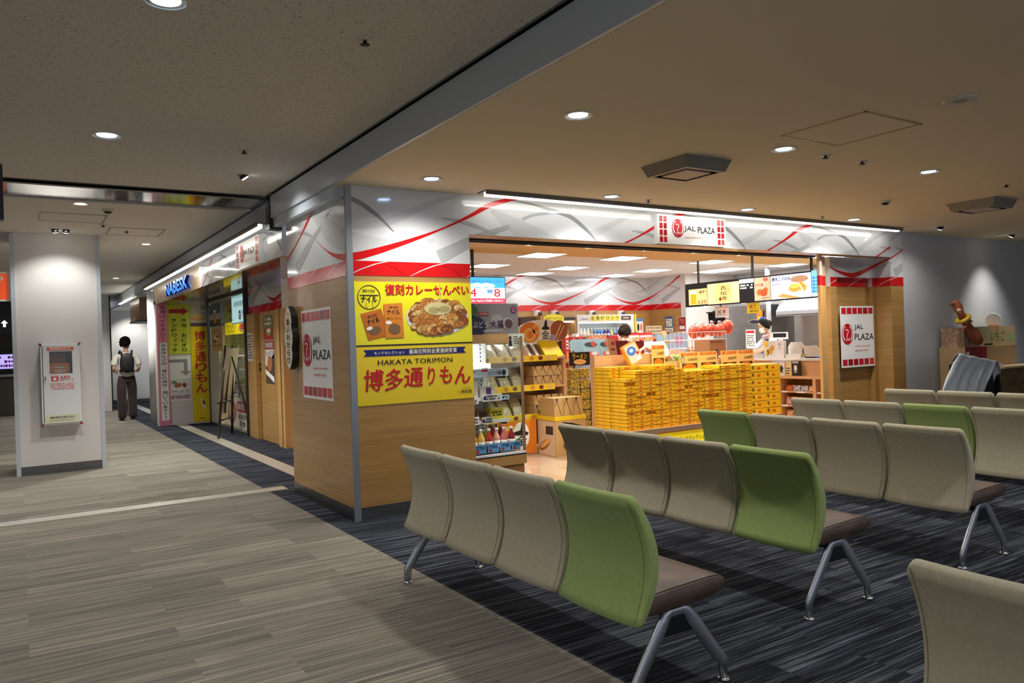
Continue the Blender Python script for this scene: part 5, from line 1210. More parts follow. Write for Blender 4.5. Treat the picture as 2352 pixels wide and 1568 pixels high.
def table(x0, y0, x1, y1, z, label, mat=LIGHTWOOD):
    t = thing('gift_table', label, 'table', ((x0 + x1) / 2, (y0 + y1) / 2, 0)); b = MB(); b.box((x0, y0, z - .04), (x1, y1, z), mat); b.build('top', t)
    b = MB(); b.box((x0 + .04, y0 + .04, 0), (x1 - .04, y1 - .04, z - .04), mat); b.build('body', t)
ZA = 1.12
table(6.45, 8.0, 8.15, 8.7, ZA, 'wooden gift table behind the yellow boxes, left part', LIGHTWOOD)
PALEB = M('pale_blue_gift', (168, 206, 220), .4); CRIM = M('crimson_gift', (134, 22, 30), .4); REDB = M('red_gift', (206, 34, 40), .4)
def a_fish(sh, w, h): sh.ell(w * .5, h * .25, w * .38, h * .16, M('prawn_print', (222, 110, 90), .4), 2); sh.ell(w * .6, h * .3, w * .2, h * .1, WPRINT, 3); sh.ell(w * .5, h * .78, w * .4, h * .12, M('sea_print', (60, 84, 100), .4), 2); sh.ell(w * .65, h * .8, w * .14, h * .14, M('crab_print', (214, 90, 80), .4), 3)
for k, (x0, x1) in enumerate(((1347, 1383), (1384, 1408))): px_box(x0, 778, x1, 812, 8.02, ZA, .34, 'gift_box', '%s sloped pale blue seafood gift box on the gift table' % ('left', 'right')[k], PALEB, group='pale blue gift boxes', art=a_fish, tilt=.10)
px_box(1402, 776, 1420, 812, 8.02, ZA, .3, 'gift_box', 'tan gift box with a red cherry next to pale blue boxes', M('tan_gift', (206, 156, 116), .4), art=lambda sh, w, h: (sh.ell(w * .6, h * .75, w * .2, w * .2, REDINK, 2), sh.ell(w * .5, h * .45, w * .3, w * .1, CRIM, 2)), tilt=.06)
px_box(1420, 782, 1442, 818, 8.03, ZA, .3, 'gift_box', 'dark maroon patterned gift box beside the tan one', mottled('maroon_pattern', [(60, 16, 22), (120, 30, 34), (40, 14, 18)], 30, .4))
px_box(1449, 783, 1480, 818, 8.05, ZA, .3, 'gift_box', 'plain crimson gift box with a small emblem', CRIM, art=lambda sh, w, h: sh.poly([(w * .5, h * .75), (w * .58, h * .55), (w * .5, h * .35), (w * .42, h * .55)], M('emblem_red', (196, 60, 56), .4), 2))
px_box(1428, 806, 1480, 822, 7.98, ZA - .0, .05, 'gift_tray', 'low bright red tray before the crimson gift boxes', REDB)
px_box(1481, 784, 1512, 805, 8.12, ZA, .4, 'gift_box', 'white and red gift box with sloped lid behind price board', WB2, art=lambda sh, w, h: (sh.scribble(w * .1, h * .3, w * .6, h * .8, M('blue_ink', (80, 110, 170)), 3, 3, 4), sh.rect(0, 0, w, h * .08, REDINK, 2)), tilt=.12)
px_box(1513, 784, 1540, 808, 8.12, ZA, .4, 'gift_box', 'second white gift box with red base, right of the first', WB2, art=lambda sh, w, h: sh.rect(0, 0, w, h * .08, REDINK, 2), tilt=.12)
table(7.0, 9.3, 9.4, 10.0, 1.12, 'taller wooden gift table further back in the shop', LIGHTWOOD)
def a_redtray(sh, w, h):
    sh.rect(w * .06, h * .08, w * .94, h * .92, WPRINT, 2)
    for i in range(5):
        for j in range(3): sh.ell(w * (.15 + .175 * i), h * (.2 + .25 * j), w * .06, h * .09, M('macaroon_print_%d' % ((i + j) % 2), [(196, 120, 80), (206, 60, 60)][(i + j) % 2], .5), 3, 8)
px_box(1448, 763, 1480, 784, 9.32, 1.12, .4, 'gift_box', 'left red and white sloped tray of sweets, farther gift table', REDB, art=a_redtray, tilt=.12)
px_box(1478, 763, 1510, 784, 9.32, 1.12, .4, 'gift_box', 'right red and white sloped tray of sweets, farther gift table', REDB, art=a_redtray, tilt=.12)
px_box(1427, 767, 1449, 784, 9.32, 1.12, .3, 'gift_box', 'pale pink sloped gift box left of the red trays', M('pale_pink_gift', (236, 206, 210), .4), tilt=.08)
px_box(1395, 772, 1420, 786, 9.32, 1.12, .3, 'gift_box', 'small red gift box near the dark-haired visitor', REDB); px_box(1355, 770, 1394, 786, 9.32, 1.12, .3, 'gift_box', 'orange and white snack box left of visitor', mottled('orange_white_box', [(240, 236, 226), (230, 120, 50), (240, 220, 190)], 14, .4))
px_box(1509, 767, 1536, 800, 9.33, 1.12, .3, 'gift_box', 'sky blue gift box behind the wooden toy', M('sky_gift', (150, 190, 216), .4)); px_box(1537, 766, 1580, 800, 9.33, 1.12, .3, 'gift_box', 'wide greyish blue gift box with pink writing', M('grey_blue_gift', (150, 172, 200), .4), art=lambda sh, w, h: sh.text('博多', w * .3, h * .4, w * .8, h * .85, M('pink_ink', (214, 110, 140)), 2, .02))
t = thing('wooden_toy', 'small pale wooden aeroplane toy before the blue gift boxes', 'toy', at(1530, 800, Y=9.1)); p = at(1528, 786, Y=9.1); PLY = M('plywood', (222, 192, 146), .5)
b = MB(); b.tube([p + Vector((-.16, 0, .0)), p + Vector((.18, 0, .02))], [.012, .022], PLY, 8); b.build('fuselage', t)
b = MB(); b.box((p.x - .02, p.y - .14, p.z + .012), (p.x + .05, p.y + .14, p.z + .022), PLY); b.build('wing', t)
b = MB(); b.box((p.x - .03, p.y - .01, p.z + .02), (p.x - .01, p.y + .01, p.z + .13), PLY); b.lathe([(.05, -.008), (.05, .008)], PLY, (p.x - .02, p.y, p.z + .14), 14, 'Y'); b.build('tail', t)
b = MB(); b.box((p.x - .02, p.y - .02, 1.18), (p.x + .02, p.y + .02, p.z), PLY); b.box((p.x - .1, p.y - .08, 1.165), (p.x + .1, p.y + .08, 1.18), PLY); b.build('stand', t)
b = MB(); b.box((p.x - .2, 8.95, 0), (p.x + .25, 9.25, 1.165), LIGHTWOOD); tag(b.build('display_block'), 'pale wooden block under the toy aeroplane', 'block')
# leafy packs, jars and red bags in the wire basket
table(7.32, 7.45, 8.08, 7.8, .98, 'wooden stand with green leafy packs behind the price boards', LIGHTWOOD)
GRN = mottled('leafy_green', [(60, 100, 40), (130, 160, 60), (190, 206, 110), (150, 100, 60)], 26, .5)
for k in range(7):
    p = at(1548 + k * 14, 822, Y=7.58); b = MB(); b.ell((p.x, 7.6, .98 + .085), (.075, .07, .085), GRN, 12, 8); b.build('leafy_pack', label='%s green leafy pack from the left behind the price boards' % nth(k + 1), cat='packet', group='green leafy packs')
table(8.3, 8.02, 9.35, 8.5, 1.08, 'stand carrying the white wire basket of red bags', LIGHTWOOD)
t = thing('wire_basket', 'white wire basket heaped with red bags in front of the kitchen', 'basket', (8.8, 8.2, 1.08))
q0, q1 = at(1580, 778, Y=8.08), at(1668, 778, Y=8.08); b = MB(); x0, x1, z0, z1 = q0.x, q1.x, 1.085, 1.44
for k in range(10): x = x0 + (x1 - x0) * k / 9; b.tube([(x, 8.08, z0), (x, 8.08, z1)], .004, WIRE, 5); b.tube([(x, 8.44, z0), (x, 8.44, z1)], .004, WIRE, 5)
for z in (z0, z0 + .12, z0 + .24, z1): b.tube([(x0, 8.08, z), (x1, 8.08, z), (x1, 8.44, z), (x0, 8.44, z), (x0, 8.08, z)], .005, WIRE, 5)
b.build('cage', t)
REDBAG = mottled('red_net_bag', [(222, 50, 36), (240, 120, 80), (226, 60, 46), (250, 190, 170)], 12, .3)
for k, (px_, py_, r_) in enumerate(((1594, 762, .115), (1613, 760, .115), (1634, 757, .11), (1652, 758, .115), (1670, 751, .13))):
    p = at(px_, py_, Y=8.24); r_ *= .9; b = MB(); b.ell((p.x, p.y, p.z), (r_ * .92, r_ * .8, r_), REDBAG, 14, 9); b.tube([(p.x, p.y, p.z + r_ * .9), (p.x + .02, p.y, p.z + r_ * 1.3)], [.02, .035], CLEAR, 7); b.build('red_bag', label='%s glossy red bag from the left in the wire basket' % nth(k + 1), cat='bag', group='red bags in the wire basket')
for k in range(6):
    bottle('sauce_jar', '%s small jar from the left inside the white wire basket' % nth(k + 1), x0 + .08 + k * .085, 8.16, 1.09, .14, .03, M('jar_%d' % (k % 3), [(200, 120, 60), (226, 190, 90), (170, 60, 40)][k % 3], .2), REDINK, M('jar_band', (240, 220, 150), .4), 'jars in the wire basket', 'jar')
px_box(1632, 779, 1668, 835, 7.68, .62, .3, 'cardboard_box', 'brown cardboard box with a small blue mark behind price boards', M('brown_cardboard', (186, 132, 92), .6), art=lambda sh, w, h: (sh.rect(w * .35, h * .72, w * .48, h * .8, NAVY, 2), sh.rect(0, h * .93, w * .8, h * .97, M('tape_brown', (150, 96, 60), .5), 2)))
b = MB(); b.box((8.10, 7.64, 0), (8.66, 8.0, .62), LIGHTWOOD); tag(b.build('display_block'), 'pale wooden block under the brown cardboard box', 'block')
def crumple(x, y, Y, s, label):
    p = at(x, y, Y=Y); b = MB(); rr = random.Random(int(x)); PK = M('pink_tissue', (236, 206, 192), .7)
    b.grid(lambda i, j: (p.x + (i - .5) * s + rr.uniform(-.02, .02), Y + (j - .5) * .08, (1.19 if x < 1490 else 1.075) + .085 * math.sin(i * PI) * (.7 + .3 * math.sin(j * 5)) + rr.uniform(0, .02)), 7, 5, PK); b.build('tissue_paper', label=label, cat='tissue', group='pink tissue sheets')
crumple(1600, 815, 7.20, .22, 'pink tissue sheet above the left double price board'); crumple(1668, 813, 7.20, .24, 'pink tissue sheet left of the right double price board')
crumple(1480, 806, 7.20, .24, 'pink tissue sheet left of the single price board'); crumple(1530, 818, 7.20, .2, 'pink tissue sheet right of the single price board')

# --- back wall: drinks cooler, sandwich case, brown cabinet
Yb = 11.75
def Xb(x): return at(x, 740, Y=Yb).x
def Zb(y, x=1400): return at(x, y, Y=Yb).z
def cooler(x0, x1, y_top, label, y_hd, wall=WHITE):
    X0, X1, ZT, ZH = Xb(x0), Xb(x1), Zb(y_top, (x0 + x1) / 2), Zb(y_hd, (x0 + x1) / 2)
    t = thing('cooler_cabinet', label, 'cooler', ((X0 + X1) / 2, Yb + .25, 0))
    b = MB(); b.box((X0, Yb, ZH), (X1, 12.34, ZT), wall); b.box((X0, Yb, 0), (X0 + .04, 12.34, ZH), wall); b.box((X1 - .04, Yb, 0), (X1, 12.34, ZH), wall); b.box((X0, 12.28, 0), (X1, 12.34, ZH), M('cooler_back', (206, 222, 230), .4)); b.box((X0, Yb, 0), (X1, 12.3, .35), wall); b.build('cabinet', t)
    b = MB(); b.box((X0 + .05, Yb + .03, ZH - .03), (X1 - .05, Yb + .07, ZH - .005), LED); b.build('strip_light', t)
    sv = []
    for z in (.75, 1.08, 1.40):
        b = MB(); b.box((X0 + .04, Yb + .06, z - .02), (X1 - .04, 12.28, z), WHITE); b.build('shelf', t); sv.append(z)
    return t, X0, X1, ZH, ZT, sv
t, X0, X1, ZH, ZT, sv = cooler(1326, 1456, 722, 'long white drinks cooler with yellow letter discs on the back wall', 738)
b = MB(); sh = board(b, (X0 + .05, Yb, ZH + .01), (1, 0, 0), (0, 0, 1), X1 - X0 - .1, ZT - ZH - .02, .01, M('cooler_sign', (226, 230, 236), .4))
w = X1 - X0 - .1; hh = ZT - ZH - .02
for k, ch in enumerate('お酒ドリンク'): cx = w * (.24 + .093 * k); sh.ell(cx, hh / 2, hh * .52, hh * .52, YEL, 2); sh.text(ch, cx - hh * .28, hh * .22, cx + hh * .28, hh * .78, INK, 3, .03)
sh.rect(w * .78, hh * .12, w * .97, hh * .82, M('brown_plate', (92, 66, 48), .5), 2); sh.scribble(w * .82, hh * .3, w * .93, hh * .65, PAPER, 1, 3, 4); sh.scribble(w * .03, hh * .25, w * .16, hh * .5, INKG, 1, 2, 4)
b.build('sign_panel', t)
CANS = [(232, 232, 228), (226, 226, 222), (236, 234, 230), (228, 224, 214), (176, 150, 96), (64, 120, 206), (58, 110, 200), (72, 132, 214), (60, 40, 140), (52, 36, 130), (200, 206, 80), (110, 170, 220), (96, 160, 216), (150, 196, 226)]
n = int((X1 - X0 - .2) / .085)
for lv in range(3):
    for k in range(n):
        c = CANS[int(k * len(CANS) / n)] if lv == 2 else [(60, 110, 70), (210, 214, 210), (120, 170, 60), (90, 80, 140), (200, 190, 120), (220, 220, 216)][(k * 5 + lv * 2) % 6]
        x = X0 + .10 + k * .085
        bottle('drink_bottle', '%s bottle from the left, %s shelf of the drinks cooler' % (('%s' % nth(k + 1)) if k < 20 else 'twenty-%s' % nth(k - 19), ('bottom', 'middle', 'top')[lv]), x, Yb + .13, sv[lv], .20 if lv == 2 else .22, .033, M('can_%d_%d_%d' % c, c, .25), WHITE if lv != 0 else REDINK, M('can_%d_%d_%d' % c, c, .25), 'bottles in the drinks cooler', lab2=M('can_label_%d' % (k % 3), [(236, 236, 236), (206, 216, 230), (226, 200, 170)][k % 3], .4))
b = MB(); b.box((X1 + .01, Yb - .02, 1.5), (X1 + .05, Yb + .02, ZT), YEL2); b.box((X1 + .01, Yb - .02, 0), (X1 + .05, Yb + .02, 1.5), BLACK); b.build('striped_post', label='narrow yellow and black post at the right end of drinks cooler', cat='post')
t, X0, X1, ZH, ZT, sv = cooler(1242, 1324, 724, 'oak-trimmed sandwich case left of the drinks cooler', 737, OAK)
b = MB(); sh = Sheet(b, ((X0 + X1) / 2 - .1, Yb - .004, ZT - .08), (1, 0, 0), (0, 0, 1)); b.prism([((X0 + X1) / 2 - .12 + .24 * math.cos(2 * PI * k / 28), ZT - .06 + .085 * math.sin(2 * PI * k / 28)) for k in range(28)], 'Y', Yb - .012, Yb - .004, YEL); sh2 = Sheet(b, ((X0 + X1) / 2 - .12, Yb - .012, ZT - .06), (1, 0, 0), (0, 0, 1)); sh2.text('おにぎり・サンドイッチ', -.19, -.025, .19, .03, INK, 1, .02); b.build('oval_sign', t)
b = MB(); sh = board(b, (X1 - .36, Yb, ZT - .09), (1, 0, 0), (0, 0, 1), .34, .05, .004, BLACK); b.build('vent_plate', t)
for lv in range(3):
    for k in range(6):
        carton('sandwich_pack', '%s pack from the left, %s shelf of the sandwich case' % (nth(k + 1), ('bottom', 'middle', 'top')[lv]), X0 + .08 + k * .11, Yb + .1, sv[lv], .09, .1, .09, M('sandwich_%d' % ((k + lv) % 3), [(236, 232, 222), (206, 190, 150), (190, 210, 200)][(k + lv) % 3], .4), 'packet', 'packs in the sandwich case')
b = MB(); X0, X1 = Xb(1203), Xb(1237); b.box((X0, Yb + .1, 0), (X1, 12.34, Zb(728, 1220)), M('dark_brown_cabinet', (66, 44, 38), .4)); sh = Sheet(b, (X0, Yb + .1, 0), (1, 0, 0), (0, 0, 1)); sh.rect(.12, 1.2, X1 - X0 - .03, 1.55, M('grey_screen', (170, 170, 172), .3), 1); sh.line([(.15, 1.74), (.25, 1.70), (.36, 1.75)], .01, M('grey_logo', (130, 116, 110), .4), 1); b.build('vending_cabinet', label='dark brown cabinet at the left end of the back wall', cat='cabinet')
for k, x in enumerate((1240, 1280, 1365, 1432)):
    p = at(x, 718, Y=12.2); t = thing('wall_camera', '%s small white camera from the left under the red back wall band' % nth(k + 1), 'camera', p, 'small wall cameras'); b = MB(); b.box((p.x - .05, 12.25, p.z - .06), (p.x + .05, 12.34, p.z + .05), WHITE); b.build('bracket', t); b = MB(); b.ell((p.x + .02, 12.22, p.z - .02), (.045, .05, .045), M('camera_dark', (70, 66, 64), .3), 12, 8); b.build('lens', t)
# posters and lattice on the side wall
def wall_poster(x0, x1, y0, y1, label, base, draw, name='poster', X=11.5):
    a_, c_ = at(x0, y0, X=X), at(x1, y1, X=X); z1_, z0_ = at((x0 + x1) / 2, y0, X=X).z, at((x0 + x1) / 2, y1, X=X).z
    b = MB(); sh = board(b, (X - .002, a_.y, z0_), (0, -1, 0), (0, 0, 1), a_.y - c_.y, z1_ - z0_, .005, base); draw(sh, a_.y - c_.y, z1_ - z0_); b.build(name, label=label, cat='poster')
XI = 11.5
wall_poster(1528, 1547, 727, 762, 'white poster with navy frame on the oak side wall', PAPER, lambda sh, w, h: (sh.rect(0, h * .28, w, h, M('poster_navy', (50, 84, 140), .5), 2), sh.rect(w * .12, h * .36, w * .88, h * .86, WPRINT, 3), sh.scribble(w * .2, h * .4, w * .8, h * .82, INK, 4, 4, 3), sh.scribble(w * .1, h * .05, w * .9, h * .2, INKG, 2, 4, 3)), X=11.28 + .2)
wall_poster(1557, 1577, 727, 761, 'crimson poster with white box on the oak side wall', PAPER, lambda sh, w, h: (sh.rect(w * .05, h * .04, w * .95, h * .97, M('poster_crimson', (160, 34, 44), .5), 2), sh.rect(w * .2, h * .15, w * .85, h * .38, WPRINT, 3), sh.scribble(w * .2, h * .55, w * .8, h * .85, M('rose_ink', (226, 150, 150)), 3, 4, 3)), X=11.28 + .2)
b = MB(); sh = board(b, (Xb(1463), 11.8, Zb(768, 1470)), (1, 0, 0), (0, 0, 1), Xb(1480) - Xb(1463), Zb(732, 1470) - Zb(768, 1470), .006, M('pale_poster', (222, 224, 226), .5)); w = Xb(1480) - Xb(1463); sh.rect(0, .27, w, .33, M('poster_blue', (60, 130, 200), .5), 2); sh.ell(w * .35, .15, .03, .08, INK, 2); sh.ell(w * .75, .15, .03, .08, M('poster_coral', (206, 110, 90)), 2)
b.box((Xb(1463), 11.8, 0), (Xb(1463) + .02, 11.82, Zb(768, 1470)), WIRE); tag(b.build('poster_stand'), 'tall stand poster with two figures right of the drinks cooler', 'poster')
t = thing('lattice_panel', 'cream wire lattice panel standing against the oak side wall', 'lattice', (11.3, 11.9, 0)); b = MB(); xa, xb_, za, zb_ = at(1484, 760, Y=11.3).x, at(1519, 760, Y=11.3).x, 1.0, at(1500, 749, Y=11.3).z
for k in range(11): x = xa + (xb_ - xa) * k / 10; b.tube([(x, 11.3, za), (x, 11.3, zb_)], .006, CREAM, 5)
for k in range(10): z = za + (zb_ - za) * k / 9; b.tube([(xa, 11.3, z), (xb_, 11.3, z)], .006, CREAM, 5)
b.build('grid', t)
b = MB(); [b.tube([(x, 11.3, 0), (x, 11.3, za)], .012, CREAM, 6) for x in (xa, xb_)]; b.build('stand', t)
# hanging television near the pillar
t = thing('hanging_screen', 'lit blue and white screen hanging behind the yellow posters', 'screen', (5.3, 9.05, 1.93)); b = MB(); b.box((4.72, 9.0, 1.915), (5.70, 9.05, 2.29), BLACK); b.build('housing', t)
b = MB(); SC = lambda n_, c, e=1.0: M(n_, c, .3, emit=e); sh = Sheet(b, (4.73, 9.0, 1.925), (1, 0, 0), (0, 0, 1)); W_, H_ = .96, .355
sh.rect(0, 0, W_, H_, SC('screen_white', (240, 244, 250)), 1); sh.rect(0, .21, W_, H_, SC('screen_blue', (60, 150, 232)), 2); sh.rect(0, 0, W_, .07, SC('screen_red', (236, 60, 76)), 2); SW = SC('screen_white2', (246, 250, 255)); SRD = SC('screen_red2', (226, 50, 60), .8)
for k in range(5): sh.ell(.45 + .07 * k, .24 + .012 * (k % 2), .07, .03, SC('screen_cloud', (170, 212, 246)), 3, 12)
sh.text('4', .40, .09, .50, .20, SRD, 4, .03); sh.text('8', .78, .09, .88, .20, SRD, 4, .03); sh.text('マイル', .50, .10, .60, .13, INK, 4); sh.text('マイル', .89, .10, .955, .13, INK, 4); sh.rect(.67, .14, .76, .19, SC('screen_slate', (90, 130, 180)), 4); sh.text('200円で最大', .62, .085, .77, .11, NAVY, 4); sh.text('JALのマイルがおトクにたまる!', .44, .285, .93, .315, SC('screen_navy', (40, 60, 150), .5), 4); sh.text('JAL Payをご利用ください', .42, .02, .92, .05, SW, 4, .02)
b.build('display', t); b = MB(); b.box((5.18, 9.02, 2.29), (5.22, 9.04, 2.66), BLACK); b.build('mount', t)

# --- counter, menu board, kitchen
t = thing('service_counter', 'pale wood counter with white top and open shelves below', 'counter', (10.1, 8.1, 0))
cyA, cyB = 6.62, 9.55
b = MB(); b.box((9.78, cyA, .965), (10.45, cyB, 1.0), WHITE); b.build('worktop', t)
b = MB(); b.box((9.80, cyA, .74), (9.84, cyB, .965), LIGHTWOOD); b.box((10.12, cyA, 0), (10.40, cyB, .965), LIGHTWOOD); b.box((9.70, cyA, .70), (10.12, cyB, .74), LIGHTWOOD); b.box((9.70, cyA, 0), (10.12, cyB, .08), LIGHTWOOD)
for y in (cyA, 7.00, 7.62, 8.2, 8.85, cyB - .05): b.box((9.70, y, .08), (10.12, y + .05, .70), LIGHTWOOD)
b.build('carcass', t)
for z in (.30, .51):
    b = MB(); b.box((9.72, cyA, z - .02), (10.12, cyB, z), LIGHTWOOD); b.build('shelf', t)
    b = MB(); sh = Sheet(b, (9.72, cyB, z - .022), (0, -1, 0), (0, 0, 1)); [sh.rect(.1 + k * .3, 0, .25 + k * .3, .024, PAPER, 1) for k in range(9)]; b.build('price_labels', t)
SN = [mottled('snack_%d' % k, c, 22, .25) for k, c in enumerate(([(226, 60, 60), (240, 190, 190), (150, 30, 60)], [(80, 130, 210), (226, 230, 240), (60, 60, 130)], [(240, 150, 40), (200, 60, 40), (250, 220, 120)], [(230, 150, 170), (240, 210, 150), (210, 90, 110)], [(70, 70, 110), (226, 226, 230), (150, 160, 200)]))]
nm = ['red', 'blue', 'orange', 'pink', 'indigo']
for lv, z in enumerate((.08, .30, .51)):
    for k in range(14):
        y = 6.72 + k * .135
        if any(abs(y - q) < .07 for q in (7.02, 7.64, 8.22)): continue
        c = (k * 3 + lv * 2) % 5; b = MB(); hh = (.15, .13, .09)[lv]
        hh *= .9
        for d_ in (0, .045):
            for s_ in (-1, 1): b.grid(lambda i, j: (9.79 + d_ + .03 * (i - .2) + s_ * .024 * math.sin(i * PI) ** .6 * math.sin(j * PI) ** .6, y + (j - .5) * .128 * (1 - .12 * math.sin(i * PI)) + .01 * d_, z + .002 + hh * i + .006 * math.sin(j * 9 + k)), 8, 8, SN[(c + (1 if d_ else 0)) % 5])
        b.build('snack_bag', label='%s snack bag, %s from the window end, %s counter shelf' % (nm[c], nth(k + 1), ('bottom', 'middle', 'top')[lv]), cat='bag', group='snack bags on the counter shelves')
for k, (c, cc) in enumerate((('lilac', (226, 214, 232)), ('white', (240, 240, 238)), ('cream and black', (232, 200, 120)), ('black', (60, 56, 60)))):
    b = MB(); y = 7.72 - k * .125 ; b.box((9.715, y - .055, .742), (9.775, y + .055, .955), M('pack_' + c.split()[0], cc, .3)); sh = Sheet(b, (9.715, y + .055, .742), (0, -1, 0), (0, 0, 1)); sh.scribble(.015, .02, .095, .13, GP if k == 0 else INK, 3, 3, k + 2); sh.ell(.055, .1, .03, .06, [MATS['lilac_print'], INKG, CREAM, WPRINT][k], 1); sh.rect(0, .19, .11, .213, M('pale_grey_print', (206, 208, 210)), 2)
    b.build('ramen_pack', label='%s noodle pack in the row fixed to the counter front' % c, cat='packet', group='noodle packs on the counter front')
def on_counter(px_, py_, X): return at(px_, py_, X=X)
b = MB(); y0, y1 = at(1760, 800, X=9.95).y, at(1806, 800, X=9.95).y; sh = board(b, (9.95, y0, 1.0), (0, -1, 0), (0, 0, 1), y0 - y1, .27, .05, WPRINT); w = y0 - y1; sh.rect(0, 0, w * .55, .27, M('food_sign_pale', (226, 232, 226), .4), 1); sh.rect(w * .02, .17, w * .22, .26, YEL2, 2); sh.ell(w * .3, .10, .05, .05, M('food_gold', (222, 166, 60), .4), 2); sh.ell(w * .42, .16, .04, .04, MATS['food_gold'], 2); sh.ell(w * .15, .08, .03, .06, MATS['food_gold'], 2); sh.vtext('梅ヶ枝', w * .72, .06, w * .84, .24, INKG, 2); sh.ell(w * .8, .05, .03, .025, INKG, 2); b.build('counter_sign', label='white upright food picture sign standing on the counter', cat='sign')
t = thing('register_screen', 'white framed register screen beside the clerk', 'screen', (10.2, 7.9, 1.0)); ya, yb = at(1773, 770, X=10.2).y, at(1808, 770, X=10.2).y; za, zb_ = at(1790, 779, X=10.2).z, at(1790, 763, X=10.2).z
b = MB(); b.box((10.2, yb, za), (10.23, ya, zb_), WHITE); sh = Sheet(b, (10.2, ya, za), (0, -1, 0), (0, 0, 1)); sh.rect(.02, .03, ya - yb - .02, zb_ - za - .015, BLACK, 1); b.build('display', t, bevel=.004); b = MB(); b.box((10.21, (ya + yb) / 2 - .03, 1.0), (10.24, (ya + yb) / 2 + .03, za), WHITE); b.box((10.12, (ya + yb) / 2 - .1, 1.0), (10.34, (ya + yb) / 2 + .1, 1.02), WHITE); b.build('stand', t)
for k, (yc, h) in enumerate(((7.58, .24), (7.32, .18))):
    b = MB(); pts = [(yc - .14, 1.0), (yc - .14, 1.0 + h * .7), (yc - .09, 1.0 + h), (yc + .09, 1.0 + h), (yc + .14, 1.0 + h * .7), (yc + .14, 1.0)]; b.prism(pts, 'X', 10.05, 10.07, M('ivory_acrylic', (226, 220, 206), .2)); b.box((9.97, yc - .13, 1.0), (10.15, yc + .13, 1.012), MATS['ivory_acrylic']); tag(b.build('acrylic_screen'), '%s ivory acrylic shield on the counter' % ('taller', 'lower')[k], 'shield')
carton('tray', 'blue plastic tray on the window end of counter', 9.86, 6.78, 1.0, .2, .3, .022, M('tray_blue', (40, 100, 206), .4), 'tray'); carton('pouch', 'dark flat pouch left of the blue tray', 9.86, 7.12, 1.0, .1, .16, .02, BLACK, 'pouch')
carton('folder', 'navy folder leaning behind the blue tray', 10.2, 6.8, 1.0, .03, .28, .12, M('folder_navy', (36, 62, 130), .5), 'folder'); carton('tissue_box', 'white round-print box behind the blue tray', 10.02, 6.74, 1.0, .12, .2, .075, WB2, art=lambda sh, w, h: sh.ell(w * .5, h * .5, .025, .025, NAVY, 1)); carton('card_stand', 'red and white card at the counter end by the door', 9.82, 6.66, 1.0, .04, .06, .13, REDB, 'card')
carton('jar_tray', 'white low tray with yellow lids before the acrylic shields', 9.86, 7.36, 1.0, .14, .26, .06, WB2, 'tray', art=lambda sh, w, h: sh.rect(w * .1, h * .5, w * .9, h * .9, YEL2, 1)); carton('notice_stand', 'small white printed stand before the acrylic shields', 9.84, 7.64, 1.0, .02, .16, .15, PAPER, 'notice')
b = MB(); b.prism([(8.95, 1.0), (9.12, 1.0), (9.14, 1.02), (9.16, 1.30), (9.12, 1.30)], 'X', 9.95, 10.0, M('leaf_green_plastic', (126, 190, 120), .4)); b.build('green_folder', label='pale green upright folder near the clerk', cat='folder')
carton('till_box', 'white till box between clerk and green folder', 9.8, 8.62, 1.0, .25, .3, .09, WB2); carton('price_rack', 'clear card rack at the clerk end of counter', 9.8, 8.0, 1.0, .04, .3, .07, M('pale_grey_rack', (206, 206, 208), .3), 'rack')
# menu screens over the counter
t = thing('menu_board', 'long black board of lit menu screens hanging over the counter', 'menu board', (9.85, 8.1, 1.89)); mA, mB, mz0, mz1 = 9.62, 6.30, 1.885, 2.285
b = MB(); b.box((9.80, mB, mz0), (9.86, mA, mz1), BLACK); b.build('housing', t)
sh = lambda bb: Sheet(bb, (9.80, mA, mz0), (0, -1, 0), (0, 0, 1), .002)
def py2y(px_): return mA - at(px_, 670, X=9.8).y
def panel(x0, x1, z0, z1, base, draw):
    b = MB(); s_ = sh(b); a_, c_ = py2y(x0), py2y(x1); s_.rect(a_, z0, c_, z1, base, 1); draw(Sheet(b, s_.P(a_, z0, 1), (0, -1, 0), (0, 0, 1), .002), c_ - a_, z1 - z0); b.build('menu_panel', t)
E_ = lambda n_, c, e=.85: M(n_, c, .3, emit=e)
panel(1582, 1624, .03, .30, E_('m_gold', (226, 206, 130)), lambda s_, w, h: (s_.rect(w * .1, h * .05, w * .42, h * .7, E_('m_beer', (226, 160, 20)), 1), s_.rect(w * .1, h * .7, w * .42, h * .9, E_('m_foam', (240, 240, 226)), 1), s_.text('一番搾り', w * .45, h * .68, w * .97, h * .88, INK, 1, .03), s_.text('620', w * .5, h * .06, w * .95, h * .28, REDINK, 1, .02)))
panel(1625, 1698, .02, .36, E_('m_cream', (246, 222, 150)), lambda s_, w, h: (s_.rect(w * .26, h * .08, w * .78, h * .92, E_('m_parch', (226, 200, 120)), 1), s_.vtext('古伝流', w * .42, h * .12, w * .62, h * .88, INK, 2, .03), s_.vtext('特選品', w * .64, h * .5, w * .70, h * .85, REDINK, 2), s_.rect(w * .38, h * .15, w * .44, h * .3, REDINK, 2)))
panel(1699, 1732, .02, .38, E_('m_dark', (30, 30, 34), .3), lambda s_, w, h: (s_.rect(0, h * .82, w, h, E_('m_ice', (206, 230, 244)), 1), s_.scribble(w * .05, h * .55, w * .95, h * .78, E_('m_white', (240, 240, 240)), 2, 1, 3)))
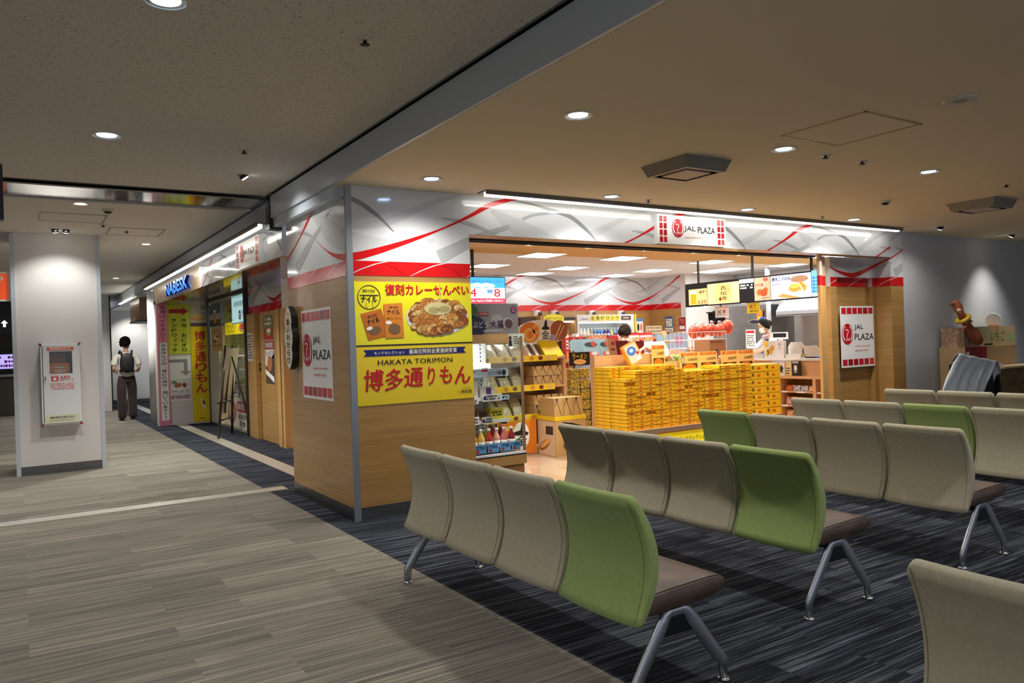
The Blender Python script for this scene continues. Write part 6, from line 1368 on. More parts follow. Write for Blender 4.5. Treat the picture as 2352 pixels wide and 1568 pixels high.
panel(1733, 1770, .02, .38, E_('m_taupe', (196, 170, 140)), lambda s_, w, h: (s_.ell(w * .72, h * .9, w * .16, h * .08, E_('m_pink', (232, 90, 80)), 1), s_.text('ちぎり揚', w * .05, h * .62, w * .55, h * .74, REDINK, 1, .03), s_.ell(w * .35, h * .36, w * .2, h * .14, E_('m_chick', (206, 96, 50)), 1), s_.ell(w * .6, h * .32, w * .22, h * .15, E_('m_chick2', (190, 76, 40)), 2), s_.ell(w * .7, h * .45, w * .16, h * .1, E_('m_chick', (206, 96, 50)), 2), s_.text('100円', w * .45, h * .04, w * .9, h * .14, INK, 1)))
panel(1771, 1864, .02, .38, E_('m_sky', (206, 220, 240)), lambda s_, w, h: (s_.text('博多こうのみ', w * .03, h * .76, w * .5, h * .93, NAVY, 1, .04), s_.text('期間限定', w * .04, h * .58, w * .28, h * .66, REDINK, 1), s_.ell(w * .72, h * .78, w * .22, h * .14, E_('m_clay', (170, 130, 100)), 1), s_.ell(w * .6, h * .42, w * .14, h * .17, E_('m_pie', (222, 150, 60)), 2), s_.ell(w * .6, h * .50, w * .12, h * .10, E_('m_pie2', (240, 190, 90)), 3), s_.poly([(w * .66, h * .62), (w * .78, h * .66), (w * .9, h * .45), (w * .86, h * .26), (w * .74, h * .30)], E_('m_pie', (222, 150, 60)), 3), s_.poly([(w * .68, h * .6), (w * .72, h * .64), (w * .83, h * .3), (w * .78, h * .3)], E_('m_filling', (250, 226, 160)), 4), s_.poly([(w * .15, h * .1), (w * .5, h * .0), (w * .75, h * .0), (w * .3, h * .22)], E_('m_tray', (206, 150, 80)), 1)))
panel(1865, 1920, .02, .40, E_('m_aqua', (120, 190, 226)), lambda s_, w, h: (s_.rect(0, 0, w, h * .12, E_('m_ice', (206, 230, 244)), 1), [s_.ell(w * (.1 + .17 * (k % 6)), h * (.2 + .13 * (k // 6)), w * .08, h * .05, E_('m_deep', (60, 140, 206)), 1, 10) for k in range(30)], s_.text('GOOD', w * .25, h * .7, w * .8, h * .85, E_('m_white', (240, 240, 240)), 2, .02), s_.text('FOR', w * .3, h * .5, w * .7, h * .64, E_('m_white', (240, 240, 240)), 2, .02), s_.text('めん', w * .3, h * .22, w * .75, h * .4, E_('m_white', (240, 240, 240)), 2, .03)))
for y in (9.33, 8.18, 7.1): b = MB(); b.box((9.82, y - .015, mz1), (9.85, y + .015, 2.66), BLACK); b.build('rod', t)
for k, (x_, y_) in enumerate(((1622, 703), (1704, 696), (1797, 689))):
    p = at(x_, y_, X=9.95); tt = thing('pendant_lamp', '%s small round lamp from the left under the menu board' % nth(k + 1), 'lamp', p, 'lamps under the menu board'); b = MB(); b.lathe([(.055, .0), (.055, .012), (.02, .02)], WHITE, p, 18); b.build('shade', tt); b = MB(); b.lathe([(.05, -.003), (.0001, -.003)], SHOPBULB, p, 16); b.build('lamp_glass', tt); b = MB(); b.tube([p + Vector((0, 0, .02)), (p.x, p.y, mz0 + .02), (9.855, p.y, mz0 + .04)], .006, BLACK, 6); b.build('arm', tt)
def hang(x0, x1, y0, y1, X, label, base, draw, name='hanging_notice'):
    ya, yb = at(x0, (y0 + y1) / 2, X=X).y, at(x1, (y0 + y1) / 2, X=X).y; zb_, za = at((x0 + x1) / 2, y0, X=X).z, at((x0 + x1) / 2, y1, X=X).z
    b = MB(); s_ = board(b, (X, ya, za), (0, -1, 0), (0, 0, 1), ya - yb, zb_ - za, .004, base); draw(s_, ya - yb, zb_ - za); b.box((X, (ya + yb) / 2 - .004, zb_), (X + .003, (ya + yb) / 2 + .004, mz0 + .01), WIRE); tag(b.build(name), label, 'notice')
hang(1643, 1674, 703, 729, 9.83, 'white notice with two drawings hanging under the menu board', PAPER, lambda s_, w, h: (s_.rect(0, h * .86, w, h * .97, M('peach_print', (236, 190, 160), .5), 1), s_.line([(w * .2, h * .35), (w * .45, h * .65)], .015, INKG, 1), s_.line([(w * .45, h * .35), (w * .2, h * .65)], .015, INKG, 1), s_.rect(w * .58, h * .4, w * .76, h * .65, M('rose_print', (200, 80, 90), .5), 1), s_.scribble(w * .15, h * .22, w * .8, h * .3, INKG, 1, 2, 2)))
hang(1716, 1746, 695, 719, 9.83, 'bright yellow sold-out notice hanging under the menu board', M('lemon_card', (250, 232, 30), .4), lambda s_, w, h: (s_.text('終了', w * .22, h * .4, w * .72, h * .82, REDINK, 1, .03), s_.scribble(w * .22, h * .12, w * .85, h * .3, INK, 2, 2, 3), s_.text('しました', w * .74, h * .42, w * .94, h * .5, INK, 1)))
b = MB(); r = random.Random(5); A = at(1626, 722, X=9.95); B2 = at(1672, 722, X=9.95)
b.grid(lambda i, j: (9.95 + .03 * math.sin(9 * j) + .02 * i, A.y + (B2.y - A.y) * j, A.z + .03 - (.22 + .05 * math.sin(4 * j)) * i), 6, 14, M('black_cloth', (14, 14, 16), .9)); b.box((9.93, B2.y - .02, A.z + .02), (9.97, A.y + .02, A.z + .04), BLACK); b.box((9.94, A.y - .3, A.z + .04), (9.96, A.y - .28, mz0 + .02), BLACK); b.build('black_cloth', label='black cloth draped below the menu board behind the white notice', cat='cloth')
# kitchen equipment
lamp('AREA', 'added_kitchen_light', (11.6, 8.6, 2.64), 75, (1, .99, .97), (11.6, 8.6, 0), size=1.2, sizey=2.6)  # area lamp added to brighten the kitchen
for k, y in enumerate((7.7, 10.4)):  # light panels added along with that lamp to lift the dark kitchen
    tt = thing('ceiling_light_panel', '%s long light panel over the kitchen behind the menu board' % ('nearer', 'farther')[k], 'ceiling light', (11.6, y, 2.66)); b = MB(); b.box((11.3, y - .5, 2.645), (11.9, y + .5, 2.66), WHITE); b.build('frame', tt); b = MB(); b.box((11.33, y - .47, 2.642), (11.87, y + .47, 2.646), PANEL); b.build('diffuser', tt)
STEELK = brushed('kitchen_steel', (150, 152, 154), .32, (60, 60, 1))
t = thing('kitchen_fridge', 'tall brushed steel kitchen fridge behind the clerk', 'fridge', (12.5, 10.4, 0)); b = MB(); b.box((12.25, 9.86, 0), (13.03, 10.9, 1.95), STEELK); b.build('cabinet', t)
for k, (z0, z1) in enumerate(((.1, 1.53), (1.56, 1.9))):
    b = MB(); b.box((12.22, 9.88, z0), (12.25, 10.88, z1), STEELK); o = b.build('door', t)
    if k == 1: b = MB(); sh_ = Sheet(b, (12.22, 10.88, 1.56), (0, -1, 0), (0, 0, 1)); sh_.ell(.72, .06, .13, .04, M('badge_dark', (34, 40, 60), .3), 1); sh_.ring(.72, .06, .12, .135, CHROME, 2, 24, .32); b.build('badge', o)
t = thing('extractor_hood', 'long steel extractor hood over the kitchen back wall', 'hood', (12.7, 8.6, 1.75)); b = MB(); b.prism([(12.3, 1.72), (13.05, 1.72), (13.05, 2.45), (12.75, 2.45), (12.3, 1.80)], 'Y', 7.1, 9.7, M('white_steel', (176, 178, 182), .3, .75)); b.build('canopy', t); b = MB(); b.box((12.3, 7.1, 1.70), (12.33, 9.7, 1.73), STEEL); b.build('lip', t)
t = thing('kitchen_shelf', 'steel cabinet with dark top left of the kitchen fridge', 'cabinet', (12.5, 11.1, 0)); b = MB(); b.box((12.3, 10.93, 0), (13.05, 11.28, 1.72), STEELK); b.build('body', t); b = MB(); b.box((12.28, 10.93, 1.72), (13.05, 11.28, 1.9), M('steel_shade', (96, 98, 100), .35, .7)); b.build('top', t)
b = MB(); b.box((12.2, 9.79, 0), (12.27, 9.85, 2.66), M('kitchen_post', (190, 192, 194), .35, .5)); tag(b.build('pipe_column'), 'slim steel post right of the kitchen fridge', 'post')
t = thing('kitchen_bench', 'steel kitchen bench under the white hood', 'bench', (12.7, 8.2, 0)); b = MB(); b.box((12.4, 6.7, .82), (13.03, 9.7, .88), STEEL); b.build('worktop', t); b = MB(); b.box((12.45, 6.75, 0), (13.02, 9.65, .82), STEELK); b.build('body', t)
carton('kitchen_box', 'grey steel box on the kitchen bench right of the clerk', 12.55, 8.4, .88, .3, .5, .28, M('steel_shade', (96, 98, 100), .35, .7))
wall_poster(1713, 1737, 757, 800, 'white leaflet with red heading on the kitchen fridge', PAPER, lambda s_, w, h: (s_.rect(w * .05, h * .82, w * .9, h * .95, REDINK, 1), s_.scribble(w * .1, h * .1, w * .9, h * .75, INKG, 6, 3, 2)), X=12.21)
wall_poster(1738, 1752, 712, 735, 'orange flame sticker beside the kitchen post', M('flame_orange', (232, 110, 40), .4), lambda s_, w, h: s_.ell(w * .5, h * .2, w * .35, h * .15, YEL2, 1), X=12.19)
b = MB(); p = at(1751, 738, X=12.0); s_ = Sheet(b, (p.x, p.y, p.z), (0, -1, 0), (0, 0, 1)); b.lathe([(.09, 0), (.09, .015)], M('cobalt_disc', (40, 80, 200), .4), (p.x, p.y, p.z), 22, 'X'); s_.poly([(-.04, -.03), (.04, -.03), (0, .04)], WPRINT, 1); b.box((p.x + .01, p.y - .01, p.z), (p.x + .19, p.y + .01, p.z + .01), DARK); b.build('round_sign', label='cobalt blue round sign above the clerk', cat='sign')

# --- contents of the corridor shop behind the glass
X_ = 3.45; ya, yb = at(532, 712, X=X_).y, at(576, 712, X=X_).y; zb_, za = at(532, 684, X=X_).z, at(532, 745, X=X_).z
t = thing('hanging_screen', 'pale lit screen hanging behind the corridor glass', 'screen', (X_, (ya + yb) / 2, za)); b = MB(); b.box((X_, yb, za), (X_ + .04, ya, zb_), WHITE); b.build('housing', t)
b = MB(); s_ = Sheet(b, (X_, ya, za), (0, -1, 0), (0, 0, 1), .002); w, h = ya - yb, zb_ - za; s_.rect(.02, .02, w - .02, h - .02, E_('glass_screen', (196, 222, 238), .9), 1); s_.text('福岡県産あまおう', w * .15, h * .62, w * .95, h * .82, M('screen_grey_ink', (90, 100, 112)), 2, .01); s_.ring(w * .45, h * .3, .04, .09, REDINK, 2, 16); s_.text('苺', w * .4, h * .15, w * .5, h * .48, REDINK, 2); s_.text('伊都きんぐ', w * .58, h * .2, w * .95, h * .48, MATS['screen_grey_ink'], 2, .01); b.build('display', t)
b = MB(); b.box((X_ + .01, (ya + yb) / 2, zb_), (X_ + .03, (ya + yb) / 2 + .03, 2.66), DARK); b.build('rod', t)
X_ = 3.75; ya, yb = at(519, 750, X=X_).y, at(575, 750, X=X_).y; zb_, za = at(545, 738, X=X_).z, at(545, 767, X=X_).z; w, h = ya - yb, zb_ - za
b = MB(); s_ = board(b, (X_, ya, za), (0, -1, 0), (0, 0, 1), w, h, .02, M('ramen_yellow', (250, 206, 20), .4, emit=.5)); s_.text('ラーメン', w * .06, h * .45, w * .5, h * .85, INK, 2, .03); s_.text('FESTA', w * .12, h * .17, w * .42, h * .35, INK, 2); s_.ell(w * .76, h * .5, w * .17, h * .42, MATS['soup_print'], 2); s_.ell(w * .74, h * .55, w * .09, h * .22, REDB, 3); s_.ell(w * .84, h * .5, w * .04, h * .15, MATS['lettuce_print'], 3); b.box((X_ + .005, ya - w * .5, zb_), (X_ + .015, ya - w * .5 + .03, 2.66), DARK); b.build('ramen_sign', label='yellow noodle sign hanging deep behind the corridor glass', cat='sign')
cy0_, cy1_ = 14.25, 15.35
t = thing('chilled_cabinet', 'greenish lit chilled cabinet behind the corridor glass', 'cooler', (3.6, 14.8, 0)); b = MB(); b.box((3.45, cy0_, 0), (3.9, cy1_, .55), WHITE); b.box((3.85, cy0_, .55), (3.9, cy1_, 1.3), M('cabinet_green_glow', (176, 206, 190), .4, emit=.5)); b.box((3.45, cy0_, 1.27), (3.9, cy1_, 1.3), WHITE); b.build('cabinet', t)
for k, z in enumerate((.8, 1.02)): b = MB(); b.box((3.47, cy0_ + .02, z), (3.85, cy1_ - .02, z + .012), M('shelf_green', (206, 226, 214), .3)); b.build('shelf', t)
for k in range(10): carton('food_tray', '%s food tray, %s chilled cabinet shelf behind the corridor glass' % (nth(k % 5 + 1), ('lower', 'upper')[k // 5]), 3.5, cy0_ + .05 + (k % 5) * .21, (.552, .812)[k // 5], .2, .16, .07, M('food_tray_%d' % (k % 3), [(226, 200, 130), (190, 210, 150), (220, 170, 90)][k % 3], .4), 'tray', 'food trays behind the corridor glass')
t = thing('goods_rack', 'black rack with socks and packets behind the corridor glass', 'rack', (3.3, 15.1, 0)); b = MB(); [b.tube([(3.32, y, 0), (3.32, y, 1.5)], .015, BLACK, 6) for y in (14.35, 15.35)]; b.box((3.31, 14.35, 1.48), (3.33, 15.35, 1.5), BLACK); b.box((3.31, 14.35, 1.13), (3.33, 15.35, 1.15), BLACK); b.build('frame', t)
for k in range(10): b = MB(); y = 14.38 + k * .095; b.prism([(y, 1.2), (y + .08, 1.18), (y + .085, 1.47), (y + .01, 1.47)], 'X', 3.27, 3.30, M('sock_%d' % (k % 3), [(70, 60, 54), (170, 156, 140), (46, 42, 40)][k % 3], .7)); b.build('hanging_pack', label='%s striped hanging pack on the black rack behind glass' % nth(k + 1), cat='packet', group='hanging packs behind the corridor glass')
for k in range(8): b = MB(); y = 14.4 + k * .115; b.prism([(y, .98), (y + .09, .98), (y + .09, 1.12), (y, 1.12)], 'X', 3.27, 3.30, M('small_pack_%d' % (k % 4), [(236, 232, 226), (226, 226, 120), (230, 180, 190), (210, 212, 214)][k % 4], .5)); b.build('small_pack', label='%s pale small pack below the socks behind glass' % nth(k + 1), cat='packet', group='pale packs behind the corridor glass')
# --- more goods between the gift tables and the back wall
def goods_row(px0, px1, n, y_top, y_bot, Y, d, zsup, cols, label, group, name='snack_box', art=None):
    x0, x1 = at(px0, y_bot, Y=Y).x, at(px1, y_bot, Y=Y).x; w = (x1 - x0) / n; rr = random.Random(int(px0 * 7 + Y * 10))
    for k in range(n):
        zt = at((px0 + px1) / 2, y_top, Y=Y).z + rr.uniform(-.02, .02); c = cols[(k * 2 + int(Y * 3)) % len(cols)]
        mt = M('goods_%d_%d_%d' % c, c, .4)
        def a(sh, w_, h_, c=c):
            sh.rect(w_ * .12, h_ * .55, w_ * .88, h_ * .88, WPRINT if sum(c) < 560 else M('goods_%d_%d_%d' % cols[0], cols[0], .4), 1); sh.scribble(w_ * .18, h_ * .58, w_ * .82, h_ * .85, INK, 2, 2, k + 3); sh.ell(w_ * .5, h_ * .28, w_ * .26, h_ * .16, M('goods_pic_%d' % (k % 3), [(226, 150, 60), (196, 60, 50), (120, 70, 40)][k % 3], .5), 1, 12)
        carton(name, label % nth(k + 1), x0 + k * w + w * .04, Y, zsup, w * .92, d, zt - zsup, mt, 'box', group, a)
MIX = [(214, 40, 44), (236, 232, 224), (60, 110, 190), (240, 196, 70), (120, 40, 50), (236, 170, 170), (90, 150, 90), (230, 130, 50)]
xs0, xs1 = at(1298, 800, Y=8.9).x, at(1350, 800, Y=8.9).x
t = thing('snack_shelf', 'low snack shelf with a red price rail left of the pale blue gifts', 'shelf unit', ((xs0 + xs1) / 2, 9.1, 0)); b = MB(); b.box((xs0, 8.9, 0), (xs1 + .09, 9.25, 1.06), LIGHTWOOD); b.build('body', t); b = MB(); sh = board(b, (xs0, 8.898, 1.0), (1, 0, 0), (0, 0, 1), xs1 - xs0 - .02, .06, .006, CRIM); sh.scribble(.05, .01, .4, .05, PAPER, 1, 2, 3); b.build('price_rail', t)
goods_row(1299, 1347, 6, 776, 790, 8.93, .1, 1.06, [(110, 60, 50), (226, 190, 170), (190, 70, 60), (240, 236, 230)], '%s upright snack pack from the left on the red-railed shelf', 'snack packs on the red-railed shelf')
goods_row(1299, 1347, 6, 768, 790, 9.08, .1, 1.06, [(240, 236, 230), (150, 170, 190), (226, 120, 90)], '%s rear snack pack from the left on the red-railed shelf', 'rear snack packs on the red-railed shelf')
goods_row(1452, 1508, 7, 776, 790, 8.4, .14, 1.12, MIX, '%s small bright box from the left behind the crimson gift boxes', 'small bright boxes on the gift table')
goods_row(1512, 1556, 5, 780, 800, 9.7, .16, 1.12, MIX, '%s mixed sweets box from the left at the back of the farther table', 'mixed sweets boxes on the farther table')
goods_row(1330, 1366, 4, 828, 845, 8.4, .12, 0.75, [(90, 150, 210), (236, 238, 240), (200, 80, 80)], '%s pale blue pack stacked behind the snack strips', 'pale blue packs') if False else None
# ------------------------------------------------------------------ people
SKIN = M('skin', (206, 160, 130), .55); HAIR = M('black_hair', (18, 16, 16), .8, spec=.2); HAIRB = M('dark_brown_hair', (40, 28, 24), .75, spec=.2)
def skin_mesh(name, verts, edges, mat, parent, root=0, sub=2, label=None):
    """verts: (x, y, z, rx, ry) joints; grown into one continuous limb surface"""
    me = bpy.data.meshes.new(name); me.from_pydata([v[:3] for v in verts], edges, []); me.materials.append(mat)
    o = bpy.data.objects.new(name, me); COL.objects.link(o); o.parent = parent
    md = o.modifiers.new('skin', 'SKIN'); md.use_smooth_shade = True; md.branch_smoothing = .4
    for i, v in enumerate(verts):
        d = me.skin_vertices[0].data[i]; d.radius = (v[3], v[4] if len(v) > 4 else v[3]); d.use_root = (i == root)
    sb = o.modifiers.new('sub', 'SUBSURF'); sb.levels = sub; sb.render_levels = sub
    return tag(o, label)
class Sk:
    def __init__(s): s.v = []; s.e = []
    def chain(s, pts, start=None):
        ids = []
        prev = start
        for p in pts:
            s.v.append(p); i = len(s.v) - 1; ids.append(i)
            if prev is not None: s.e.append((prev, i))
            prev = i
        return ids
def hand(sk, wrist, w, d, side, palm_dir):
    """palm and five unequal, bent fingers growing from wrist vertex index"""
    w = Vector(w); d = Vector(d).normalized(); side = Vector(side).normalized(); n = Vector(palm_dir).normalized()
    p = w + d * .055; q = w + d * .095
    a = sk.chain([(*p, .026, .018), (*q, .030, .017)], wrist)
    for k, (off, ln) in enumerate(((-.030, .062), (-.010, .074), (.011, .070), (.030, .054))):
        b0 = q + side * off; b1 = b0 + d * ln * .5 + n * .008; b2 = b1 + d * ln * .42 + n * .022
        sk.chain([(*b0, .0095, .0095), (*b1, .0088, .0088), (*b2, .0075, .0075)], a[1])
    t0 = w + d * .045 - side * .030; t1 = t0 + d * .03 - side * .022 + n * .008; t2 = t1 + d * .028 - side * .004 + n * .012
    sk.chain([(*t0, .012, .012), (*t1, .0105, .0105), (*t2, .0085, .0085)], a[0])
def head_turn(c, yaw, pitch=0, roll=0):
    R = Matrix.Rotation(yaw, 3, 'Z') @ Matrix.Rotation(pitch, 3, 'X') @ Matrix.Rotation(roll, 3, 'Y')
    return lambda x, y, z: Vector(c) + R @ Vector((x, y, z))
def head_shape(c, yaw, pitch=0, k=1.0):
    """skull, jaw, nose, lips, ears as one lofted surface; local +Y is the face"""
    f = head_turn(c, yaw, pitch); b = MB(); n = 20
    rows = [(-.112, .028, .036, .030), (-.100, .046, .056, .022), (-.075, .058, .072, .014), (-.045, .066, .082, .006), (-.012, .071, .090, .002), (.02, .074, .095, 0), (.055, .073, .096, -.002), (.085, .064, .084, -.004), (.106, .044, .058, -.004), (.116, .016, .02, -.004)]
    R = []
    for z, rx, ry, oy in rows:
        ring = []
        for j in range(n):
            a = 2 * PI * j / n; x = math.cos(a) * rx; y = math.sin(a) * ry + oy
            front = max(0, math.sin(a)) ** 10
            if abs(z + .045) < .001: y += .012 * front * (abs(x) < .03)
            if abs(z + .012) < .001: y += .022 * front * (abs(x) < .02)
            if abs(z - .02) < .001: y -= .006 * (math.sin(a) > .7) * (abs(x) > .015)
            ring.append(b.pt(f(x * k, y * k, z * k)))
        R.append(ring)
    for a, c2 in zip(R, R[1:]):
        for j in range(n): b.face((a[j], a[(j + 1) % n], c2[(j + 1) % n], c2[j]), SKIN, True)
    b.face(R[0][::-1], SKIN, True); b.face(R[-1], SKIN, True)
    for s in (-1, 1):
        b.ell(f(s * .076 * k, -.008 * k, .0), (.014, .018, .03), SKIN, 10, 6)
    return b, f
def face_bits(f, parent, k=1.0, mask=False):
    for s in (-1, 1):
        b = MB(); b.ell(f(s * .030 * k, .083 * k, .018 * k), (.012, .006, .0065), M('eye_white', (230, 228, 222), .3), 10, 6); b.ell(f(s * .030 * k, .0885 * k, .018 * k), (.006, .003, .006), M('iris_dark', (34, 24, 20), .2), 8, 5); b.build('eye', parent)
        b = MB(); b.tube([f(s * .016 * k, .092 * k, .038 * k), f(s * .032 * k, .090 * k, .043 * k), f(s * .047 * k, .080 * k, .038 * k)], .0028, HAIR, 5); b.build('eyebrow', parent)
    if mask:
        b = MB(); b.grid(lambda i, j: f((j - .5) * .125 * k, (.096 - .052 * (2 * abs(j - .5)) ** 2 + .012 * math.sin(i * PI)) * k, (-.100 + .100 * i) * k), 8, 10, M('white_mask', (236, 232, 226), .7))
        for s in (-1, 1): b.tube([f(s * .062 * k, .044 * k, -.02 * k), f(s * .075 * k, .0, .012 * k)], .0018, WHITE, 4)
        b.build('face_mask', parent)
    else:
        b = MB(); b.ell(f(0, .093 * k, -.055 * k), (.022, .006, .006), M('lips', (176, 104, 96), .5), 10, 5); b.build('mouth', parent)
def hair_cap(f, mat, parent, k=1.0, low=-.03, bun=None, fluff=.006, seed=1, name='hair'):
    b = MB(); rr = random.Random(seed); n, m = 26, 14
    def pt(i, j):
        t = i * PI * .64; a = 2 * PI * j
        fy = math.sin(a)
        lim = 1.0 if fy < .25 else max(.42, 1 - (fy - .25) * .85)     # hairline rises over the face
        t *= lim
        if fy < -.1: t *= 1.16
        r = 1 + fluff * 9 * (rr.random() - .5) * (i > .05)
        return f(.082 * k * math.sin(t) * math.cos(a) * r, (.105 * math.sin(t) * fy - .008) * k * r, (.012 + .112 * math.cos(t) * r) * k)
    g = []
    for i in range(m + 1):
        row = []
        for j in range(n): row.append(b.pt(pt(i / m, j / n)))
        g.append(row)
    for i in range(m):
        for j in range(n): b.face((g[i][j], g[i + 1][j], g[i + 1][(j + 1) % n], g[i][(j + 1) % n]), mat, True)
    if bun: b.ell(f(*bun[0]), bun[1], mat, 12, 8)
    o = b.build(name, parent); sl = o.modifiers.new('thick', 'SOLIDIFY'); sl.thickness = .008; sl.offset = 1
    return o
def torso_chain(sk, hip, rise, wid, lean=(0, 0)):
    lx, ly = lean
    P = [(0, 0, hip, .155 * wid, .115 * wid), (lx * .15, ly * .15, hip + .12, .140 * wid, .105 * wid), (lx * .45, ly * .45, hip + .25, .150 * wid, .105 * wid), (lx * .8, ly * .8, hip + .38, .160 * wid, .105 * wid), (lx, ly, hip + .47, .10 * wid, .075 * wid), (lx * 1.12, ly * 1.12, hip + .53, .052, .052)]
    return P
def person(label, group=None):
    return thing('person', label, 'person', (0, 0, 0), group)

# --- the man walking away down the corridor
t = person('man in white T-shirt and dark trousers with black backpack walking away down the corridor')
hip = .93
sk = Sk()
T = torso_chain(sk, hip, 0, .93)
ids = sk.chain([(x, y, z, rx * .9, ry * .9) for x, y, z, rx, ry in T] + [(0, .01, 1.545, .048, .05)])
arms = {}
for s in (-1, 1):
    c = sk.chain([(s * .115, 0, hip + .455, .06), (s * .185, -.005, hip + .43, .052), (s * .222, -.035, hip + .28, .042), (s * .243, -.045, hip + .16, .037), (s * .222, .06, hip + .10, .033), (s * .19, .17, hip + .10, .024)], ids[3])
    hand(sk, c[-1], (s * .19, .17, hip + .10), (-s * .3, .9, .1), (0, 0, 1), (-s, .2, 0))
    st = .05 * s
    sk.chain([(s * .085, 0, hip - .06, .085), (s * .095, .01 + st, .70, .072), (s * .10, .015 + st * 1.4, .49, .054), (s * .10, -.01 + st * 1.2, .28, .048), (s * .10, -.03 + st, .10, .038), (s * .105, .0 + st, .055, .04), (s * .115, .10 + st, .045, .035)], ids[0])
body = skin_mesh('body', sk.v, sk.e, SKIN, t)
sk = Sk(); ids = sk.chain([(0, -.002, hip - .06, .178, .132), (0, 0, hip + .06, .172, .130), (0, 0, hip + .25, .168, .122), (0, 0, hip + .38, .172, .118), (0, 0, hip + .455, .125, .09), (0, 0, hip + .515, .064, .062)])
for s in (-1, 1): sk.chain([(s * .13, 0, hip + .44, .075), (s * .195, -.006, hip + .41, .070), (s * .228, -.036, hip + .29, .066), (s * .245, -.045, hip + .205, .066)], ids[3])
skin_mesh('t_shirt', sk.v, sk.e, fabric('white_tshirt', (206, 200, 188), (230, 226, 216)), t)
sk = Sk(); ids = sk.chain([(0, 0, hip + .09, .165, .122), (0, 0, hip - .03, .170, .130)])
for s in (-1, 1):
    st = .05 * s; sk.chain([(s * .092, .0, hip - .10, .110), (s * .104, .012 + st, .70, .106), (s * .108, .015 + st * 1.4, .49, .098), (s * .108, -.01 + st * 1.2, .28, .092), (s * .108, -.02 + st, .10, .090), (s * .108, -.015 + st, .035, .088)], ids[1])
skin_mesh('trousers', sk.v, sk.e, fabric('brown_black_trousers', (44, 34, 32), (62, 48, 44)), t)
for s in (-1, 1):
    st = .05 * s; b = MB(); b.ell((s * .11, .05 + st, .045), (.046, .135, .048), M('dark_shoe', (26, 24, 26), .4), 14, 8); b.box((s * .11 - .045, -.075 + st, 0), (s * .11 + .045, .175 + st, .018), BLACK); b.build('shoe', t)
b, f = head_shape((0, .012, 1.625), -.75); b.build('head', body); face_bits(f, body); hr = hair_cap(f, HAIR, t, 1.1, fluff=.016, seed=5)
b = MB(); rr = random.Random(8)
for k in range(70):
    a = rr.uniform(0, 2 * PI); th_ = rr.uniform(0, 1.95 if math.sin(a) < .1 else 1.0); b.ell(f(.092 * math.sin(th_) * math.cos(a), .108 * math.sin(th_) * math.sin(a) - .010, .016 + .118 * math.cos(th_)), (.024, .024, .020), HAIR, 8, 5)
b.build('curls', hr)
b = MB()
def pack(i, j):
    a = 2 * PI * j; z = 1.0 + .42 * i; q = (math.sin(i * PI) ** .25) if 0 < i < 1 else .0
    cx = math.copysign(abs(math.cos(a)) ** .5, math.cos(a)) * .145 * q; cy = math.copysign(abs(math.sin(a)) ** .5, math.sin(a)) * .065 * q
    return (cx * (1 - .12 * i), -.185 + cy, z)
b.grid(pack, 12, 20, M('black_nylon', (15, 15, 18), .55), True, True); bp = b.build('backpack', t)
for s in (-1, 1):
    b = MB(); pts = [(s * .07, -.14, 1.36), (s * .10, -.10, 1.43), (s * .115, -.02, 1.465), (s * .12, .09, 1.42), (s * .125, .13, 1.28), (s * .12, .08, 1.10), (s * .12, -.12, 1.03)]
    b.tube(pts, .02, MATS['black_nylon'], 8, flat=1.0); b.build('strap', bp)
t.location = (1.90, 18.15, 0); t.rotation_euler = (0, 0, .0)

# --- the clerk behind the counter
t = person('masked clerk in black waistcoat and pink scarf leaning over the counter')
hip = .86; lean = (0, .14)
sk = Sk(); T = torso_chain(sk, hip, 0, .82, lean)
ids = sk.chain([(x, y, z, rx * .92, ry * .92) for x, y, z, rx, ry in T] + [(0, .19, hip + .575, .044, .046)])
SA = {1: [(.11, .12, hip + .45, .05), (.165, .13, hip + .43, .046), (.21, .24, hip + .30, .038), (.20, .36, hip + .20, .033), (.13, .50, hip + .19, .028), (.08, .58, hip + .19, .021)],
      -1: [(-.11, .12, hip + .45, .05), (-.165, .13, hip + .43, .046), (-.21, .28, hip + .32, .038), (-.20, .40, hip + .235, .033), (-.17, .52, hip + .21, .028), (-.15, .63, hip + .19, .021)]}
for s in (-1, 1):
    c = sk.chain(SA[s], ids[3]); hand(sk, c[-1], SA[s][-1][:3], (-.2 * s, 1, -.05), (s, .2, 0), (0, 0, -1))
    sk.chain([(s * .08, 0, hip - .06, .08), (s * .085, .01, .64, .066), (s * .085, .015, .45, .05), (s * .085, -.01, .26, .044), (s * .085, -.02, .09, .034), (s * .09, .08, .04, .03)], ids[0])
body = skin_mesh('body', sk.v, sk.e, SKIN, t)
LGS = fabric('light_grey_blouse', (196, 200, 212), (222, 226, 236)); VEST = fabric('black_waistcoat', (22, 22, 28), (36, 36, 44)); SKIRT = M('black_skirt', (24, 24, 28), .7)
sk = Sk(); ids = sk.chain([(0, .02, hip + .10, .125, .098), (0, .06, hip + .25, .135, .098), (0, .11, hip + .38, .142, .096), (0, .14, hip + .455, .10, .072), (0, .16, hip + .51, .054, .054)])
for s in (-1, 1): sk.chain([(s * .12, .12, hip + .44, .062), (s * .172, .135, hip + .42, .062), (s * .205, .22, hip + .325, .064), (s * .208, .30, hip + .26, .060)], ids[2])
skin_mesh('blouse', sk.v, sk.e, LGS, t)
sk = Sk(); sk.chain([(0, 0, hip - .04, .160, .124), (0, .02, hip + .10, .150, .122), (0, .06, hip + .25, .160, .124), (0, .105, hip + .36, .162, .122), (0, .13, hip + .46, .128, .100)])
skin_mesh('waistcoat', sk.v, sk.e, VEST, t)
sk = Sk(); sk.chain([(0, 0, hip + .05, .148, .112), (0, 0, hip - .08, .16, .125), (0, .0, .62, .165, .13), (0, 0, .42, .17, .135)]); skin_mesh('skirt', sk.v, sk.e, SKIRT, t)
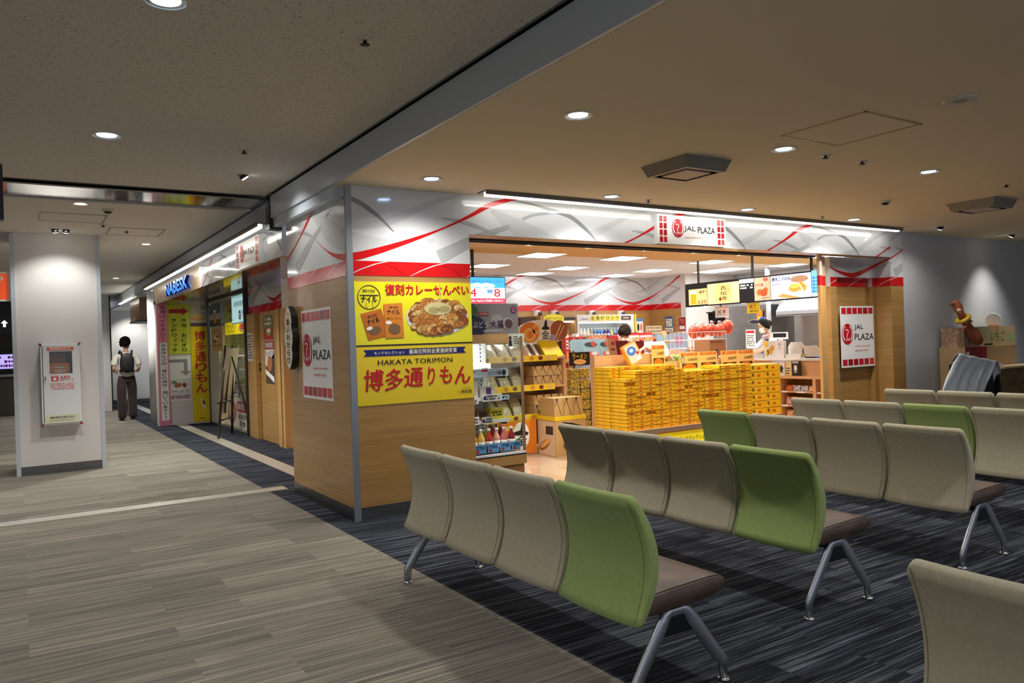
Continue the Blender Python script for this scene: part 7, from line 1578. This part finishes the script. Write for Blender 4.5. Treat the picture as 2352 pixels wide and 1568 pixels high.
for s in (-1, 1): b = MB(); b.ell((s * .09, .05, .04), (.04, .12, .042), BLACK, 12, 7); b.build('shoe', t)
b = MB(); SCF = mottled('pink_scarf', [(206, 40, 80), (240, 200, 210), (190, 30, 66)], 30, .5)
b.tube([(-.05, .17, hip + .50), (-.02, .235, hip + .475), (.03, .235, hip + .475), (.055, .17, hip + .50), (0, .11, hip + .515), (-.05, .17, hip + .50)], .018, SCF, 8); b.prism([(-.02, hip + .47), (.03, hip + .47), (.075, hip + .33), (.02, hip + .32)], 'Y', .225, .24, SCF); b.build('scarf', t)
b, f = head_shape((0, .225, hip + .65), .15, -.35, .95); b.build('head', body); face_bits(f, body, .95, True); hair_cap(f, HAIR, t, 1.0, fluff=.002, seed=2, bun=((0, -.11, .01), (.045, .045, .045)))
t.location = (10.66, 8.40, 0); t.rotation_euler = (0, 0, math.radians(62))

# --- the visitor among the gift tables
t = person('dark-haired visitor bending over the gift tables, seen from the side')
hip = .84; lean = (0, .20); sk = Sk(); T = torso_chain(sk, hip, 0, .84, lean)
ids = sk.chain([(x, y, z, rx * .92, ry * .92) for x, y, z, rx, ry in T] + [(0, .26, hip + .565, .045, .046)])
for s in (-1, 1):
    c = sk.chain([(s * .11, .18, hip + .44, .05), (s * .165, .18, hip + .41, .046), (s * .20, .22, hip + .24, .038), (s * .20, .28, hip + .13, .033), (s * .17, .40, hip + .12, .023)], ids[3])
    hand(sk, c[-1], (s * .17, .40, hip + .12), (-.2 * s, 1, 0), (0, 0, 1), (-s, 0, 0))
    sk.chain([(s * .08, 0, hip - .06, .08), (s * .085, .01, .64, .066), (s * .085, .015, .45, .05), (s * .085, -.01, .26, .044), (s * .085, -.02, .09, .034), (s * .09, .08, .04, .03)], ids[0])
body = skin_mesh('body', sk.v, sk.e, SKIN, t)
sk = Sk(); ids = sk.chain([(0, 0, hip + .02, .15, .115), (0, .03, hip + .12, .138, .108), (0, .09, hip + .25, .146, .108), (0, .16, hip + .38, .152, .104), (0, .20, hip + .46, .09, .07)])
for s in (-1, 1): sk.chain([(s * .12, .18, hip + .43, .062), (s * .172, .182, hip + .40, .060), (s * .203, .22, hip + .25, .052), (s * .203, .275, hip + .14, .044)], ids[3])
skin_mesh('shirt', sk.v, sk.e, fabric('navy_shirt', (38, 42, 60), (54, 58, 80)), t)
sk = Sk(); ids = sk.chain([(0, 0, hip + .05, .15, .115), (0, 0, hip - .04, .155, .12)])
for s in (-1, 1): sk.chain([(s * .082, 0, hip - .1, .09), (s * .087, .01, .62, .08), (s * .088, .012, .45, .07), (s * .088, -.01, .12, .06)], ids[1])
skin_mesh('trousers', sk.v, sk.e, fabric('charcoal_trousers', (40, 40, 44), (58, 58, 62)), t)
for s in (-1, 1): b = MB(); b.ell((s * .09, .05, .04), (.04, .12, .042), BLACK, 12, 7); b.build('shoe', t)
b, f = head_shape((0, .30, hip + .63), .1, -.35, .96); b.build('head', body); face_bits(f, body, .96); hair_cap(f, HAIRB, t, 1.04, fluff=.004, seed=3, bun=((0, -.11, -.02), (.05, .045, .05)))
t.location = (7.62, 8.99, 0); t.rotation_euler = (0, 0, math.radians(-75))
# ------------------------------------------------------------------ ceiling fittings
WARMRIM = M('downlight_rim', (214, 206, 192), .35); REFL = M('downlight_reflector', (200, 206, 214), .15, 0.9)
def downlight(x, y, z, r, label, group, bulb=BULB):
    t = thing('downlight', label, 'downlight', (x, y, z), group)
    b = MB(); b.lathe([(r + .018, z), (r + .016, z - .006), (r, z - .007), (r, z - .001)], WARMRIM, (x, y, 0), 28, caps=False); b.build('trim_ring', t)
    b = MB(); b.lathe([(r, z - .003), (r * .75, z - .0015), (r * .74, z - .001)], REFL, (x, y, 0), 28, caps=False); b.build('reflector', t)
    b = MB(); b.lathe([(r * .74, z - .0022), (0.0001, z - .0022)], bulb, (x, y, 0), 24); b.build('lamp_glass', t)
    return t
LG = 'recessed downlights in the lounge ceiling'
for (x, y, lab) in ((2.75, 3.496, 'downlight nearest the grey bulkhead in the warm lounge ceiling, nearer of two'), (2.75, 5.368, 'downlight close above the corner pillar'),
    (4.59, 5.388, 'downlight just left of the first small sensor above fascia'), (6.43, 5.39, 'downlight above the right end of the fascia box sign'), (8.269, 5.38, 'downlight above the fascia near its right end'),
    (4.575, 3.496, 'downlight beside the near corner of the ceiling hatch'), (6.388, 3.467, 'bright downlight between hatch and smoke detector'), (8.25, 3.47, 'downlight cut by the right frame edge high up')):
    downlight(x, y, 2.69, .075, lab, LG)
for (x, y, lab) in ((0.571, 3.555, 'hall ceiling downlight cut off by the top edge of the photo'), (0.55, 5.947, 'hall ceiling downlight before the steel ceiling strip')):
    downlight(x, y, 2.914, .085, lab, 'recessed downlights in the hall ceiling')
for (x, y, lab) in ((0.537, 8.49, 'downlight just beyond the steel ceiling strip'), (1.476, 11.34, 'corridor downlight right of the white column'), (1.612, 16.6, 'corridor downlight farther along, brighter'), (1.05, 16.0, 'small corridor downlight half hidden by the white column')):
    downlight(x, y, 2.87, .06, lab, 'recessed downlights in the corridor ceiling', SPOTBULB)
def spotlight(x, y, z, dx, dy, label, group, lit=True):
    t = thing('ceiling_spotlight', label, 'spotlight', (x, y, z), group)
    b = MB(); b.lathe([(.055, z), (.052, z - .006), (.04, z - .007), (.04, z - .001)], WARMRIM, (x, y, 0), 20, caps=False); b.build('trim_ring', t)
    d = Vector((dx, dy, -.9)).normalized(); p = Vector((x, y, z - .004))
    b = MB(); b.tube([p - d * .002, p + d * .03], [.038, .034], DARK, 14, caps=True); b.tube([p + d * .0305, p + d * .033], .030, SPOTBULB if lit else REFL, 14); b.build('lamp_head', t)
SG = 'adjustable ceiling spotlights'
spotlight(1.669, 6.814, 2.914, .6, -.1, 'lit spotlight near the bulkhead aimed at the corner pillar', SG)
spotlight(0.385, 10.306, 2.87, .1, .5, 'left lamp of the lit pair washing the white column', SG); spotlight(0.50, 10.306, 2.87, -.1, .5, 'right lamp of the lit pair washing the white column', SG)
spotlight(10.015, 5.307, 2.69, .3, .4, 'lit spotlight above the pillar end of the grey wall', SG); spotlight(12.013, 5.355, 2.69, .1, .6, 'lit spotlight above the covered pile', SG)
def sprinkler(x, y, z, label, r=.03):
    t = thing('sprinkler', label, 'sprinkler', (x, y, z), 'small ceiling sprinklers and sensors')
    b = MB(); b.lathe([(r * 1.5, z), (r * 1.45, z - .005), (r * .8, z - .006)], WARMRIM, (x, y, 0), 18); b.build('rosette', t)
    b = MB(); b.lathe([(r * .35, z - .004), (r * .3, z - .02), (r * .8, z - .022), (r * .75, z - .026), (r * .2, z - .027)], DARK, (x, y, 0), 14); b.build('head', t)
for (x, y, z, lab) in ((1.479, 5.974, 2.914, 'sprinkler between hall downlight and lit spotlight'), (1.484, 3.568, 2.914, 'sprinkler high on the hall ceiling near the bulkhead'), (5.027, 3.48, 2.69, 'sprinkler right of the downlight by hatch'), (5.48, 3.481, 2.69, 'sprinkler farther right of the ceiling hatch corner'),
    (5.041, 5.386, 2.69, 'tiny sensor left of the fascia sign'), (7.647, 5.358, 2.69, 'tiny sensor before the fascia end'), (7.676, 3.459, 2.69, 'dark pin sensor near the right frame edge'), (0.84, 9.8, 2.87, 'dark pin sensor by corridor detector'), (1.12, 10.2, 2.87, 'sensor right of the corridor hatch')):
    sprinkler(x, y, z, lab, .03 if 'tiny' not in lab else .022)
def detector(x, y, z, label):
    t = thing('smoke_detector', label, 'smoke detector', (x, y, z))
    b = MB(); b.lathe([(.052, z), (.052, z - .012), (.045, z - .022)], M('detector_cream', (206, 198, 180), .5), (x, y, 0), 20); b.build('base', t)
    b = MB(); b.lathe([(.036, z - .022), (.034, z - .034), (.02, z - .042)], DARK, (x, y, 0), 16); b.build('sensor', t)
detector(7.396, 4.462, 2.69, 'cream smoke detector on the warm lounge ceiling'); detector(0.797, 8.75, 2.87, 'smoke detector just past the steel ceiling strip')
def speaker_grille(x, y, label):
    t = thing('ceiling_speaker', label, 'speaker', (x, y, 2.69)); b = MB(); b.lathe([(.095, 2.69), (.092, 2.683), (.075, 2.682)], WARMRIM, (x, y, 0), 24); b.build('rim', t)
    b = MB(); b.lathe([(.075, 2.684), (.02, 2.681), (.0001, 2.681)], M('speaker_mesh', (170, 160, 144), .6), (x, y, 0), 24); b.build('grille', t)
speaker_grille(4.552, 2.279, 'round ceiling speaker high at right of the lounge ceiling')
def ac_unit(x0, y0, x1, y1, label):
    z = 2.69; t = thing('air_diffuser', label, 'air vent', ((x0 + x1) / 2, (y0 + y1) / 2, z), 'square ceiling air diffusers')
    AG = M('diffuser_grey', (126, 120, 110), .4)
    b = MB(); e = .035
    lo = [(x0, y0), (x1, y0), (x1, y1), (x0, y1)]; hi = [(x0 - e, y0 - e), (x1 + e, y0 - e), (x1 + e, y1 + e), (x0 - e, y1 + e)]
    zb = z - .085
    A = [b.pt((x, y, zb)) for x, y in lo]; B = [b.pt((x, y, z)) for x, y in hi]; i_ = .03; C_ = [b.pt((x, y, zb)) for x, y in ((x0 + i_, y0 + i_), (x1 - i_, y0 + i_), (x1 - i_, y1 - i_), (x0 + i_, y1 - i_))]; D_ = [b.pt((x, y, z - .03)) for x, y in ((x0 + i_, y0 + i_), (x1 - i_, y0 + i_), (x1 - i_, y1 - i_), (x0 + i_, y1 - i_))]
    for k in range(4):
        j = (k + 1) % 4; b.face((B[k], B[j], A[j], A[k]), AG); b.face((A[k], A[j], C_[j], C_[k]), AG); b.face((C_[k], C_[j], D_[j], D_[k]), BLACK)
    b.face(D_[::-1], BLACK); b.build('housing', t)
    b = MB(); q = .075; b.box((x0 + q, y0 + q, zb - .003), (x1 - q, y1 - q, zb + .01), M('diffuser_plate', (196, 180, 172), .5)); b.build('plate', t)
ac_unit(4.055, 3.93, 4.46, 4.33, 'square grey air diffuser left of the smoke detector, before fascia sign'); ac_unit(8.30, 3.87, 8.70, 4.28, 'square air diffuser at the right edge above the grey wall')
def hatch(x0, y0, x1, y1, z, label, mat, line):
    t = thing('ceiling_hatch', label, 'access hatch', ((x0 + x1) / 2, (y0 + y1) / 2, z))
    b = MB(); f = .014
    for a_, c_ in (((x0, y0), (x1, y0 + f)), ((x0, y1 - f), (x1, y1)), ((x0, y0), (x0 + f, y1)), ((x1 - f, y0), (x1, y1))): b.box((a_[0], a_[1], z - .004), (c_[0], c_[1], z), line)
    b.build('frame', t)
    b = MB(); g = f + .008; b.box((x0 + g, y0 + g, z - .003), (x1 - g, y1 - g, z), mat); b.build('lid', t)
HL = M('hatch_frame_metal', (178, 160, 126), .35, .3)
hatch(4.25, 2.66, 4.853, 3.27, 2.69, 'square access hatch in the warm lounge ceiling', LOUNGE_CEIL, HL)
hatch(0.21, 9.12, 0.83, 9.68, 2.87, 'access hatch in the corridor ceiling above the white column', CORR_CEIL, M('hatch_grey', (120, 118, 112), .4))
hatch(.92, 9.95, 1.52, 10.55, 2.87, 'second access hatch in the corridor ceiling, right of the first', CORR_CEIL, MATS['hatch_grey'])
# shop ceiling lamps
for k, x in enumerate((5.70, 6.69, 7.74, 8.75, 9.78)):
    t = downlight(x, 8.33, 2.66, .085, '%s bright round downlight from the left in the shop soffit' % nth(k + 1), 'shop soffit downlights', SHOPBULB)
    lamp('SPOT', 'shop_light', (x, 8.33, 2.64), 62, (.97, .985, 1.0), (x, 8.33, 0), size=.06, angle=120, blend=.8)
n = 0
rows = (('nearest', 9.3, (6.54, 8.12, 10.12, 12.15)), ('middle', 10.85, (4.9, 6.55, 8.2, 10.2)), ('farthest', 11.9, (6.5, 8.2, 10.2, 12.2)))
for rn, y, xs in rows:
    for k, x in enumerate(xs):
        t = thing('ceiling_light_panel', '%s square light panel from the left in the %s shop ceiling row' % (nth(k + 1), rn), 'ceiling light', (x, y, 2.66), 'square light panels in the shop ceiling')
        s_ = .27; b = MB()
        for a_, c_ in (((x - s_ - .02, y - s_ - .02), (x + s_ + .02, y - s_)), ((x - s_ - .02, y + s_), (x + s_ + .02, y + s_ + .02)), ((x - s_ - .02, y - s_), (x - s_, y + s_)), ((x + s_, y - s_), (x + s_ + .02, y + s_))): b.box((a_[0], a_[1], 2.648), (c_[0], c_[1], 2.66), WHITE)
        b.build('frame', t)
        b = MB(); b.box((x - s_, y - s_, 2.655), (x + s_, y + s_, 2.659), PANEL); b.build('diffuser', t)
for k, x in enumerate((4.6, 6.2, 7.8)):  # added downlights, hidden behind the fascia, brighten the yellow box fronts
    y = 6.40; downlight(x, y, 2.66, .085, '%s soffit downlight from the left just inside the opening' % nth(k + 1), 'added soffit downlights unseen inside the opening', SHOPBULB); lamp('SPOT', 'added_entrance_light', (x, y - .25 * 0, 2.64), 60, (1, .98, .95), (x, y, 0), size=.08, angle=125, blend=.8)
# ------------------------------------------------------------------ things stored against the grey wall
CARDBD = M('old_cardboard', (176, 146, 104), .7); CARDDK = mottled('dark_cardboard', [(92, 70, 44), (128, 98, 60), (84, 62, 38)], 6, .7)
def fx(px_, py_, Y): return at(px_, py_, Y=Y)
Yc = 5.45
def crate(x0, x1, z0, z1, y0, y1, label, mat, art=None, name='cardboard_box'):
    b = MB(); b.box((x0, y0, z0), (x1, y1, z1), mat)
    b.box((x0 - .002, y0 - .002, (z0 + z1) / 2 - .001), (x1 + .002, y0, (z0 + z1) / 2 + .001), M('box_seam', (120, 96, 62), .7)) if art is None else None
    sh = Sheet(b, (x0, y0, z0), (1, 0, 0), (0, 0, 1))
    if art: art(sh, x1 - x0, z1 - z0)
    return b.build(name, label=label, cat='box', group=None)
xA, xB = fx(2217, 800, Yc).x, fx(2336, 800, Yc).x
zt = fx(2280, 749, Yc).z; zm = fx(2280, 794, Yc).z
crate(xA + .02, xB - .05, 0, .50, Yc, 5.80, 'large cardboard box at the bottom of the pile by grey wall', CARDBD)
crate(xA, xB - .02, .50, zm, Yc, 5.80, 'long cardboard box with a red printed corner in the pile', CARDBD, lambda sh, w, h: (sh.rect(.0, h * .45, w * .4, h, M('carton_red', (140, 34, 30), .6), 1), sh.rect(.02, h * .5, .10, h * .9, PAPER, 2)))
crate(xA + .02, xA + .42, zm, zm + (zt - zm) * .97, Yc + .02, 5.78, 'clear-fronted carton of brown bottles on the pile', mottled('carton_clear', [(176, 150, 120), (150, 110, 80), (206, 196, 180)], 12, .4))
crate(xA + .43, xB - .0, zm, zt, Yc + .02, 5.78, 'tan carton with green brush writing on top of the pile', M('tan_carton', (200, 180, 130), .6), lambda sh, w, h: (sh.text('いちご', w * .3, h * .25, w * .7, h * .75, M('green_ink', (70, 110, 60), .6), 1), sh.ell(w * .5, h * .9, .05, .04, M('salmon_print', (220, 140, 110), .6), 1), sh.ell(w * .85, h * .4, .06, .08, M('pale_green_print', (170, 190, 130), .6), 1), sh.rect(w * .12, h * .05, w * .35, h * .13, INK, 1)))
# round paper fan
t = thing('round_fan', 'round white paper fan standing on the tan carton', 'fan', fx(2283, 752, Yc + .1)); p = fx(2282, 735, Yc + .1)
b = MB(); b.T = Matrix.Translation(p) @ Matrix.Rotation(math.radians(-66), 4, 'Z'); b.lathe([(.095, -.006), (.10, 0), (.095, .006)], PAPER, (0, 0, 0), 30, 'Y'); b.build('disc', t); b = MB(); b.box((p.x - .07, p.y - .04, zt), (p.x + .03, p.y + .04, p.z - .07), M('orange_base', (220, 140, 80), .5)); b.build('base', t)
# long stuffed figure leaning against the wall
t = thing('stuffed_toy', 'long orange-brown stuffed figure with a yellow ring leaning over the pile', 'toy', fx(2240, 800, 5.4))
OB = mottled('rust_plush', [(120, 54, 24), (160, 82, 40), (92, 40, 20)], 22, .6)
def q(px_, py_, Y): return fx(px_, py_, Y)
pts = [q(2184, 700, 5.52), q(2192, 694, 5.50), q(2199, 703, 5.46), q(2207, 720, 5.44), q(2216, 736, 5.42), q(2226, 752, 5.40), q(2237, 768, 5.36), q(2248, 784, 5.33), q(2252, 790, 5.32)]
b = MB(); b.tube(pts, [.015, .05, .062, .044, .06, .048, .075, .066, .02], OB, 12); b.build('body', t)
b = MB(); c = q(2212, 732, 5.41); d_ = (pts[5] - pts[3]).normalized(); u_ = d_.cross(Vector((0, 1, 0))).normalized(); w_ = d_.cross(u_); b.tube([c + (u_ * math.cos(2 * PI * k / 20) + w_ * math.sin(2 * PI * k / 20)) * .075 for k in range(21)], .028, M('mustard_ring', (206, 176, 40), .5), 8); b.build('ring', t)
b = MB(); b.ell(q(2203, 713, 5.40), (.045, .03, .03), M('pale_felt', (196, 176, 150), .7), 10, 6); b.build('patch', t)
b = MB(); b.tube([q(2220, 738, 5.40), q(2229, 735, 5.36), q(2235, 739, 5.34)], [.02, .015, .006], M('olive_felt', (96, 100, 40), .6), 7); b.build('tail', t)
for k, (a0, a1) in enumerate((((2222, 748), (2213, 755)), ((2232, 762), (2241, 757)))): b = MB(); b.tube([q(*a0, 5.38), q(*a1, 5.34)], [.03, .02], OB, 8); b.build('foot', t)
# covered cart
t = thing('luggage_cart', 'dark framed cart showing under the right side of the pale cloth', 'cart', (11.0, 5.2, 0))
Yq = 4.98
A0, A1 = q(2222, 850, 5.1), q(2285, 850, 5.1)
for k, y0 in enumerate((5.06, 5.36)):
    b = MB(); b.tube([(A0.x + .0, y0, .02), (A0.x + .03, y0, .55), (A0.x + .12, y0, .90), (A1.x - .08, y0, .90), (A1.x - .02, y0, .86), (A1.x + .03, y0, .55), (A1.x + .05, y0, .02)], .02, DARK, 8); b.build('frame', t)
b = MB(); b.box((A0.x + .02, 5.08, .12), (A1.x + .02, 5.34, .90), BLACK); b.build('panel', t)
CL = mottled('grey_blue_cloth', [(186, 194, 204), (206, 212, 220)], 3, .8)
LS = [q(2203, 812, 5.0), q(2187, 836, 4.98), q(2174, 868, 4.95), q(2160, 912, 4.92)]
RS = [q(2289, 829, 5.0), q(2277, 852, 4.98), q(2264, 880, 4.95), q(2256, 912, 4.92)]
def along(L_, s):
    s = min(max(s, 0), 1) * (len(L_) - 1); k = min(int(s), len(L_) - 2); return L_[k].lerp(L_[k + 1], s - k)
rp = random.Random(3)
PL = [(rp.uniform(6, 30), rp.uniform(0, 6), rp.uniform(-4, 4)) for _ in range(5)]
def drape(i, j):
    if i < .25:
        s_ = i / .25; p = LS[0].lerp(RS[0], j); return (p.x + .05 * (1 - s_), p.y + .12 * (1 - s_), p.z - .10 * (1 - s_) ** 2 + .005 * math.sin(j * 20))
    s_ = (i - .25) / .75; p = along(LS, s_).lerp(along(RS, s_), j)
    f_ = sum(math.sin(w_ * j + ph + k_ * s_) for w_, ph, k_ in PL) / 5
    f_ = math.copysign(abs(f_) ** .7, f_)
    return (p.x + .012 * f_ * s_, p.y + .045 * f_ * min(1, s_ * 1.6 + .12), p.z + .01 * math.sin(6 * j + 2) * s_)
b = MB(); b.grid(drape, 34, 44, CL); o = b.build('dust_cloth', label='pale grey-blue cloth draped over the stored things by grey wall', cat='cloth'); sm = o.modifiers.new('thick', 'SOLIDIFY'); sm.thickness = .004
b = MB()
def flap(i, j):
    a_ = RS[0]; return (a_.x + .10 * i ** .7 + .02 * math.sin(j * 6), 5.0 + .10 * j, a_.z - .30 * i ** 1.2 * (.4 + .6 * j) - .02 * math.sin(j * 9) * i)
b.grid(flap, 10, 8, CL); o = b.build('dust_cloth_flap', o); sm = o.modifiers.new('thick', 'SOLIDIFY'); sm.thickness = .004
# cartons to the right
xR = fx(2306, 870, 5.18).x
for k, (z0, z1, lab) in enumerate(((0, .28, 'dark brown carton at the bottom of right stack'), (.282, .56, 'dark brown carton in the middle of right stack'), (.562, .80, 'dark brown carton near the top of right stack'))):
    crate(xR + (.02 * (k % 2)), xR + 1.15, z0, z1, 5.18 + .02 * k, 5.44, lab, CARDDK)
b = MB(); b.box((xR - .03, 5.16, .802), (xR + 1.2, 5.44, .825), M('light_board', (206, 182, 138), .6)); b.build('cover_board', label='pale board laid over the dark carton stack', cat='board')
b = MB(); b.box((xR + .0, 5.25, .826), (xR + .13, 5.31, .87), PAPER); b.build('paper_roll_box', label='small white box on the pale board', cat='box')
